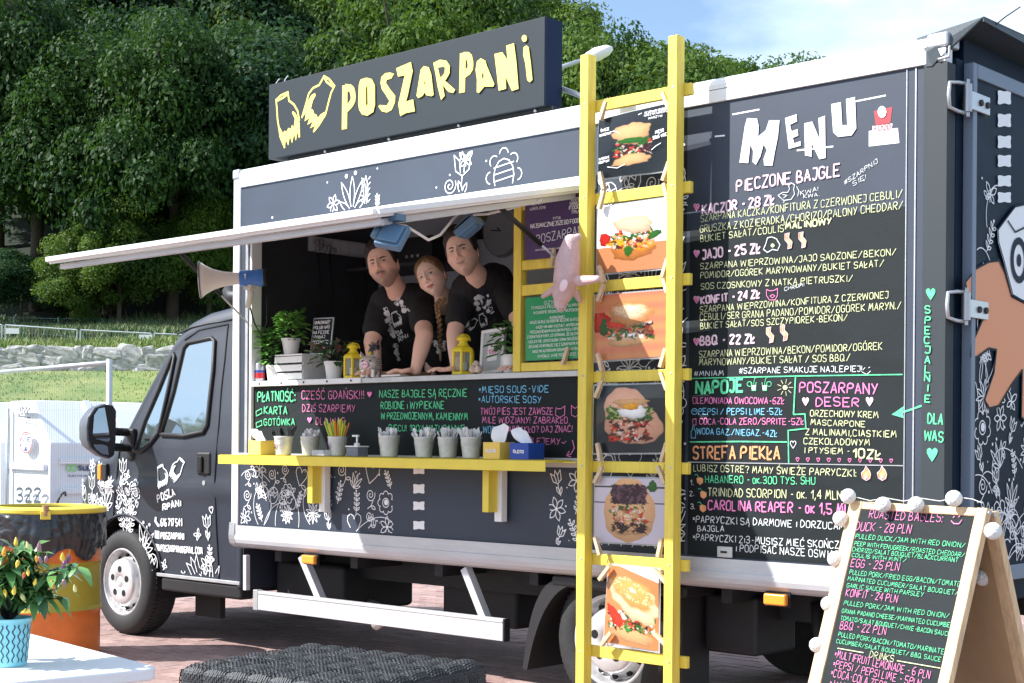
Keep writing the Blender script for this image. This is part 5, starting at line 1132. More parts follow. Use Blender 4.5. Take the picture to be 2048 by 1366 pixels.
c=cpos(519,.04); t=thing('drink_can','red and blue striped drink can in the left corner of the counter','can',c); m=MB(); m.lathe([(.001,.0),(.028,0),(.033,.008),(.033,.108),(.028,.118),(.001,.116)],Matrix.Translation(c),24); m.build('can_body',grey_alu,t,smooth=True); m=MB(); m.lathe([(.0335,.02),(.0335,.055)],Matrix.Translation(c),24); m.build('can_print',M('can_red',(.55,.03,.04),.3),t,smooth=True); m=MB(); m.lathe([(.0335,.056),(.0335,.07)],Matrix.Translation(c),24); m.build('can_print',M('can_blue',(.02,.08,.4),.3),t,smooth=True)
c=cpos(603,.14); cr=thing('wooden_crate','small white painted slatted crate turned over on the counter','crate',c)
for k in range(3):
    for (y0,y1) in ((-.105,-.095),(.095,.105)):
        m=MB(); m.box(c.x-.13,c.x+.13,c.y+y0,c.y+y1,c.z+.008+.05*k,c.z+.046+.05*k); m.build('slat',wht_paint,cr,bevel=.002)
for sx in (-.13,.12): m=MB(); m.box(c.x+sx,c.x+sx+.01,c.y-.094,c.y+.094,c.z,c.z+.15); m.build('crate_end',wht_paint,cr,bevel=.002)
for k in range(4): m=MB(); m.box(c.x-.13,c.x+.13,c.y-.104+.053*k,c.y-.058+.053*k,c.z+.150,c.z+.16); m.build('slat',wht_paint,cr,bevel=.002)
ctop=c.z+.1605
c2_=Vector((aty(582,700,.10).x,.10,ctop)); t=thing('basil_plant','light green basil in a white pot standing on the white crate','plant',c2_); pot(t,c2_,.058,.10); plant(t,c2_+U*.09,.075,.17,230,.05,G1,2)
c3=Vector((aty(640,700,.17).x,.17,ctop)); t=thing('chalk_sign','small framed blackboard with white chalk writing and hearts, on the crate','sign',c3)
Rt=Matrix.Translation(c3)@Matrix.Rotation(-.12,4,'X')@Matrix.Rotation(.1,4,'Z'); m=MB(); m.box(-.085,.085,0,.010,0,.225,Rt); m.build('sign_frame',grey_alu,t,bevel=.002); m=MB(); m.box(-.076,.076,-.003,-.0005,.008,.217,Rt); m.build('slate',chalkb,t)
pl=Plane(Rt@Vector((0,-.0035,0)),(Rt.to_3x3()@Vector((1,0,0))),(Rt.to_3x3()@Vector((0,0,1))),(Rt.to_3x3()@Vector((0,-1,0))))
m=MB()
for i,s in enumerate(('SMAKOWAŁO?','POLUB NAS','NA FEJSIE','I DODAJ','RECENZJĘ')): text(m,s,(-.068,.185-.03*i),(.062 if i!=3 else .03,.187-.03*i),.018,.0036,pl.m,jit=.08,base=.001)
m.build('chalk_lettering',print_w,t,kind='stuff'); m=MB()
for i in range(3): fillp(m,[(-.05+.04*i+a*.026,.035+b*.026) for a,b in HEART[:-1]],pl.m)
m.build('chalk_heart',ch_p,t,kind='stuff')
c=cpos(668,.06); t=thing('coleus_plant','dark green and purple leaved plant in a white pot beside the left lantern','plant',c); pot(t,c,.058,.105); plant(t,c+U*.095,.115,.13,120,.065,G3,3,droop=.1)
c=cpos(1021,.05); t=thing('green_plant','broad leaved green plant in a white pot beside the yellow rack','plant',c); pot(t,c,.05,.095); plant(t,c+U*.09,.085,.16,60,.075,G2,4,droop=.1)
yl=M('lantern_yellow',(.82,.64,.02),.35,coat=.3); glassl=M('lantern_glass',(.5,.55,.52),.05,alpha=.35,coat=.6)
def lantern(px,Y,label,rz,s=1.):
    c=cpos(px,Y); t=thing('metal_lantern',label,'lantern',c,'yellow lanterns on the counter'); Tm=Matrix.Translation(c)@Matrix.Rotation(rz,4,'Z')@Matrix.Scale(s,4); n=6; r=.052
    hexa=lambda rr,z: [Tm@Vector((rr*math.cos(a),rr*math.sin(a),z)) for a in [i*math.pi/3 for i in range(6)]]
    def pr(rs,nm,mat,bev=.002): m=MB(); v=[p for rr,z in rs for p in hexa(rr,z)]; k=len(rs); m.add(v,[tuple(range(5,-1,-1)),tuple((k-1)*6+i for i in range(6))]+[(j*6+i,j*6+(i+1)%6,(j+1)*6+(i+1)%6,(j+1)*6+i) for j in range(k-1) for i in range(6)]); return m.build(nm,mat,t,bevel=bev)
    pr([(.060,0),(.060,.012),(.054,.016)],'base',yl); pr([(.054,.112),(.062,.116),(.062,.122),(.050,.137),(.032,.146)],'roof',yl)
    for i in range(6):
        a=i*math.pi/3; m=MB(); m.bar(Tm@Vector((r*math.cos(a),r*math.sin(a),.014)),Tm@Vector((r*math.cos(a),r*math.sin(a),.114)),.011*s,.011*s,up=(1,0,0)); m.build('frame_post',yl,t)
        b=(i+1)*math.pi/3; m=MB(); rr=.049; p=[Tm@Vector((rr*math.cos(q),rr*math.sin(q),z)) for q,z in ((a,.02),(b,.02),(b,.11),(a,.11))]; m.add(p,[(0,1,2,3)]); m.build('pane',glassl,t)
    m=MB(); m.lathe([(.03,.146),(.031,.15),(.024,.156),(.020,.168),(.026,.172),(.034,.176),(.033,.184),(.020,.196),(.010,.200),(.009,.206),(.001,.208)],Tm,20); m.build('chimney',yl,t,smooth=True)
    m=MB(); m.tube([Tm@Vector((.045*math.cos(a),0,.175+.03*math.sin(a))) for a in [math.pi*i/10-.2 for i in range(12)]],.0018,5); m.build('carry_handle',yl,t,smooth=True)
    m=MB(); m.cyl(Tm@Vector((0,0,.02)),Tm@Vector((0,0,.06)),.02,n=12); m.build('candle',wht_pl,t)
lantern(706,.04,'yellow metal lantern standing left of the mirrored piggy bank',.25); lantern(926,.06,'yellow metal lantern standing left of the white picture frame',.1,1.06)
# mirrored piggy bank
c=cpos(741,.0); t=thing('piggy_bank','glittering mirrored piggy bank facing the camera on the counter','piggy bank',c)
chrome=M('mirror_tiles',(.78,.76,.74),.18,.95,bump=.5,bs=160)
fw=Vector((.45,-.88,0)).normalized(); sd_=Vector((-fw.y,fw.x,0)); Bm=Matrix((sd_,fw,U)).transposed()
m=MB(); m.ball(c+U*.072,(.060,.078,.055),22,16,rot=Bm); m.build('body',chrome,t,smooth=True)
m=MB(); 
for i in range(1,15):
    ph=math.pi*i/15
    nn=max(4,int(30*math.sin(ph)))
    for j in range(nn):
        a=2*math.pi*j/nn; v=Vector((.060*math.sin(ph)*math.cos(a),.078*math.cos(ph),.055*math.sin(ph)*math.sin(a))); m.ball(c+U*.072+Bm@v,.0036,6,4)
m.build('studs',chrome,t,smooth=True,kind='stuff')
m=MB(); q=c+U*.068+fw*.072; m.cyl(q,q+fw*.022,.022,.020,n=20); m.build('snout',M('pig_pink',(.75,.45,.50),.3,.3),t,bevel=.003)
for s in (-1,1): m=MB(); m.cyl(q+fw*.022+sd_*s*.008,q+fw*.0235+sd_*s*.008,.004,n=8); m.build('nostril',black_pl,t)
for s in (-1,1):
    m=MB(); e=c+U*.115+fw*.035+sd_*s*.035; m.add([e-sd_*.018,e+sd_*.018,e+fw*.02,e+U*.032+sd_*s*.012],[(0,1,3),(1,2,3),(2,0,3),(0,2,1)]); m.build('ear',chrome,t)
    m=MB(); m.ball(c+U*.088+fw*.07+sd_*s*.022,.006,8,6); m.build('eye',black_pl,t)
    for f in (-.035,.04): m=MB(); e=c+fw*f+sd_*s*.03; m.cyl(e,e+U*.04,.014,.017,n=12); m.build('leg',chrome,t,smooth=False)
m=MB(); m.lathe([(.014,0),(.016,.016),(.012,.012),(.018,.02)],Matrix.Translation(c+U*.125),10); m.build('crown',M('crown_gold',(.55,.42,.1),.3,.9),t)
c=cpos(795,.10); t=thing('cardboard_box','flat brown cardboard box lying behind the piggy bank','box',c); m=MB(); m.box(c.x-.11,c.x+.11,.06,.26,CZ,CZ+.035); m.build('carton',M('cardboard',(.36,.24,.14),.8,var=.1),t,bevel=.002)
c=cpos(782,.0); t=thing('paper_stack','small stack of white napkins at the counter edge right of the piggy bank','napkins',c); m=MB(); m.box(c.x-.06,c.x+.09,-.02,.05,CZ,CZ+.010); m.build('napkins',wht_pl,t,bevel=.002)
c=cpos(985,.10); t=thing('picture_frame','white picture frame with a pink 10zł card leaning on the counter','picture frame',c)
Rt=Matrix.Translation(c)@Matrix.Rotation(-.16,4,'X')@Matrix.Rotation(-.08,4,'Y'); w2,h2=.085,.245
for a in ((-w2,w2,0,.018),(-w2,w2,h2-.018,h2),(-w2,-w2+.018,.0185,h2-.0185),(w2-.018,w2,.0185,h2-.0185)): m=MB(); m.box(a[0],a[1],-.018,.002,a[2],a[3],Rt); m.build('frame_bar',wht_pl,t,bevel=.002)
m=MB(); m.box(-w2+.01,w2-.01,-.008,-.002,.01,h2-.01,Rt); m.build('backing',M('frame_backing',(.42,.45,.45),.6),t)
m=MB(); m.box(-.034,.036,-.012,-.0095,.07,.165,Rt); cd_=m.build('card',wht_pl,t); m=MB(); m.box(-.003,.003,-.018,-.0125,.15,.185,Rt@Matrix.Rotation(.2,4,'Y')); m.build('peg',pine,t)
pl=Plane(Rt@Vector((0,-.0125,0)),Rt.to_3x3()@Vector((1,0,0)),Rt.to_3x3()@Vector((0,0,1)),Rt.to_3x3()@Vector((0,-1,0))); m=MB(); text(m,'10zł',(-.026,.108),(.028,.112),.026,.004,pl.m); m.build('pen_lettering',ch_p,t,kind='stuff')
c=cpos(952,.0); t=thing('garlic_heads','little heap of pale garlic heads in front of the right lantern','garlic',c); gm=M('garlic_skin',(.66,.52,.42),.6,var=.2,vs=40,bump=.3)
for i,(dx,dy,dz,r) in enumerate(((-.022,0,.022,.023),(.024,-.01,.021,.022),(.003,.02,.024,.024),(.0,-.02,.02,.02),(.0,.0,.052,.018),(-.03,.02,.05,.014))):
    m=MB(); 
    m.lathe([(.001,-r*.8),(r*.6,-r*.7),(r,-.1*r),(r*.75,r*.55),(r*.25,r*.9),(r*.12,r*1.3),(.001,r*1.35)],Matrix.Translation(c+Vector((dx,dy,dz)))@Matrix.Rotation(i*.5,4,'X'),10); m.build('garlic_head',gm,t,smooth=True)
# ------------------------------------------------------------------ yellow rack with the posters inside the window
YR=.0; rk_=thing('yellow_rack','yellow wooden rack with two posters standing in the right of the serving window','rack',(aty(1100,740,YR).x,YR,CZ))
xl=aty(1042,500,YR).x; xr=aty(1172,500,YR).x
m=MB(); m.box(xl-.03,xl+.022,-.025,.025,CZ,2.57); m.build('upright',yellow,rk_,bevel=.003)
m=MB(); m.box(xr-.02,xr+.03,-.025,.025,CZ,2.57); m.build('upright',yellow,rk_,bevel=.003)
for (a,b,h) in (((1048,533),(1108,524),.050),((1048,583),(1160,571),.055),((1048,742),(1160,735),.045),((1048,410),(1160,398),.05)):
    z=(aty(*a,YR).z+aty(*b,YR).z)/2; m=MB(); m.box(xl+.0225,xr-.0205,-.018,.012,max(CZ,z-h/2),max(CZ,z-h/2)+h); m.build('crossbar',yellow,rk_,bevel=.003)
def quadposter(nm,label,corners,Y,col,parent=None,edge=.003):
    P=[aty(*c_,Y) for c_ in corners]; t=thing(nm,label,'poster',(P[3]+P[2])*.5); m=MB(); m.add(P+[p+Vector((0,.004,0)) for p in P],[(3,2,1,0),(4,5,6,7)]+[(i,(i+1)%4,4+(i+1)%4,4+i) for i in range(4)]); m.build('sheet',col,t); return t,Plane((0,Y-.0005,0),(1,0,0),(0,0,1),(0,-1,0))
purp=M('poster_purple',(.050,.018,.115),.25,coat=.4,spec=.5); grn=M('poster_green',(.012,.30,.105),.2,coat=.5)
t,pl=quadposter('poster','purple award poster with white lettering hanging in the yellow rack',[(1050,395),(1168,378),(1168,512),(1050,519)],-.032,purp)
m=MB()
for s,x0,y0,x1,y1,h,sw in (('i EDYCJA',1062,411,1086,408,5,1.1),('ŁOMŻA 2018',1061,421,1091,417,5,1.1),('TYTUŁ',1106,440,1122,437,5,1.1),('NAJSMACZNIEJSZEGO FOOD TRUCKA',1062,457,1190,441,8,1.8),('POSZARPANI',1073,488,1170,467,17,1.7),('WG KTÓREJ GŁÓWNE NAGRODY ROZDANO',1071,502,1150,495,3,.8),('FESTIWAL',1143,403,1168,399,6,1.3),('SMAKÓW',1140,411,1165,407,6,1.3),('FOOD',1139,420,1160,416,7,1.8),('TRUCK',1143,428,1168,424,6,1.3)): tpx(m,pl,s,x0,y0,x1,y1,h,sw,jit=.02)
u,v=pl.at(1146,427); m.build('white_lettering',print_w,t,kind='stuff')
t,pl=quadposter('poster','green text poster clipped below the plush pig in the yellow rack',[(1051,596),(1162,585),(1162,716),(1051,722)],-.032,grn)
m=MB()
GL=('GZYM:','TO RODZAJ PIECZYWA POPULARNY','W EUROPIE ŚRODKOWEJ, NAJPODOBN','W KRAKOWIE:)','NASZE BAJGLE SĄ ROBIONE RĘCZNIE DLATEGO','KAŻDY MA INNY KSZTAŁT, WYPIEKANE','PRZEDWOJENNYM KAFLOWYM PIECU I OPIEK','Z DODATKIEM PARY, CO SPRAWIA, ŻE SĄ CHRU','I DELIKATNE. LEKKO SŁODKI SMAK NASZEGO B','IDEALNIE KOMPONUJE SIĘ Z SZARPANYM MIĘ','NASZYMI AUTORSKIMI SOSAMI I DODATKAMI','SPRÓBUJ, A NIE POŻAŁUJESZ :)')
GX=((1089,1118),(1063,1158),(1068,1160),(1100,1130),(1061,1160),(1073,1160),(1061,1161),(1055,1161),(1057,1161),(1058,1161),(1066,1161),(1076,1157))
for i,s in enumerate(GL): y=609+i*9.7; a,b=GX[i]; tpx(m,pl,s.lower().capitalize() if 0 else s,a,y,b,y-(b-a)*.075,5.2 if i else 6.5,.95,jit=.02)
m.build('white_lettering',print_w,t,kind='stuff')
# clothes pegs
pegm=MB()
for s in (-1,1): pegm.box(-.0045,.0045,-.006+s*.0045,-.001+s*.0045+.002,-.036,.036,Matrix.Rotation(s*.06,4,'X'))
pegm.cyl((-.006,0,.008),(.006,0,.008),.004,n=8)
_pg=pegm.build('peg_wood',M('peg_beech',(.62,.47,.30),.6,var=.12,vs=30)); peg_me=_pg.data; bpy.data.objects.remove(_pg)
def peg(p,rot,label,s=1.25):
    o=bpy.data.objects.new('clothes_peg',peg_me); COL.objects.link(o); o.location=p; o.rotation_euler=(0,rot,0); o.scale=(s*1.5,s,s); return tag(o,label,'clothes peg','wooden clothes pegs holding the pictures')
peg(aty(1132,712,-.045),.35,'wooden clothes peg on the bottom bar of the yellow rack'); peg(aty(1107,515,-.045),.12,'wooden clothes peg at the left of the plush pig under the purple poster')
# things inside the truck
t=thing('socket_strip','grey trunking with wall sockets high on the dark inner wall','wall sockets',aty(665,492,.6))
pI=lambda px,py: atx(px,py,X0+.07)
A1,B1,C1_,D1=pI(617,476),pI(726,484),pI(724,516),pI(617,500)
m=MB(); y0,y1=A1.y,B1.y; zt=(A1.z+B1.z)/2; m.box(X0+.062,X0+.10,y0,y1,zt-.095,zt); m.build('trunking',M('trunking_grey',(.62,.62,.66),.5),t,bevel=.004)
for k in range(4): m=MB(); yy=y0+(y1-y0)*(.38+.15*k); m.box(X0+.101,X0+.107,yy,yy+(y1-y0)*.13,zt-.08,zt-.012); m.build('socket',M('socket_plate',(.72,.72,.75),.5),t,bevel=.003)
m=MB(); q=Vector((X0+.125,y0+(y1-y0)*.2,zt-.06))
for k in range(12): m.ball(q+Vector((0,random.uniform(-.09,.09),random.uniform(-.035,.035))),.018,6,4)
m.build('cable_bundle',M('bundle_grey',(.30,.29,.32),.6),t,smooth=True)
m=MB()
for px in (632,655,722,738): 
    a=pI(px,505); m.tube([a+Vector((.02,0,0)),a+Vector((.03,.02,-.25)),a+Vector((.02,.03*math.sin(px),-.5)),a+Vector((.02,-.03,-.72))],.006,6)
o=m.build('cables',black_pl,t,smooth=True,kind='stuff')
o=thing('shelf_unit','dark wall shelf with a black appliance above the moustached man','shelf',(-5.9,.9,2.45)); a=aty(700,470,.85); b=aty(880,455,.85)
xb_=b.x; m=MB(); m.box(-7.4,xb_+.03,.75,1.148,2.44,2.46); m.build('shelf_board',inner_dk,o); m=MB(); m.box(-7.0,xb_,.78,1.145,2.461,2.62); m.build('appliance',black_pl,o,bevel=.01)
for k in range(3): m=MB(); m.cyl((xb_-.12-.05*k,.779,2.50),(xb_-.12-.05*k,.774,2.50),.010,n=10); m.build('knob',grey_alu,o)
pB=lambda px,py: aty(px,py,1.148)
a=pB(1008,463); t=thing('wall_clock','round grey wall clock on the back wall left of the yellow rack','clock',a); m=MB(); m.cyl(a,a-Vector((0,.03,0)),.155,n=36); m.build('clock_face',M('clock_face',(.34,.35,.36),.4),t,bevel=.006); m=MB(); m.lathe([(.150,0),(.165,.01),(.15,.036)],Matrix.Translation(a)@Matrix.Rotation(math.pi/2,4,'X'),36); m.build('clock_rim',grey_alu,t,smooth=True)
for an,l in ((1.9,.09),(2.7,.06)): m=MB(); m.bar(a-Vector((0,.034,0)),a+Vector((-l*math.sin(an),-.034,-l*math.cos(an)*.4)),.006,.003,up=(0,1,0)); m.build('clock_hand',black_pl,t)
a=pB(975,462); t=thing('knife_bar','black rounded wall bar left of the clock on the grey back wall','wall bar',a); m=MB(); m.box(a.x-.17,a.x+.05,1.12,1.147,a.z-.05,a.z+.05); m.build('bar_body',black_pl,t,bevel=.03,seg=4)
a=pB(829,505); t=thing('vent_grille','slotted vent grille in the grey back wall above the woman','vent',a); m=MB(); m.box(a.x-.065,a.x+.065,1.140,1.148,a.z-.075,a.z+.075); m.build('grille_plate',inner_gr,t)
m=MB()
for i in range(7):
    for j in range(4): m.box(a.x-.055+.017*i,a.x-.047+.017*i,1.137,1.1395,a.z-.06+.034*j+(.004 if j>1 else -.006),a.z-.038+.034*j+(.004 if j>1 else -.006))
m.build('slots',hole,t,kind='stuff')
a=pB(965,440); t=thing('price_card','olive green card on the back wall behind the black wall bar','card',a); m=MB(); m.box(a.x-.06,a.x+.06,1.138,1.146,a.z-.05,a.z+.05); m.build('card',M('olive_card',(.12,.14,.03),.6),t)
# ------------------------------------------------------------------ megaphone hung on the corner post
mgd=(-R+F*-.12-U*.06).normalized(); mc=aty(500,556,-.14); t=thing('megaphone','white and blue megaphone hanging on the left post of the serving window','megaphone',mc)
Tm=Matrix.Translation(mc)@mgd.to_track_quat('Z','Y').to_matrix().to_4x4()
m=MB(); m.lathe([(.036,.06),(.038,.10),(.046,.16),(.062,.215),(.085,.26),(.108,.290),(.104,.292),(.080,.262),(.057,.215),(.040,.16),(.03,.10)],Tm,36); m.build('horn',M('horn_white',(.72,.70,.66),.4,var=.05),t,smooth=True)
m=MB(); m.lathe([(.108,.288),(.113,.294),(.108,.30),(.103,.294),(.108,.288)],Tm,36); m.build('horn_rim',M('rim_grey',(.16,.16,.17),.4),t,smooth=True)
m=MB(); m.lathe([(.024,.12),(.036,.17),(.034,.235),(.02,.25),(.001,.252)],Tm,20); m.build('inner_horn',M('horn_white2',(.6,.59,.56),.4),t,smooth=True)
m=MB(); m.lathe([(.001,-.085),(.044,-.085),(.052,-.078),(.053,-.05),(.049,-.048),(.048,.05),(.042,.062),(.036,.064)],Tm,32); bl=m.build('amplifier',M('megaphone_blue',(.03,.17,.55),.35,coat=.2),t,smooth=True); bl.modifiers.new('e','EDGE_SPLIT')
m=MB(); m.lathe([(.001,-.105),(.040,-.105),(.052,-.098),(.053,-.080)],Tm,28); m.build('end_cap',black_pl,t,smooth=True)
gpz=mc-U*.05+mgd*.0; m=MB(); m.tube([gpz,gpz-U*.05-mgd*.005+Vector((.0,0,0)),gpz-U*.13+mgd*.012],[.020,.019,.016],10); m.build('pistol_grip',M('grip_ivory',(.66,.66,.58),.5),t,smooth=True)
m=MB(); m.box(gpz.x-.04,gpz.x+.03,gpz.y-.02,gpz.y+.02,gpz.z-.02,gpz.z+.01); m.build('grip_bracket',M('grip_ivory2',(.6,.6,.53),.5),t,bevel=.005)
m=MB(); s_=mc+Vector((.0,-.051,.0)); m.box(s_.x-.01,s_.x+.03,s_.y-.003,s_.y+.001,s_.z-.012,s_.z+.018); m.build('label_plate',grey_alu,t)
m=MB(); m.tube([gpz-U*.12,gpz+Vector((.02,.02,-.22)),gpz+Vector((.05,.05,-.30)),gpz+Vector((.075,.07,-.22)),gpz+Vector((.09,.06,-.05))],.005,6); m.build('strap',black_pl,t,smooth=True)
# ------------------------------------------------------------------ plush pig
pk=M('plush_pink',(.60,.42,.42),.9,var=.10,vs=40,bump=.5,bs=150)
def P3(px,py,Y=-.30): return aty(px,py,Y)
def blobs(nm,parts,mat,parent,vox=.006,sm=6,children=None):
    m=MB()
    for a,b,r0,r1 in parts:
        a=Vector(a);b=Vector(b); 
        if (a-b).length<1e-4: m.ball(a,r0,16,10); continue
        m.ball(a,r0,16,10); m.ball(b,r1,16,10); m.cyl(a,b,r0,r1,n=16)
    o=m.build(nm,mat); rm=o.modifiers.new('r','REMESH'); rm.mode='VOXEL'; rm.voxel_size=vox; s=o.modifiers.new('s','SMOOTH'); s.iterations=sm; s.factor=.6
    dg=bpy.context.evaluated_depsgraph_get(); me=bpy.data.meshes.new_from_object(o.evaluated_get(dg)); o.modifiers.clear(); o.data=me; me.polygons.foreach_set('use_smooth',[True]*len(me.polygons))
    if parent is not None: o.parent=parent; o.matrix_basis=parent.matrix_basis.inverted()
    return o
t=thing('plush_pig','limp pink plush pig hanging head down on the left post of the yellow ladder','plush toy',P3(1140,550))
body=[(P3(1142,485),P3(1136,520),.040,.060),(P3(1136,520),P3(1132,560),.060,.062),(P3(1132,560),P3(1125,588),.058,.050),(P3(1125,588),P3(1120,606),.040,.032),(P3(1120,606),P3(1122,612),.030,.027),
 (P3(1158,562,-.33),P3(1195,558,-.34),.026,.017),(P3(1112,576),P3(1086,593,-.28),.020,.012),(P3(1150,585,-.24),P3(1160,602,-.2),.02,.012),(P3(1145,480),P3(1156,474,-.28),.022,.018)]
blobs('pig_body',body,pk,t,.005,5)
for px,py,nm in ((1127,571,'ear'),): q=P3(px,py,-.385); m=MB(); m.ball(q,(.024,.008,.030),12,8,rot=Matrix.Rotation(.5,3,'Y')); m.build('ear',M('ear_pink',(.82,.62,.64),.85),t,smooth=True)
q=P3(1124,581,-.365); m=MB(); m.ball(q,.005,8,6); m.build('eye',black_pl,t,smooth=True)
for dx in (-.006,.012): m=MB(); m.ball(P3(1122,618,-.325)+Vector((dx,0,0)),.003,6,4); m.build('nostril',black_pl,t)
# ------------------------------------------------------------------ yellow ladder with clipped pictures
LY=-.16; LD=thing('yellow_ladder','tall yellow wooden ladder with food pictures pegged to its rungs','ladder',(aty(1265,1366,LY).x,LY,0))
xL=aty(1172,700,LY).x; xR=aty(1348,700,LY).x
for x,pt,ly in ((xL,(1180,110),0),(xR,(1357,72),0)):
    zt=aty(*pt,LY).z; m=MB(); m.box(x-.026,x+.026,LY-.030,LY+.030,0,zt); m.build('upright',yellow,LD,bevel=.004)
rungs=[(196,168),(392,362),(576,556),(752,747),(936,936),(1112,1130),(1296,1332)]
RZ=[]
for a,b in ((205,183),(396,375),(574,556),(755,747),(935,935),(1118,1133),(1300,1330)):
    z=(aty(1195,a,LY).z+aty(1340,b,LY).z)/2; RZ.append(z); m=MB(); m.box(xL+.0,xR+.06,LY+.031,LY+.058,z-.027,z+.027); rg_=m.build('rung',yellow,LD,bevel=.003)
    for x in (xL,xR): m=MB(); m.cyl((x+.006,LY-.0305,z+.004),(x+.006,LY-.0325,z+.004),.006,n=8); m.build('screw',grey_alu,rg_)
# --- pictures: flat prints, painted point by point
def canvas(w_,h_,bgf):
    yy,xx=np.mgrid[0:h_,0:w_]; u=xx/(w_-1); v=1-yy/(h_-1); return u,v,np.array([[bgf(a,b) for a in np.linspace(0,1,w_)] for b in np.linspace(1,0,h_)],dtype=float)
def ell(img,u,v,cx,cy,rx,ry,col,rot=0,n=.12,soft=.04,seed=0,shade=.35,wob=.08):
    c,s=math.cos(rot),math.sin(rot); x=(u-cx)*c+(v-cy)*s; y=-(u-cx)*s+(v-cy)*c; r_=np.random.default_rng(seed+int(cx*97+cy*31)); ph=r_.uniform(0,6.28,4)
    an=np.arctan2(y/ry,x/rx); d=np.sqrt((x/rx)**2+(y/ry)**2)*(1+wob*np.sin(3*an+ph[0])+wob*.7*np.sin(7*an+ph[1])+wob*.4*np.sin(13*an+ph[2]))
    a=np.clip((1-d)/soft,0,1)[...,None]; tex=1+n*r_.normal(size=u.shape)[...,None]; sh=(1-shade*np.clip(d,0,1)**3+.15*np.clip(y/ry,-1,1))[...,None]
    img[:]=img*(1-a)+np.array(col)*tex*sh*a
def pic(nm,label,corners,Y,img,cat='picture'):
    h_,w_=img.shape[:2]; P=[aty(*c_,Y) for c_ in corners]; m=MB(); me=bpy.data.meshes.new('print'); V=[];C=[]
    for i in range(h_):
        for j in range(w_):
            s=j/(w_-1); r_=i/(h_-1); p=(P[0]*(1-s)+P[1]*s)*(1-r_)+(P[3]*(1-s)+P[2]*s)*r_; p=p+Vector((0,-.006*math.sin(math.pi*s)-.004*math.sin(3*r_+s*2),0)); V.append(p)
    m.v=[tuple(p) for p in V]; m.c=[None]*len(V); m.f=[(i*w_+j,(i+1)*w_+j,(i+1)*w_+j+1,i*w_+j+1) for i in range(h_-1) for j in range(w_-1)]; m.mi=[0]*len(m.f)
    t=thing('food_picture',label,cat,(P[0]+P[2])*.5,'food pictures pegged to the ladder'); o=m.build('print',vcol,t); a=o.data.color_attributes.new('Col','FLOAT_COLOR','POINT'); arr=np.ones((h_*w_,4),np.float32); arr[:,:3]=np.clip(img.reshape(-1,3),0,1)**1.3; a.data.foreach_set('color',arr.ravel())
    m=MB(); m.add([p+Vector((0,.004,0))+(p-(P[0]+P[2])*.5)*.05 for p in P],[(0,1,2,3)]); m.build('sleeve',clear,t); return t
Wp,Hp=126,118
RED=(.50,.03,.02);TOM=(.60,.07,.035);GRE=(.035,.17,.02);BUN=(.52,.22,.06);BUNL=(.68,.43,.23);MEAT=(.15,.035,.018);ONI=(.72,.58,.50);ORG=(.6,.2,.06);YOL=(.80,.42,.04);PUR=(.05,.015,.03)
def filling(img,u,v,seed,y0,y1,cx=.5,w_=.30,cols=(TOM,GRE,MEAT,ONI,GRE,BUNL)):
    r_=random.Random(seed)
    for i in range(110): ell(img,u,v,cx+r_.uniform(-w_,w_),r_.uniform(y0,y1),r_.uniform(.012,.06),r_.uniform(.008,.032),r_.choice(cols),r_.uniform(-1.2,1.2),.2,.2,seed+i,.45,.22)
pics=[]
u,v,im=canvas(Wp,Hp,lambda a,b:(.012,.022,.032)); filling(im,u,v,1,.32,.55,w_=.24,cols=(MEAT,PUR,ONI,GRE,TOM)); ell(im,u,v,.48,.24,.27,.09,BUNL,.05,.05); ell(im,u,v,.48,.66,.27,.17,BUNL,-.08,.05,.05); ell(im,u,v,.5,.54,.25,.05,GRE,-.1,.1,.2); pics.append(im)
u,v,im=canvas(Wp,Hp,lambda a,b:(.80,.83,.86) if b>.38+.02*a else (.55,.27,.14)); ell(im,u,v,.12,.50,.085,.10,RED); ell(im,u,v,.50,.30,.30,.14,BUN,0,.08); ell(im,u,v,.50,.40,.33,.10,YOL,-.1,.08); filling(im,u,v,2,.34,.60,w_=.27,cols=(YOL,TOM,ONI,GRE,BUNL,MEAT)); ell(im,u,v,.52,.68,.27,.13,(.80,.56,.40),-.12,.06); ell(im,u,v,.80,.50,.10,.05,GRE,.5); ell(im,u,v,.45,.30,.07,.09,GRE,0,.2,.3); pics.append(im)
u,v,im=canvas(Wp,Hp,lambda a,b:(.60,.27+.03*math.sin(b*30),.15)); ell(im,u,v,.10,.58,.13,.16,RED); ell(im,u,v,.14,.5,.06,.14,(.05,.14,.04)); ell(im,u,v,.48,.28,.29,.10,BUNL,0,.06); filling(im,u,v,3,.30,.55,w_=.30,cols=(ONI,GRE,GRE,(.8,.8,.78),PUR,TOM)); ell(im,u,v,.50,.69,.30,.19,(.66,.34,.15),-.1,.12); ell(im,u,v,.50,.72,.26,.13,(.78,.58,.40),-.1,.22,.3); ell(im,u,v,.52,.76,.07,.035,(.86,.80,.70)); ell(im,u,v,.3,.52,.14,.05,TOM,-.2); pics.append(im)
u,v,im=canvas(Wp,Hp,lambda a,b:(.02,.03,.045) if b<.80 else (.07,.10,.12)); ell(im,u,v,.45,.62,.30,.36,(.74,.46,.34),.1,.04,.03,0,.2,.03); ell(im,u,v,.55,.42,.40,.30,(.66,.40,.28),-.2,.04,.03,0,.2,.03); filling(im,u,v,4,.18,.50,w_=.26,cols=(MEAT,MEAT,TOM,ONI,PUR)); filling(im,u,v,14,.5,.66,w_=.30,cols=(GRE,GRE,(.5,.55,.2))); ell(im,u,v,.52,.74,.24,.06,BUNL,0,.05); ell(im,u,v,.55,.60,.19,.10,(.88,.88,.86),0,.03); ell(im,u,v,.52,.68,.12,.05,YOL); pics.append(im)
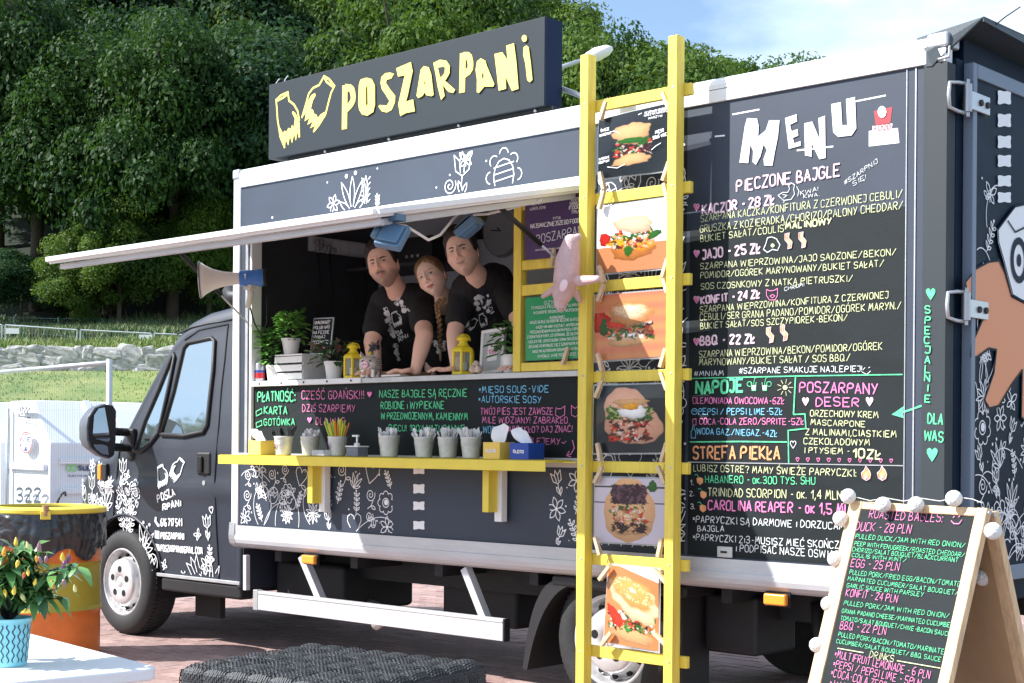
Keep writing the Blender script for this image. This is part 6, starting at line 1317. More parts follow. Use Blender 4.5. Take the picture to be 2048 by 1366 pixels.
u,v,im=canvas(Wp,Hp,lambda a,b:(.04,.03,.04) if abs(b-.86)<.012 or abs(b-.62)<.010 else (.60,.56,.62)); ell(im,u,v,.50,.50,.36,.50,(.72,.46,.26),0,.04,.02,0,.15,.03); ell(im,u,v,.5,.24,.27,.12,BUNL); filling(im,u,v,5,.30,.55,w_=.25,cols=(ONI,TOM,BUNL,GRE,(.85,.6,.4))); 
for i in range(5): filling(im,u,v,50+i,.62,.88,.5,.22,(PUR,(.2,.1,.14),(.08,.03,.06)))
filling(im,u,v,60,.18,.30,.5,.22,(PUR,BUNL,PUR)); ell(im,u,v,.82,.88,.06,.09,GRE); pics.append(im)
u,v,im=canvas(84,140,lambda a,b:(.76,.76,.80) if b>.86+.22*(.9-a) else (.62,.28,.13)); ell(im,u,v,.5,.16,.42,.12,BUNL,-.1,.05); filling(im,u,v,6,.20,.42,w_=.42,cols=(GRE,MEAT,MEAT,(.75,.85,.75),TOM,(.06,.3,.08))); ell(im,u,v,.20,.36,.2,.08,TOM,-.7); ell(im,u,v,.55,.58,.50,.22,(.88,.74,.50),-.35,.04); ell(im,u,v,.52,.68,.48,.19,(.78,.42,.16),-.3,.08,.25)
for i in range(90): a=random.uniform(0,6.28); q=random.uniform(.6,1); ell(im,u,v,.52+.36*q*math.cos(a),.71+.13*q*math.sin(a)-.10*math.cos(a),.012,.007,(.9,.78,.55),a,.0,.3,i,0,0)
ell(im,u,v,.52,.71,.09,.035,(.55,.6,.45),-.3); pics.append(im)
PC=[[(1198,240),(1341,206),(1338,340),(1197,358)],[(1195,416),(1342,395),(1338,535),(1194,548)],[(1190,592),(1340,580),(1338,712),(1189,722)],[(1189,772),(1336,768),(1334,905),(1187,906)],[(1190,955),(1334,958),(1330,1090),(1189,1083)],[(1217,1130),(1318,1140),(1316,1303),(1208,1283)]]
PLb=['bagel burger picture on black with white writing, topmost on the ladder','picture of a pale bagel with a red tomato beside it, second from the top','seeded bagel picture on an orange board with salad, level with the plush pig','picture of a fried egg sandwich in a paper cone on dark ground','picture of a dark purple lettuce bagel in brown paper on white planks','narrow upright picture of a big seeded bagel, lowest on the ladder']
for im,c_,l in zip(pics,PC,PLb): pic('food_picture',l,c_,LY+.066 if 0 else LY+.012,im)
pl=Plane((0,LY+.004,0),(1,0,0),(0,0,1),(0,-1,0)); m=MB()
for s,x0,y0,x1,y1,h,sw in (('NIE UŻYWAMY MROŻONEK',1290,228,1336,218,4,1.1),('TYLKO Z NATURALNYCH',1285,234,1338,223,4,1.1),('WARZYW',1297,239,1325,233,4,1.1),('MIĘSO',1311,268,1328,263,6,1.6),('SOUS-VIDE',1306,279,1334,271,6,1.6),('ŚWIEŻE',1202,264,1219,260,5,1.4),('WARZYWA',1200,274,1222,268,5,1.4),('AUTORSKIE',1198,321,1219,316,4,1.3),('RECEPTURY',1198,328,1219,323,4,1.3)): tpx(m,pl,s,x0,y0,x1,y1,h,sw,jit=.02)
for p in (((1269,243),(1276,230),(1284,226)),((1215,334),(1235,336),(1250,328)),((1322,286),(1312,292),(1303,300)),((1218,266),(1228,262),(1240,266))): ribbon(m,[pl.at(*q) for q in p],.0035,pl.m)
m.build('picture_lettering',print_w,bpy.data.objects['food_picture'],kind='stuff')
PG=[((1207,222),-.35,'left'),((1333,202),.45,'right'),((1205,362),.3,'left'),((1333,343),-.35,'right'),((1204,400),-.3,'left'),((1333,385),.3,'right'),((1204,549),.4,'left'),((1331,536),-.3,'right'),((1203,585),-.4,'left'),((1331,568),.35,'right'),((1201,725),.35,'left'),((1327,716),-.3,'right'),((1199,778),-.45,'left'),((1329,762),.45,'right'),((1199,905),.25,'left'),((1329,905),-.3,'right'),((1198,950),-.5,'left'),((1324,950),.5,'right'),((1196,1092),.4,'left'),((1321,1095),-.2,'right'),((1210,1146),-.7,'left'),((1322,1152),.9,'right'),((1213,1278),-.7,'left'),((1322,1278),1.0,'right')]
names=['topmost black picture','pale bagel picture','seeded bagel picture','fried egg picture','purple lettuce picture','lowest upright picture']
for i,(p,r,sd) in enumerate(PG):
    k=i//4; peg(aty(*p,LY-.012),-r,f"wooden clothes peg at the {'upper' if i%4<2 else 'lower'} {sd} corner of the {names[k]}")
tw=M('jute_string',(.40,.30,.18),.9); m=MB()
for i,(p,r,sd) in enumerate(PG):
    a=aty(*p,LY-.012); z=min(RZ,key=lambda q:abs(q-a.z)); 
    for dx in (-.008,.008): m.tube([a,(a.x+dx,LY+.026,z+(.03 if z>a.z else -.03)),(a.x+dx*.5,LY+.062,z)],.0012,4,caps=False)
m.build('peg_strings',tw,LD,kind='stuff')
# ------------------------------------------------------------------ people
def sst(a,b,x): t=np.clip((x-a)/(b-a),0,1); return t*t*(3-2*t)
def head_grid(male=True,seed=0,nose=1.,jaw=1.,NA=260,NE=210):
    t=np.linspace(-1,1,NA+1)[:-1]; az=math.pi*(.42*t+.58*t**3)      # denser at the face
    s=np.linspace(-1,1,NE); el=math.pi/2*(.62*(s+.12*(1-s**2))+.38*s**3)
    el=np.clip(el,-math.pi/2,math.pi/2); AZ,EL=np.meshgrid(az,el)
    x=(.0785 if male else .0755)*np.cos(EL)*np.sin(AZ); y=-.096*np.cos(EL)*np.cos(AZ); z=.118*np.sin(EL)
    sq=1+.10*(np.sin(2*EL)**2); x*=sq; y*=1+.07*(np.sin(2*EL)**2)
    low=sst(.015,.105,-z); fr=sst(-.01,.05,-y)
    x*=1-(.25 if male else .34)*low**1.3; y=np.where(y>0,y*(1-.42*low),y)
    y=np.where(y>0,y*1.04,y); 
    f=fr; sm=-.0055*np.clip(np.abs(x)/.024,0,1.3)**2
    def G(x0,z0,sx,sz,a,both=False):
        nonlocal y
        d=a*np.exp(-((x-x0)/sx)**2-((z-z0)/sz)**2)*f
        if both: d=d+a*np.exp(-((x+x0)/sx)**2-((z-z0)/sz)**2)*f
        y=y-d
    k=1. if male else .6
    G(.026,.030,.020,.010,.0065*k,True); G(.030,.008,.017,.012,-.0085,True); G(.031,.0045,.0125,.0085,.0065,True)
    G(0,.022,.010,.014,.006*k); G(0,.004,.0068,.018,.013*nose); G(0,-.014,.0088,.017,.020*nose); G(0,-.030,.0115,.0085,.016*nose); G(.0125,-.035,.006,.0065,.0085*nose,True); G(.006,-.0405,.004,.003,-.006,True)
    G(.044,-.016,.020,.017,.006,True); G(.036,-.055,.013,.02,-.003,True); z0_=z; z=z+sm; G(0,-.064,.026,.020,.0065); G(.007,-.0595,.009,.0040,.0035,True); G(0,-.0695,.0145,.0050,.0052); G(0,-.0642,.021,.0018,-.0042); G(.025,-.064,.006,.005,-.003,True); z=z0_
    G(0,-.080,.014,.0055,-.0045); G(0,-.098,.018,.014,.0100*jaw); G(.048,-.072,.020,.022,.004*jaw*k,True)
    return AZ,EL,x,y,z
def build_person(nm,label,head_c,yaw,roll,pitch,hs,parts,sleeves,shirt_parts,hair_col,skin_c,male,seed,stub=0.,gaze=.0,group=None,age=1.):
    rg=np.random.default_rng(seed)
    t=thing(nm,label,'person',Vector((head_c.x,head_c.y+.5,.861)))
    c=(CAM-head_c).normalized(); fwd=(c*math.cos(yaw)-R*math.sin(yaw)); fwd.z*=.4; fwd.normalize()
    Yx=-fwd; Xx=Yx.cross(U).normalized(); Zx=Xx.cross(Yx)
    Zr=Zx*math.cos(roll)-Xx*math.sin(roll); Xr=Xx*math.cos(roll)+Zx*math.sin(roll)
    HM=Matrix((Xr,Yx,Zr)).transposed()@Matrix.Rotation(pitch,3,'X'); 
    def HT(p): return head_c+HM@(Vector(p)*hs)
    AZ,EL,x,y,z=head_grid(male,seed,nose=1. if male else .8,jaw=1. if male else .6)
    n0,n1=x.shape; P=np.stack([x,y,z],-1).reshape(-1,3)
    # colours
    sk=np.array(skin_c); Cc=np.ones((n0,n1,3))*sk; ax=np.abs(x); fr=(y<-.03)
    def mixc(mask,col,k): 
        m_=(np.clip(mask,0,1)*k)[...,None]; Cc[:]=Cc*(1-m_)+np.array(col)*m_
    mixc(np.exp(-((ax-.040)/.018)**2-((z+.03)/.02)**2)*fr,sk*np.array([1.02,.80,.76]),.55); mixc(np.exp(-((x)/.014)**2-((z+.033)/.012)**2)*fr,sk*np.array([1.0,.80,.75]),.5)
    if stub: 
        m_=sst(.03,.052,-z)*sst(-.045,-.01,-y)*(1-np.exp(-((x)/.020)**2-((z+.064)/.0075)**2)); m_=np.maximum(m_,np.exp(-((ax-.012)/.014)**2-((z+.050)/.0065)**2)*1.15*fr); ms_=np.exp(-((ax-.012)/.015)**2-((z+.0515)/.0055)**2)*fr; m_=m_*(1-np.exp(-((ax-.036)/.014)**2-((z+.045)/.018)**2)*.75)
        m_*=np.clip(.85+.4*rg.normal(size=x.shape)*.5,0,1.2); mixc(m_*(z<-.02),np.array(hair_col)*1.8+.03,stub); mixc(ms_,np.array(hair_col)*1.5+.01,min(1,stub*1.35))
    lipc=(.60,.29,.26) if male else (.62,.17,.17); zr_=z; z=z-.0055*np.clip(ax/.024,0,1.3)**2
    lm=sst(1.15,.8,((x/.0235)**2+((z+.0645)/(.0085*(1-.35*(ax/.024)**2)))**2)); mixc(lm*fr,lipc,.55 if male else .85)
    mixc(np.exp(-((z+.0642)/.0011)**2)*sst(.024,.019,ax)*fr,(.16,.05,.05),.85)
    mixc(np.exp(-((ax-.0065)/.0032)**2-((z+.0415)/.0020)**2)*fr,(.12,.04,.03),.8) if 0 else None; z=zr_; mixc(np.exp(-((ax-.0065)/.0032)**2-((z+.0415)/.0020)**2)*fr,(.14,.05,.04),.75)
    # brows
    bz=(.0200 if male else .0225)+.0050*np.clip((ax-.012)/.024,0,1)-.003*np.clip((ax-.036)/.012,0,1); bt=.0042*(1-.5*np.clip((ax-.03)/.02,0,1)) if male else .0020
    mixc(sst(1.3,.6,np.abs(z-bz)/bt)*sst(.010,.014,ax)*sst(.050,.044,ax)*fr,np.array(hair_col)*.8,.92 if male else .75)
    # eyes
    ez=.0055; ea=(ax-.0305)/.0138; op=.0046 if male else .0062
    up=ez+op*np.sqrt(np.clip(1-ea**2,0,1)); lo=ez-op*.62*np.sqrt(np.clip(1-ea**2,0,1)); inside=(np.abs(ea)<1)&(z<up)&(z>lo)&fr
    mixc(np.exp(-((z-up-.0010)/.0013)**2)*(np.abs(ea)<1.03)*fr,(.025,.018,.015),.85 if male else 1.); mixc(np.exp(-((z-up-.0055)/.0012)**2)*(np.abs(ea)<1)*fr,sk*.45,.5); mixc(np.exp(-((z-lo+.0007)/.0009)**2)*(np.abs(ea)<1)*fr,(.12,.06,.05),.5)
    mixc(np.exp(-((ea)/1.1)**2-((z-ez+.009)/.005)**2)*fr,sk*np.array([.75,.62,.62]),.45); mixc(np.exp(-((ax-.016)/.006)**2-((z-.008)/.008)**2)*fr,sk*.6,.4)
    Cc[inside]=(.62,.60,.58)
    side=np.sign(x); ir=np.sqrt((x-side*.0305-gaze)**2+(z-ez-.0006)**2)
    Cc[inside&(ir<.0060)]=(.10,.075,.05) if male else (.10,.10,.09); Cc[inside&(ir<.0030)]=(.008,.008,.008); gl=np.sqrt((x-side*.0305-gaze+.0016)**2+(z-ez-.0022)**2); Cc[inside&(gl<.0011)]=(.9,.9,.9)
    V=[tuple(HT(p)) for p in P]; F_=[(i*n1+j,i*n1+(j+1)%n1,(i+1)*n1+(j+1)%n1,(i+1)*n1+j) for i in range(n0-1) for j in range(n1)]
    # body by remeshed tapered limbs
    bm=blobs('body_src',parts,skin_m,None,.0052,5); bme=bm.data
    nv=len(bme.vertices); bv=np.zeros(nv*3); bme.vertices.foreach_get('co',bv); bv=bv.reshape(-1,3); bf=[tuple(p.vertices) for p in bme.polygons]; bpy.data.objects.remove(bm)
    m=MB(); m.v=V; m.f=F_; off=len(V); m.v=m.v+[tuple(p) for p in bv]; m.f=m.f+[tuple(i+off for i in f) for f in bf]
    # ears
    ears=[]
    for s in (-1,1):
        e=MB(); Re=Matrix.Rotation(s*.32,3,'Z')@Matrix.Rotation(-.12,3,'X')
        N1,N2=18,12
        for i in range(N2+1):
            ph=math.pi*i/N2
            for j in range(N1):
                a=2*math.pi*j/N1; q=Vector((.0085*math.cos(ph),.0175*math.sin(ph)*math.cos(a),.0305*math.sin(ph)*math.sin(a)*(1.0 if math.sin(a)>0 else .92))); r_=math.sin(ph)
                if s*q.x>0: q.x-=s*.009*math.exp(-(r_/.62)**2)
                e.v.append(tuple(HT(Vector((s*.0775,.012,-.008))+Re@q)))
        e.f=[(i*N1+j,(i+1)*N1+j,(i+1)*N1+(j+1)%N1,i*N1+(j+1)%N1) for i in range(N2) for j in range(N1)]; ears.append((e,N1,N2,s))
    cols=[tuple(c_) for c_ in Cc.reshape(-1,3)]+[tuple(sk*np.array([1,.95,.93])) for _ in range(nv)]
    for e,N1,N2,s in ears:
        o_=len(m.v); m.v+=e.v; m.f+=[tuple(i+o_ for i in f) for f in e.f]
        for i in range(N2+1):
            outer=(i<N2/2) if s>0 else (i>N2/2); inn=min(i,N2-i)<N2*.24
            for j in range(N1): cols.append(tuple(sk*(np.array([.62,.42,.40]) if (outer and inn) else np.array([1.0,.80,.77]))))
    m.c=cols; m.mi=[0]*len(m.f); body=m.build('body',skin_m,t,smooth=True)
    # hair
    azn=np.abs(AZ)
    if male:
        hl=np.interp(azn,[0,.35,.62,.85,1.0,1.15,1.42,1.62,1.85,2.2,3.15],[.078,.080,.072,.055,.030,-.004,-.018,.020,.004,-.045,-.062]); top=.020
    else:
        hl=np.interp(azn,[0,.15,.5,.8,1.0,1.2,1.5,1.8,2.2,3.15],[.088,.082,.070,.050,.028,.006,-.012,-.020,-.04,-.055]); top=.014
    mk=(z-hl); th=sst(0,.020,mk)*(.007+(top-.007)*sst(.03,.10,z))
    if male: th+=sst(0,.03,mk)*.010*np.exp(-((AZ)/.9)**2)*sst(.05,.09,z)      # quiff
    nzv=np.array([noise.noise(Vector((a*7+seed,b*2.0,seed*3.1))) for a,b in zip((AZ*1.0).ravel(),EL.ravel())]).reshape(x.shape); st_=np.array([noise.noise(Vector((a*38+seed,b*3.0,seed))) for a,b in zip((AZ if male else x*22).ravel(),EL.ravel())]).reshape(x.shape)
    th=th*(1+.45*nzv+.30*st_)
    if not male: th-=.006*np.exp(-((x-.004)/.0025)**2)*sst(.05,.09,z)
    nrm=np.stack([x/.0745**2,y/.096**2,z/.118**2],-1); nrm/=np.linalg.norm(nrm,axis=-1,keepdims=True)
    HP=np.stack([x,y,z],-1)+nrm*(th-.0008)[...,None]; keep=mk>-.002
    hm=MB(); idx={}; fl=[]
    for f in F_:
        if all(keep.ravel()[i] for i in f): fl.append(f)
    HPr=HP.reshape(-1,3); cl=[]
    for f in fl:
        g=[]
        for i in f:
            if i not in idx: idx[i]=len(hm.v); hm.v.append(tuple(HT(HPr[i]))); k_=1+.55*st_.ravel()[i]+.2*nzv.ravel()[i]; hm.c.append(tuple(np.array(hair_col)*max(.3,k_)))
            g.append(idx[i])
        hm.f.append(tuple(g)); hm.mi.append(0)
    hair_mat=M('hair_'+str(seed),(.05,.03,.02),.42,attr=True,spec=.45,bump=.3,bs=300); hm.build('hair',hair_mat,t,smooth=True)
    # shirt
    sh=blobs('shirt',shirt_parts+sleeves,cloth_b,t,.0065,7)
    dt=bpy.data.textures.new('folds','CLOUDS'); dt.noise_scale=.09; d=sh.modifiers.new('folds','DISPLACE'); d.texture=dt; d.strength=.014; d.mid_level=.5
    return t,body,sh,HT,hair_mat
def hand(parts,wrist,direction,side,palm_r=.017,s=1.0):
    d=Vector(direction).normalized(); up=U; sd_=d.cross(up).normalized(); base=wrist+d*.045*s
    for k in (-1,-.3,.4,1): a=wrist+sd_*k*.016*s; b=wrist+d*.082*s+sd_*k*.032*s+U*-.004; parts.append((a,b,palm_r*s*.95,palm_r*s*.68))
    kn=wrist+d*.085*s
    for i,(k,l) in enumerate(((-1,.062),(-.34,.074),(.33,.069),(1,.053))):
        a=kn+sd_*k*.031*s; dirf=(d+sd_*k*.24).normalized(); m1=a+dirf*l*.52*s+U*.006; e=a+dirf*l*s-U*.008; parts+= [(a,m1,.0098*s,.0088*s),(m1,e,.0088*s,.0072*s)]
    a=wrist+d*.025*s+sd_*side*.026*s; m1=a+(d*.5+sd_*side*.9).normalized()*.034*s; e=m1+(d*.9+sd_*side*.4).normalized()*.032*s-U*.006; parts+= [(a,m1,.0135*s,.0105*s),(m1,e,.0105*s,.0085*s)]
def P(px,py,Y): return aty(px,py,Y)
def torso(N,SL,SR,CH,BE,PE,hw,female=False):
    k=.86 if female else 1.
    ps=[(SL,SR,.062*k,.062*k),(SL.lerp(SR,.2),CH.lerp(SL,.25),.085*k,.10*k),(SL.lerp(SR,.8),CH.lerp(SR,.25),.085*k,.10*k),(CH+R*-hw*.45,BE+R*-hw*.35,.125*k,.115*k),(CH+R*hw*.45,BE+R*hw*.35,.125*k,.115*k),(BE+R*-hw*.35,PE+R*-hw*.35,.115*k,.125*k),(BE+R*hw*.35,PE+R*hw*.35,.115*k,.125*k),
        (N,SL.lerp(SR,.5),.062*k,.085*k)]
    return ps
def make(nm,label,hc,N,SL,SR,arms,CH,BE,PE,hw,yaw,roll,pitch,hs,hair,skinc,male,seed,**kw):
    body=[]; neck0=hc-U*.03; body.append((hc+(N-hc)*.25+Vector((0,.02,-.02)),N,.054*(1 if male else .80),.060*(1 if male else .85)))
    body+=torso(N,SL,SR,CH,BE,PE,hw,not male); sl=[]
    for (S,E,W_,d,side,r) in arms:
        body+= [(S,E,.058*r,.046*r),(E,E.lerp(W_,.35),.046*r,.044*r),(E.lerp(W_,.35),W_,.044*r,.029*r)]; hand(body,W_,d,side,s=1.0 if male else .9)
        sl.append((S,S.lerp(E,.62),.072*r+.004,.069*r+.004))
    fl_=.872
    for s in (-1,1):
        hp=PE+R*s*.09; kn=Vector((hp.x,hp.y+.03,(hp.z+fl_)/2+.02)); an=Vector((hp.x,hp.y+.08,fl_+.06)); body+= [(hp,kn,.085,.058),(kn,an,.058,.038),(an,an+Vector((.03,-.12,-.03)),.035,.025)]
    g=lambda q,k: [(a,b,r0+k,r1+k) for a,b,r0,r1 in q]
    sh=g(torso(N,SL,SR,CH,BE,PE,hw,not male)[:-1],.013)+[(N.lerp(SL.lerp(SR,.5),.55),SL.lerp(SR,.5),.070 if male else .06,.095 if male else .08)]
    return build_person(nm,label,hc,yaw,roll,pitch,hs,body,sl,sh,hair,skinc,male,seed,**kw)
SK1=(.84,.56,.44); SK2=(.87,.64,.52); SK3=(.85,.59,.47)
fwd_l=Vector((-.35,-1,-.12)); 
# moustached man
WL,WR=P(752,729,.06),P(832,733,.05); WL.z=CZ+.035; WR.z=CZ+.038
p1=make('person','moustached man in a black printed T-shirt leaning both hands on the counter, tattooed forearm',P(767,531,.10),P(794,580,.24),P(764,604,.26),P(843,596,.34),
 [(P(764,613,.27),P(744,684,.15),WL,(.2,-1,-.1),1,1.08),(P(842,609,.36),P(849,672,.14),WR,(-.75,-.8,-.1),-1,1.08)],P(803,660,.43),P(806,735,.58),P(808,800,.68),.16,.30,.25,-.08,1.08,(.022,.014,.010),SK1,True,3,stub=.62,gaze=.002)
# taller man at the right
WL2,WR2=P(912,736,.05),P(1046,730,.12); WL2.z=CZ+.036; WR2.z=CZ+.036
p2=make('person','taller clean shaven man in a black T-shirt, rightmost of the three at the counter',P(925,507,.14),P(952,549,.26),P(928,578,.28),P(1000,556,.40),
 [(P(926,590,.30),P(909,668,.16),WL2,(-.5,-1,-.1),-1,1.),(P(1005,574,.42),P(1045,655,.28),WR2,(-.1,-1,-.1),-1,1.)],P(968,642,.46),P(970,725,.60),P(970,800,.68),.15,.27,.24,-.07,1.07,(.030,.018,.011),SK3,True,5,stub=.10,gaze=.002)
# woman in the middle
W3a=P(850,800,.45); W3b=P(935,800,.45)
p3=make('person','fair haired woman with a long braid leaning in between the two men',P(864,556,.22),P(887,594,.32),P(868,622,.46),P(920,602,.50),
 [(P(868,657,.50),P(860,735,.52),P(868,790,.44),(.1,-.6,-.8),1,.72),(P(923,642,.54),P(938,730,.56),P(925,790,.46),(-.1,-.6,-.8),-1,.72)],P(896,690,.60),P(898,745,.66),P(900,800,.70),.12,.36,.40,-.06,.99,(.22,.125,.055),SK2,False,8,gaze=.002)
# braid
bp_=[P(884,600,.24),P(875,612,.22),P(877,630,.21),P(880,655,.23),P(879,680,.26),P(882,705,.30)]
m=MB(); 
pts=[]
for i in range(len(bp_)-1):
    for k in range(5): pts.append(bp_[i].lerp(bp_[i+1],k/5))
for i,q in enumerate(pts):
    s=-1 if i%2 else 1; r=.015*(1-.35*i/len(pts)); m.ball(q+R*s*r*.45,(r*.95,r*.8,r*1.25),8,6,rot=Matrix.Rotation(s*.6,3,F),col=(.24+.05*s,.14+.03*s,.06))
m.ball(pts[-1]-U*.03,(.008,.008,.035),8,6,col=(.3,.2,.1)); m.build('braid',p3[4],p3[0],smooth=True)
# prints drawn on the cloth
bpy.context.view_layer.update()
class Cloth:
    def __init__(s,o): dg=bpy.context.evaluated_depsgraph_get(); e=o.evaluated_get(dg); me=e.to_mesh(); me.transform(o.matrix_world); s.t=BVHTree.FromPolygons([v.co.copy() for v in me.vertices],[tuple(p.vertices) for p in me.polygons]); e.to_mesh_clear()
    def m(s,u,v,l=0):
        d=ray(u,v).normalized(); h=s.t.ray_cast(CAM,d)
        if h[0] is None: return CAM+ray(u,v)*9.2
        return h[0]-d*(.002+l)
def fm_(cl): return lambda u,v,l: cl.m(u,-v,l)
def prn(m,cl,seed,poly_fn,n,size):
    rd_=random.Random(seed)
    for i in range(n):
        x,y=poly_fn(rd_); k=rd_.choice(['daisy','sprig','scroll','fly','aster','dot','heart','thorn']); draw(m,k,x,-y,size*rd_.uniform(.7,1.3),fm_(cl),rd_.uniform(-1,1),.9)
cA=Cloth(p1[2]); m=MB(); em=lambda x0,y0,w_,h_: (lambda X,Y:(x0+(X-90)/350*w_,-(y0+(Y-320)/805*h_)))
emblem(m,em(783,622,21,34),1.4,fm_(cA),which=1); text(m,'POA',(789,-672),(805,-668),9,2,fm_(cA),jit=.15); text(m,'RNi',(799,-684),(816,-675),9,2,fm_(cA),jit=.15)
prn(m,cA,1,lambda r:(lambda t_:(771+t_*26+r.uniform(-4,5)*(1.2-t_),616+t_*104))(r.random()),46,8); prn(m,cA,2,lambda r:(r.uniform(793,804),r.uniform(597,611)),6,9); prn(m,cA,3,lambda r:(r.uniform(805,817),r.uniform(615,626)),4,9)
m.build('shirt_print',print_w,p1[0],kind='stuff')
cB=Cloth(p2[2]); m=MB(); emblem(m,em(958,626,17,30),1.3,fm_(cB),which=1)
e2=lambda X,Y:(930+(X-450)/480*26,-(636+(Y-90)/800*26)); emblem(m,e2,1.2,fm_(cB),which=2)
prn(m,cB,4,lambda r:(r.uniform(951,970),r.uniform(592,620)),30,7); prn(m,cB,5,lambda r:(r.uniform(974,981),r.uniform(589,611)),10,7); prn(m,cB,6,lambda r:(r.uniform(975,987),r.uniform(616,627)),5,8); m.build('shirt_print',print_w,p2[0],kind='stuff')
m=MB()
for a,b in (((926,583),(928,665)),((966,575),(971,660))):
    ribbon(m,[(a[0]+(b[0]-a[0])*k/8,-(a[1]+(b[1]-a[1])*k/8)) for k in range(9)],7,fm_(cB),base=.0005)
m.build('apron_strap',cloth_n,p2[0])
cC=Cloth(p3[2]); m=MB(); prn(m,cC,7,lambda r:(r.uniform(866,889),r.uniform(682,708)),14,9); m.build('shirt_print',print_w,p3[0],kind='stuff')
cD=Cloth(p1[1]); m=MB(); prn(m,cD,8,lambda r:(r.uniform(738,758),r.uniform(682,702)),14,9); m.build('tattoo',M('tattoo_ink',(.05,.06,.09),.6),p1[0],kind='stuff')
# ------------------------------------------------------------------ litter barrel
bc=atd(90,1200,9.35); bc.z=0; br=.333; t=thing('barrel','orange and yellow steel drum used as a litter bin with a black bag','barrel',bc)
om=M('drum_orange',(.72,.17,.025),.38,var=.15,vs=5,bump=.25,bs=12); ym=M('drum_olive_yellow',(.40,.33,.03),.38,var=.12,vs=5,bump=.2,bs=12)
Tb=Matrix.Translation(bc); H=.90
def band(z0,z1,mat,nm):
    n=12; prf=[]
    for i in range(n+1): z=z0+(z1-z0)*i/n; r=br+.010*math.exp(-((z-.30)/.014)**2)+.010*math.exp(-((z-.60)/.014)**2)+.003*math.exp(-((z-.45)/.012)**2); prf.append((r,z))
    z_=[z0+(z1-z0)*i/30 for i in range(31)]; prf=[(br+.012*math.exp(-((z-.29)/.013)**2)+.012*math.exp(-((z-.585)/.013)**2),z) for z in z_]
    m=MB(); m.lathe(prf,Tb,64); m.build(nm,mat,t,smooth=True)
band(.0,.29,om,'orange_band'); band(.2905,.585,ym,'yellow_band'); band(.5855,.86,om,'orange_band')
m=MB(); m.cyl(bc+U*.01,bc+U*.02,br-.01,n=48); m.build('drum_bottom',om,t)
# bag: crumpled film over the rim
bag=M('black_bag_film',(.010,.012,.016),.30,spec=.6,coat=.25,bump=.6,bs=22); m=MB(); n1,n2=220,34
for i in range(n2):
    for j in range(n1):
        a=2*math.pi*j/n1; v=i/(n2-1); hang=.235+.05*math.sin(a*2.3+1)+.03*math.sin(a*7); z=H+.01-v*hang
        q=Vector((math.cos(a)*3.2,math.sin(a)*3.2,v*2.2)); w_=noise.noise(q*1.0)*.5+noise.noise(q*2.3)*.30+noise.noise(q*5.1)*.13; fold=abs(noise.noise(Vector((a*5.5,v*1.1,3))))*.05
        r=br+.014+.030*math.sin(math.pi*min(1,v*1.15))**.7*(.6+w_)+fold*(.2+v)*.75
        m.v.append((bc.x+r*math.cos(a),bc.y+r*math.sin(a),z+.012*w_))
m.c=[None]*len(m.v); m.f=[(i*n1+j,i*n1+(j+1)%n1,(i+1)*n1+(j+1)%n1,(i+1)*n1+j) for i in range(n2-1) for j in range(n1)]; m.mi=[0]*len(m.f)
tb_=thing('bin_bag','crumpled shiny black bin bag hanging over the rim of the drum','bag',bc+U*.65,); m.build('bag_film',bag,tb_,smooth=True)
rim=thing('drum_ring','yellow clamp ring holding the bin bag on top of the drum','clamp ring',bc+U*H); m=MB(); m.lathe([(br+.026,H-.016),(br+.034,H-.010),(br+.036,H+.010),(br+.028,H+.018),(br-.03,H+.026),(br-.035,H+.012),(br-.03,H-.02)],Tb,72); m.build('ring_band',yellow_m,rim,smooth=False,bevel=.003)
m=MB(); m.lathe([(br-.032,H+.006),(.001,H-.05)],Tb,40); m.build('inner_bag',bag,tb_,smooth=True)
q=bc+(CAM-bc).normalized().cross(U)*0; dq=(Vector((CAM.x,CAM.y,0))-bc).normalized(); q=bc+dq*(br+.045)+U*(H-.005)
m=MB(); m.cyl(q-U*.02,q+U*.045,.016,.020,n=12); m.build('clamp_bolt',M('cork_brown',(.40,.24,.12),.7,var=.2,vs=60),rim)
m=MB(); m.box(-.03,.03,-.012,.012,-.03,.02,Matrix.Translation(q-U*.01)@Matrix.Rotation(math.atan2(dq.y,dq.x)+math.pi/2,4,'Z')); m.build('clamp_lug',yellow_m,rim,bevel=.004)
# ------------------------------------------------------------------ white table
TZ=.74; cA_=atz(322,1334,TZ); e1=(atz(130,1284,TZ)-cA_); e1=Vector((e1.x,e1.y,0)).normalized(); e2=Vector((-e1.y,e1.x,0)); 
if e2.dot(F)>0: e2=-e2
tb=thing('folding_table','white folding table cut off by the lower left corner of the photo','table',cA_+e1*.6+e2*.35-U*TZ)
def rrect(L_,W_,r,n=6):
    out=[]
    for cx,cy,a0 in ((L_-r,W_-r,0),(r,W_-r,90),(r,r,180),(L_-r,r,270)):
        for i in range(n+1): a=math.radians(a0+90*i/n); out.append((cx+r*math.cos(a),cy+r*math.sin(a)))
    return out
m=MB(); Tt=Matrix((e1,e2,U)).transposed().to_4x4(); Tt.translation=cA_-U*.035
tabm=M('table_top_plastic',(.74,.76,.78),.38,bump=.12,bs=160); m.prism(rrect(1.22,.70,.045),Tt,.035); m.build('tabletop',tabm,tb,bevel=.008,seg=3)
for u_ in (.12,1.08):
    for v_ in (.07,.63):
        m=MB(); a=Tt@Vector((u_,v_,0)); b=Tt@Vector((u_+(.06 if u_<.5 else -.06),v_,-.70)); m.cyl(a,b,.0135,n=10); m.build('leg',wht_pl,tb,smooth=True)
m=MB(); a=Tt@Vector((.06,.16,-.0)); m.box(.02,.09,.10,.16,-.03,0,Tt); m.build('leg_bracket',galv,tb,bevel=.004)
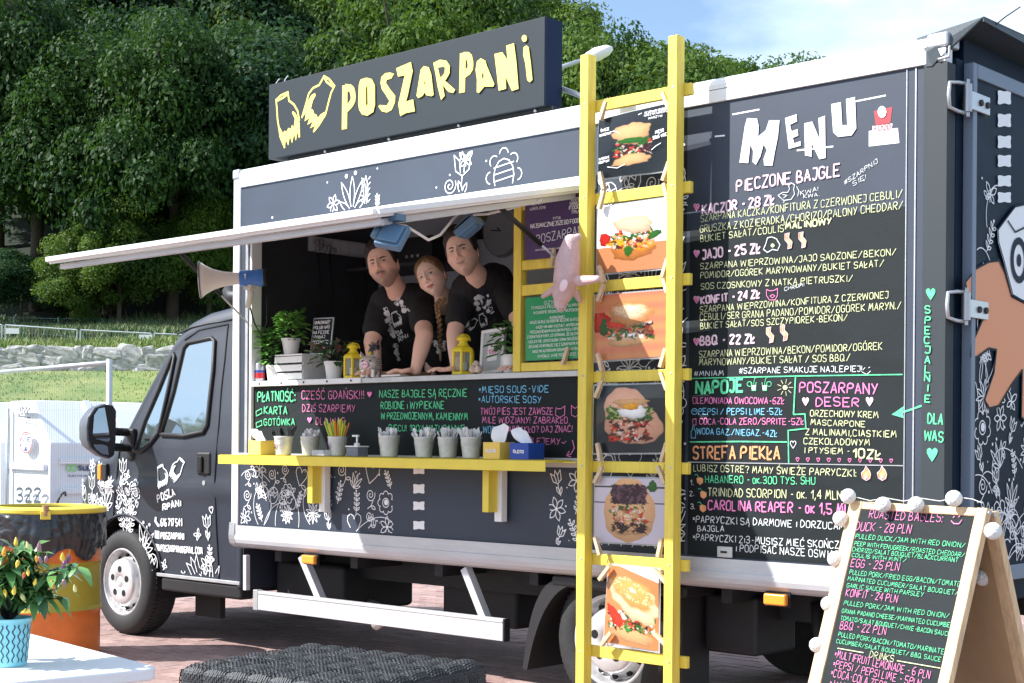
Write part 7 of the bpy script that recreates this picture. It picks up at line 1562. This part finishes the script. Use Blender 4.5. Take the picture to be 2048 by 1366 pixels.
# ------------------------------------------------------------------ ornamental pepper in a turquoise pot
pc=atz(16,1330,TZ+.001); pc=pc+Vector((0,0,0)); t=thing('pepper_plant','ornamental chilli plant with yellow and purple fruit in a turquoise pot on the white table','plant',pc)
tq=M('turquoise_metal',(.24,.62,.72),.4,var=.08,vs=30); pr_=.0585; ph_=.125
m=MB(); m.lathe([(.001,0),(pr_*.80,0),(pr_*.82,.004),(pr_,ph_),(pr_*1.03,ph_),(pr_*1.02,ph_-.004),(pr_*.97,ph_-.01),(pr_*.78,.006)],Matrix.Translation(pc),48); m.build('pot',tq,t,smooth=False)
m=MB()
for i in range(24):
    a0=2*math.pi*i/24; pts=[]
    for k in range(33):
        z=.012+.098*k/32; r=pr_*(.82+.18*z/ph_)+.0012; a=a0+.055*(1 if i%2 else -1)*math.sin(z*2*math.pi/.0245); pts.append((a,z,r))
    for (a,z,r),(a2,z2,r2) in zip(pts,pts[1:]):
        w_=.028; f_=lambda a_,z_,r_: pc+Vector((r_*math.cos(a_),r_*math.sin(a_),z_)); m.add([f_(a-w_,z,r),f_(a+w_,z,r),f_(a2+w_,z2,r2),f_(a2-w_,z2,r2)],[(0,1,2,3)])
m.build('cut_out_pattern',M('pot_openings',(.012,.03,.035),.7),t,kind='stuff')
pl_leaf=M('pepper_leaf',(.08,.2,.05),.42,attr=True,var=.18,vs=60,spec=.5,bump=.1,bs=80)
rd_=random.Random(11); stems=MB(); lv=MB(); base=pc+U*(ph_-.01); tips=[]
for i in range(30):
    a=rd_.uniform(0,6.28); rr=rd_.uniform(.03,.155); h=rd_.uniform(.09,.235)*(1-.35*rr/.16); tip=base+Vector((0,0,0))+R*rr*math.cos(a)*1.15+F*rr*math.sin(a)+U*h; midp=base.lerp(tip,.5)+U*.03; stems.tube([base+(tip-base)*.04,midp,tip],[.0028,.002,.0014],5,caps=False); tips.append(tip)
def leaf(q,d,s,cl,fold=.22,droop=.35):
    sd_=d.cross(U); sd_=sd_.normalized() if sd_.length>.01 else R.copy(); nn=sd_.cross(d); P_=[]
    for k,(tt,wv) in enumerate(((0,0),(.12,.10),(.35,.23),(.6,.21),(.82,.11),(1,0))):
        c_=q+d*s*tt-U*s*droop*tt*tt
        P_.append((c_+sd_*s*wv+nn*s*fold*wv,c_,c_-sd_*s*wv+nn*s*fold*wv))
    v=[p for tr in P_ for p in tr]; f=[]
    for k in range(5): b_=3*k; f+=[(b_,b_+3,b_+4,b_+1),(b_+1,b_+4,b_+5,b_+2)]
    lv.add(v,f,cl)
GC=[(.06,.17,.045),(.09,.24,.06),(.13,.30,.08),(.045,.13,.05),(.11,.22,.05)]
for tip in tips:
    for k in range(26):
        f_=rd_.uniform(.35,1.05); q=base.lerp(tip,f_)+U*.03*math.sin(math.pi*min(1,f_)); a=rd_.uniform(0,6.28); d=(Vector((math.cos(a),math.sin(a),rd_.uniform(-.8,.35)))).normalized(); leaf(q,d,rd_.uniform(.024,.066),rd_.choice(GC),droop=rd_.uniform(.1,.7))
stems.build('stems',pl_leaf,t,kind='stuff',smooth=True); stm=stems
for i in range(len(stm.c)): pass
lv.build('leaves',pl_leaf,t,smooth=True,kind='stuff')
fm2=M('pepper_fruit',(.8,.6,.1),.22,attr=True,coat=.5)
FR=[((32,1085),'y'),((35,1127),'y'),((56,1145),'y'),((12,1118),'o'),((73,1118),'o'),((80,1120),'p'),((92,1118),'p'),((56,1092),'g'),((78,1095),'p'),((125,1115),'y'),((137,1118),'v'),((128,1128),'v'),((10,1185),'y'),((28,1182),'y'),((48,1150),'r'),((8,1105),'o'),((128,1165),'p'),((150,1178),'g'),((46,1195),'g'),((5,1125),'r'),((70,1165),'y'),((105,1170),'o')]
FCc=dict(y=(.80,.58,.06),o=(.80,.33,.03),p=(.30,.16,.20),v=(.17,.05,.16),g=(.66,.66,.25),r=(.55,.12,.04))
for (px,py),k in FR:
    dd=atd(px,py,1); z=(pc-CAM).dot(F)-rd_.uniform(.03,.12); c=atd(px,py,z); m=MB(); a=Vector((rd_.uniform(-.4,.6),rd_.uniform(-.3,.3),rd_.choice((1,1,-.6)))).normalized(); Tm=Matrix.Translation(c)@a.to_track_quat('Z','Y').to_matrix().to_4x4(); s=rd_.uniform(.55,.78)
    m.lathe([(.0005,-.016*s),(.006*s,-.013*s),(.0088*s,-.004*s),(.0075*s,.006*s),(.0035*s,.017*s),(.0004,.022*s)],Tm,12,col=FCc[k]); m.build('chilli',fm2,t,smooth=True)
    m=MB(); m.tube([Tm@Vector((0,0,-.016*s)),Tm@Vector((.001,0,-.026*s)),Tm@Vector((.006,.003,-.036*s))],.0011,5,col=(.12,.28,.06)); m.build('stalk',pl_leaf,t)
# ------------------------------------------------------------------ woven rattan stool
RZ_=.45; rl,rb,rr_=atz(368,1331,RZ_),atz(622,1290,RZ_),atz(942,1350,RZ_)
a1=(rl-rb); L1=a1.length; a1.normalize(); a2=(rr_-rb); L2=a2.length; a2.normalize(); a2=(a2-a1*a2.dot(a1)).normalized(); L2*=.84
rat=M('rattan_strand',(.045,.050,.056),.6,attr=False,var=.35,vs=60,spec=.35)
st=thing('rattan_stool','low black woven rattan table or stool in the middle foreground','stool',rb+a1*L1/2+a2*L2/2-U*RZ_)
def surf(u,v):   # over the top and down the sides; returns point
    du=max(0,-u,u-L1); dv=max(0,-v,v-L2); uu=min(max(u,0),L1); vv=min(max(v,0),L2); r=.03; over=du+dv
    puff=.019*(abs(math.sin(math.pi*u/.115))**.5)*(abs(math.sin(math.pi*v/.115))**.5)
    if over<=1e-9:
        e=min(uu,L1-uu,vv,L2-vv); return rb+a1*uu+a2*vv+U*(puff-.004+ -.012*math.exp(-(e/.018)**2)+.006*noise.noise(Vector((u*6,v*6,0)))),U
    nrm=(a1*(-1 if u<0 else 1 if u>L1 else 0)+a2*(-1 if v<0 else 1 if v>L2 else 0)); nrm.normalize()
    return rb+a1*uu+a2*vv+nrm*(.008+puff*.8)+U*(-.014-over),nrm
core=MB()
for sgn in (0,): core.box(.02,L1-.02,.02,L2-.02,0.0,RZ_-.035,Matrix.Translation(rb-U*RZ_)@Matrix((a1,a2,U)).transposed().to_4x4())
core.build('core',black_st,st)
def strands(axis,pitch,wd,seed):
    m=MB(); Lr=(L1 if axis else L2); Lc=(L2 if axis else L1); n=int(Lr/pitch); k0=pitch
    for i in range(n+1):
        pp=Lr*i/n; N=int((Lc+.60)/.010); prev=None
        for j in range(N+1):
            s=-.30+(Lc+.60)*j/N; u,v=(pp,s) if axis else (s,pp)
            p,nn=surf(u,v); ph=(j+i)%2; p=p+nn*(.0016 if ph else -.0012)*(1 if axis else -1)
            tdir=(a1 if axis else a2); a=p+tdir*wd/2; b=p-tdir*wd/2
            k=len(m.v); m.v+=[tuple(a),tuple(b)]; m.c+=[None,None]
            if j: m.f.append((k-2,k-1,k+1,k)); m.mi.append(0)
    return m
m=strands(True,.0105,.0075,1); m.build('weave_lengthwise',rat,st,kind='stuff'); m=strands(False,.0105,.0075,2); m.build('weave_crosswise',rat,st,kind='stuff')
# side strands parallel to the floor
m=MB()
for k in range(28):
    z=-.02-.0105*k
    for (o_,d_,L_,nn) in ((rb+a1*(L1),a2,L2,a1),(rb+a2*L2,a1,L1,a2),(rb,a2,L2,-a1),(rb,a1,L1,-a2)):
        N=int(L_/.0105)
        for j in range(N+1):
            s=L_*j/N; puff=.008*abs(math.sin(math.pi*s/.115))**.5; p=o_+d_*s+nn*(.010+puff*.8+(.0015 if (j+k)%2 else -.0015))+U*z; kk=len(m.v); m.v+=[tuple(p+U*.0037),tuple(p-U*.0037)]; m.c+=[None,None]
            if j: m.f.append((kk-2,kk-1,kk+1,kk)); m.mi.append(0)
m.build('weave_sides',rat,st,kind='stuff')
# ------------------------------------------------------------------ A-frame chalk board
g=math.radians(27); wdir=(F*math.cos(g)-R*math.sin(g)); dR=4.20; Wb=.1418*dR*.985
topR=atd(1974,1002,dR); topR.z=1.162; nh=(-F*math.sin(g)-R*math.cos(g)); tilt=.285
dnv=(nh*tilt-U).normalized(); nrm=dnv.cross(-wdir).normalized()
if nrm.dot(CAM-topR)<0: nrm=-nrm
AB=thing('chalk_board','wooden A-frame chalkboard with the English menu, hung with white light balls','sign',topR+wdir*Wb/2-U*topR.z)
Fp=Plane(topR,-wdir,-dnv,nrm)   # u: to the right (0 at right edge, negative left); v: up
LEG=1.20
fw_=.042
def slab(nm,mat,u0,u1,v0,v1,n0,n1,par=AB,bev=.004):
    m=MB(); c=[Fp.m(u,v,n) for n in (n0,n1) for u,v in ((u0,v0),(u1,v0),(u1,v1),(u0,v1))]; m.add(c,[(0,3,2,1),(4,5,6,7),(0,1,5,4),(1,2,6,5),(2,3,7,6),(3,0,4,7)]); return m.build(nm,mat,par,bevel=bev)
slab('frame_stile',pine,-fw_,0,-LEG,0,-.022,0); slab('frame_stile',pine,-Wb,-Wb+.058,-LEG,0,-.022,0)
slab('frame_rail',pine,-Wb+.058+.001,-fw_-.001,-.026,-.001,-.022,-.001); slab('frame_rail',pine,-Wb+.058+.001,-fw_-.001,-LEG+.15,-LEG+.20,-.022,-.001)
slab('slate',chalkb,-Wb+.058+.0005,-fw_-.0005,-LEG+.201,-.027,-.018,-.006,bev=0)
# back leaf
bk_d=(-nh*tilt*1.0-U).normalized(); bn=-nh
Bp=Plane(topR-nrm*.026-U*.004,-wdir,-bk_d,bn)
def slab2(nm,mat,u0,u1,v0,v1,n0,n1):
    m=MB(); c=[Bp.m(u,v,n) for n in (n0,n1) for u,v in ((u0,v0),(u1,v0),(u1,v1),(u0,v1))]; m.add(c,[(0,3,2,1),(4,5,6,7),(0,1,5,4),(1,2,6,5),(2,3,7,6),(3,0,4,7)]); return m.build(nm,mat,AB,bevel=.003)
slab2('back_stile',pine,-.05,0,-LEG,0,0,.022); slab2('back_stile',pine,-Wb,-Wb+.05,-LEG,0,0,.022); slab2('back_rail',pine,-Wb+.051,-.051,-.05,0,0,.021); slab2('back_panel',pine2,-Wb+.051,-.051,-LEG+.2,-.051,.002,.010)
for k in range(2): q=topR-nrm*(.008+.022*k)-U*.012; m=MB(); m.cyl(q-wdir*.0,q-wdir*.004,.006,n=8); m.build('hinge_screw',grey_alu,AB)
AP=Plane(Fp.m(0,0,-.0058),Fp.ex,Fp.ey,Fp.n)
LA=[('p','ROASTED BAGLES:',1739,1036,1887,1045,16,2.4),('p','DUCK - 28 PLN',1713,1061,1822,1068,16,2.6),('g','PULLED DUCK/JAM WITH RED ONION/',1712,1077,1931,1096,8.6,1.9),('g','PEEP WITH FENUGREEK/ROASTED CHEDDAR/',1710,1091,1930,1115,7.8,1.8),('g','CHORIZO/SALAT BOUQUET/BLACKCURRANT',1706,1103,1917,1125,7.8,1.8),('g','COULIS WITH MINT/',1705,1114,1813,1125,7.0,1.8),
('p','EGG - 25 PLN',1703,1134,1799,1142,15,2.4),('g','PULLED PORK/FRIED EGG/BACON/TOMATO',1700,1149,1922,1174,8.6,1.8),('g','MARINATED CUCUMBER/SALAT BOUQUET/',1697,1161,1917,1191,7.8,1.8),('g','GARLIC SAUCE WITH PARSLEY',1695,1175,1848,1194,7.8,1.8),('p','KONFIT - 24 PLN',1693,1192,1795,1206,14,2.4),
('g','PULLED PORK/JAM WITH RED ONION/',1689,1210,1899,1237,8.6,1.8),('g','GRANA PADANO CHEESE/MARINATED CUCUMBER',1685,1226,1908,1256,7.8,1.8),('g','TOMATO/SALAT BOUQUET/CHIVE-BACON SAUCE',1682,1240,1902,1273,7.8,1.8),('p','BBQ - 22 PLN',1681,1258,1772,1270,15,2.4),('g','PULLED PORK/BACON/TOMATO/MARINATED',1678,1273,1896,1310,8.6,1.8),
('g','CUCUMBER/SALAT BOUQUET/ BBQ SAUCE',1674,1286,1883,1324,7.8,1.8),('y','DRINKS',1740,1315,1788,1325,13,2.2),('p','*MULTIFRUIT LEMONADE - 6 PLN',1669,1315,1860,1358,14,2.4),('p','*PEPSI / PEPSI LIME - 5PLN',1666,1334,1842,1375,14,2.4),('p','*COCA-COLA ZERO - 5PLN',1662,1352,1822,1392,14,2.4),('p','*WATER - 4PLN',1658,1372,1800,1410,14,2.4)]
byA=lettering([l_[:-1]+(l_[-1]*.55,) for l_ in LA],AP,AB); stroke('y',[(1677,1297),(1729,1306)],1.6,by=byA,pl=AP); stroke('y',[(1796,1322),(1883,1337)],1.6,by=byA,pl=AP)
stroke('p',[(1904,1042),(1910,1048),(1920,1048),(1926,1040)],1.8,by=byA,pl=AP); stroke('p',[(1908,1036),(1911,1033)],1.8,by=byA,pl=AP); stroke('p',[(1919,1035),(1922,1032)],1.8,by=byA,pl=AP)
for c_,m in byA.items(): m.build('chalk_lettering',CH[c_],AB,kind='stuff')
ballm=M('cotton_yarn_ball',(.80,.80,.78),.85,bump=1.,bs=120,var=.05)
BL=[((1709,997),'at the upper left corner'),((1779,1014),'second from the left on the top rail'),((1845,1014),'third from the left on the top rail'),((1921,1002),'at the right of the top rail'),((1986,1062),'on the outer side of the back leg'),((1965,1155),'hanging inside between the two legs'),((1681,1037),'high on the left stile'),((1670,1118),'second down the left stile, half hidden'),((1657,1208),'third down the left stile'),((1634,1290),'lowest on the left stile')]
for i,((px,py),l) in enumerate(BL):
    if i<4: q=Fp.m(*Fp.at(px,py),.026)
    elif i==4: q=atd(px,py,4.13)
    elif i==5: q=atd(px,py,4.33)
    else: u,v=Fp.at(px+9,py); u=-Wb-.006; q=Fp.m(u,v,-.030)
    if i>=6: 
        q=atd(px,py,(Fp.m(-Wb,v,0)-CAM).dot(F)-.0)
    r=.024; t=thing('light_ball','white cotton light ball '+l+' of the A-frame board','light ball',q,'cotton light balls on the A-frame board'); m=MB(); m.ball(q,r,24,16)
    m.v=[tuple(q+(Vector(p)-q)*(1+.03*noise.noise((Vector(p)-q)*160))) for p in m.v]; m.build('yarn_ball',ballm,t,smooth=True)
m=MB(); qs=[Fp.m(*Fp.at(px,py),.010) for (px,py) in ((1690,1010),(1709,994),(1745,1003),(1779,998),(1812,1004),(1845,998),(1885,1004),(1921,996),(1950,1000),(1970,1008))]; m.tube(qs,.0014,5); m.tube([topR-nrm*.02,topR+R*.02+F*.05-U*.05,atd(1986,1062,4.15)],.0014,5); m.tube([Fp.m(-Wb-.004,-.01,-.01),Fp.m(-Wb-.004,-.15,-.01),Fp.m(-Wb-.004,-.35,-.012),Fp.m(-Wb-.004,-.6,-.01)],.0014,5)
tag(m.build('light_string',M('clear_wire',(.6,.6,.58),.4),smooth=True),'thin pale wire of the ball lights looped over the A-frame board','string lights')
# yellow pallet edge by the right border, behind the board
a=atz(2040,1335,.25); t=thing('yellow_crate','yellow slatted crate cut off by the right edge behind the A-frame board','crate',Vector((a.x,a.y,0)))
Ty=Matrix.Translation((a.x+.02,a.y,0))@Matrix.Rotation(-.3,4,'Z')
for k in range(3): m=MB(); m.box(0,.5,0,.02,.03+.09*k,.10+.09*k,Ty); m.build('slat',yellow,t,bevel=.003)
for k in range(4): m=MB(); m.box(0,.5,.022+.075*k,.085+.075*k,.291,.305,Ty); m.build('slat',yellow,t,bevel=.003)
for x in (.02,.44): m=MB(); m.box(x,x+.04,.021,.05,0,.29,Ty); m.build('corner_block',yellow,t)
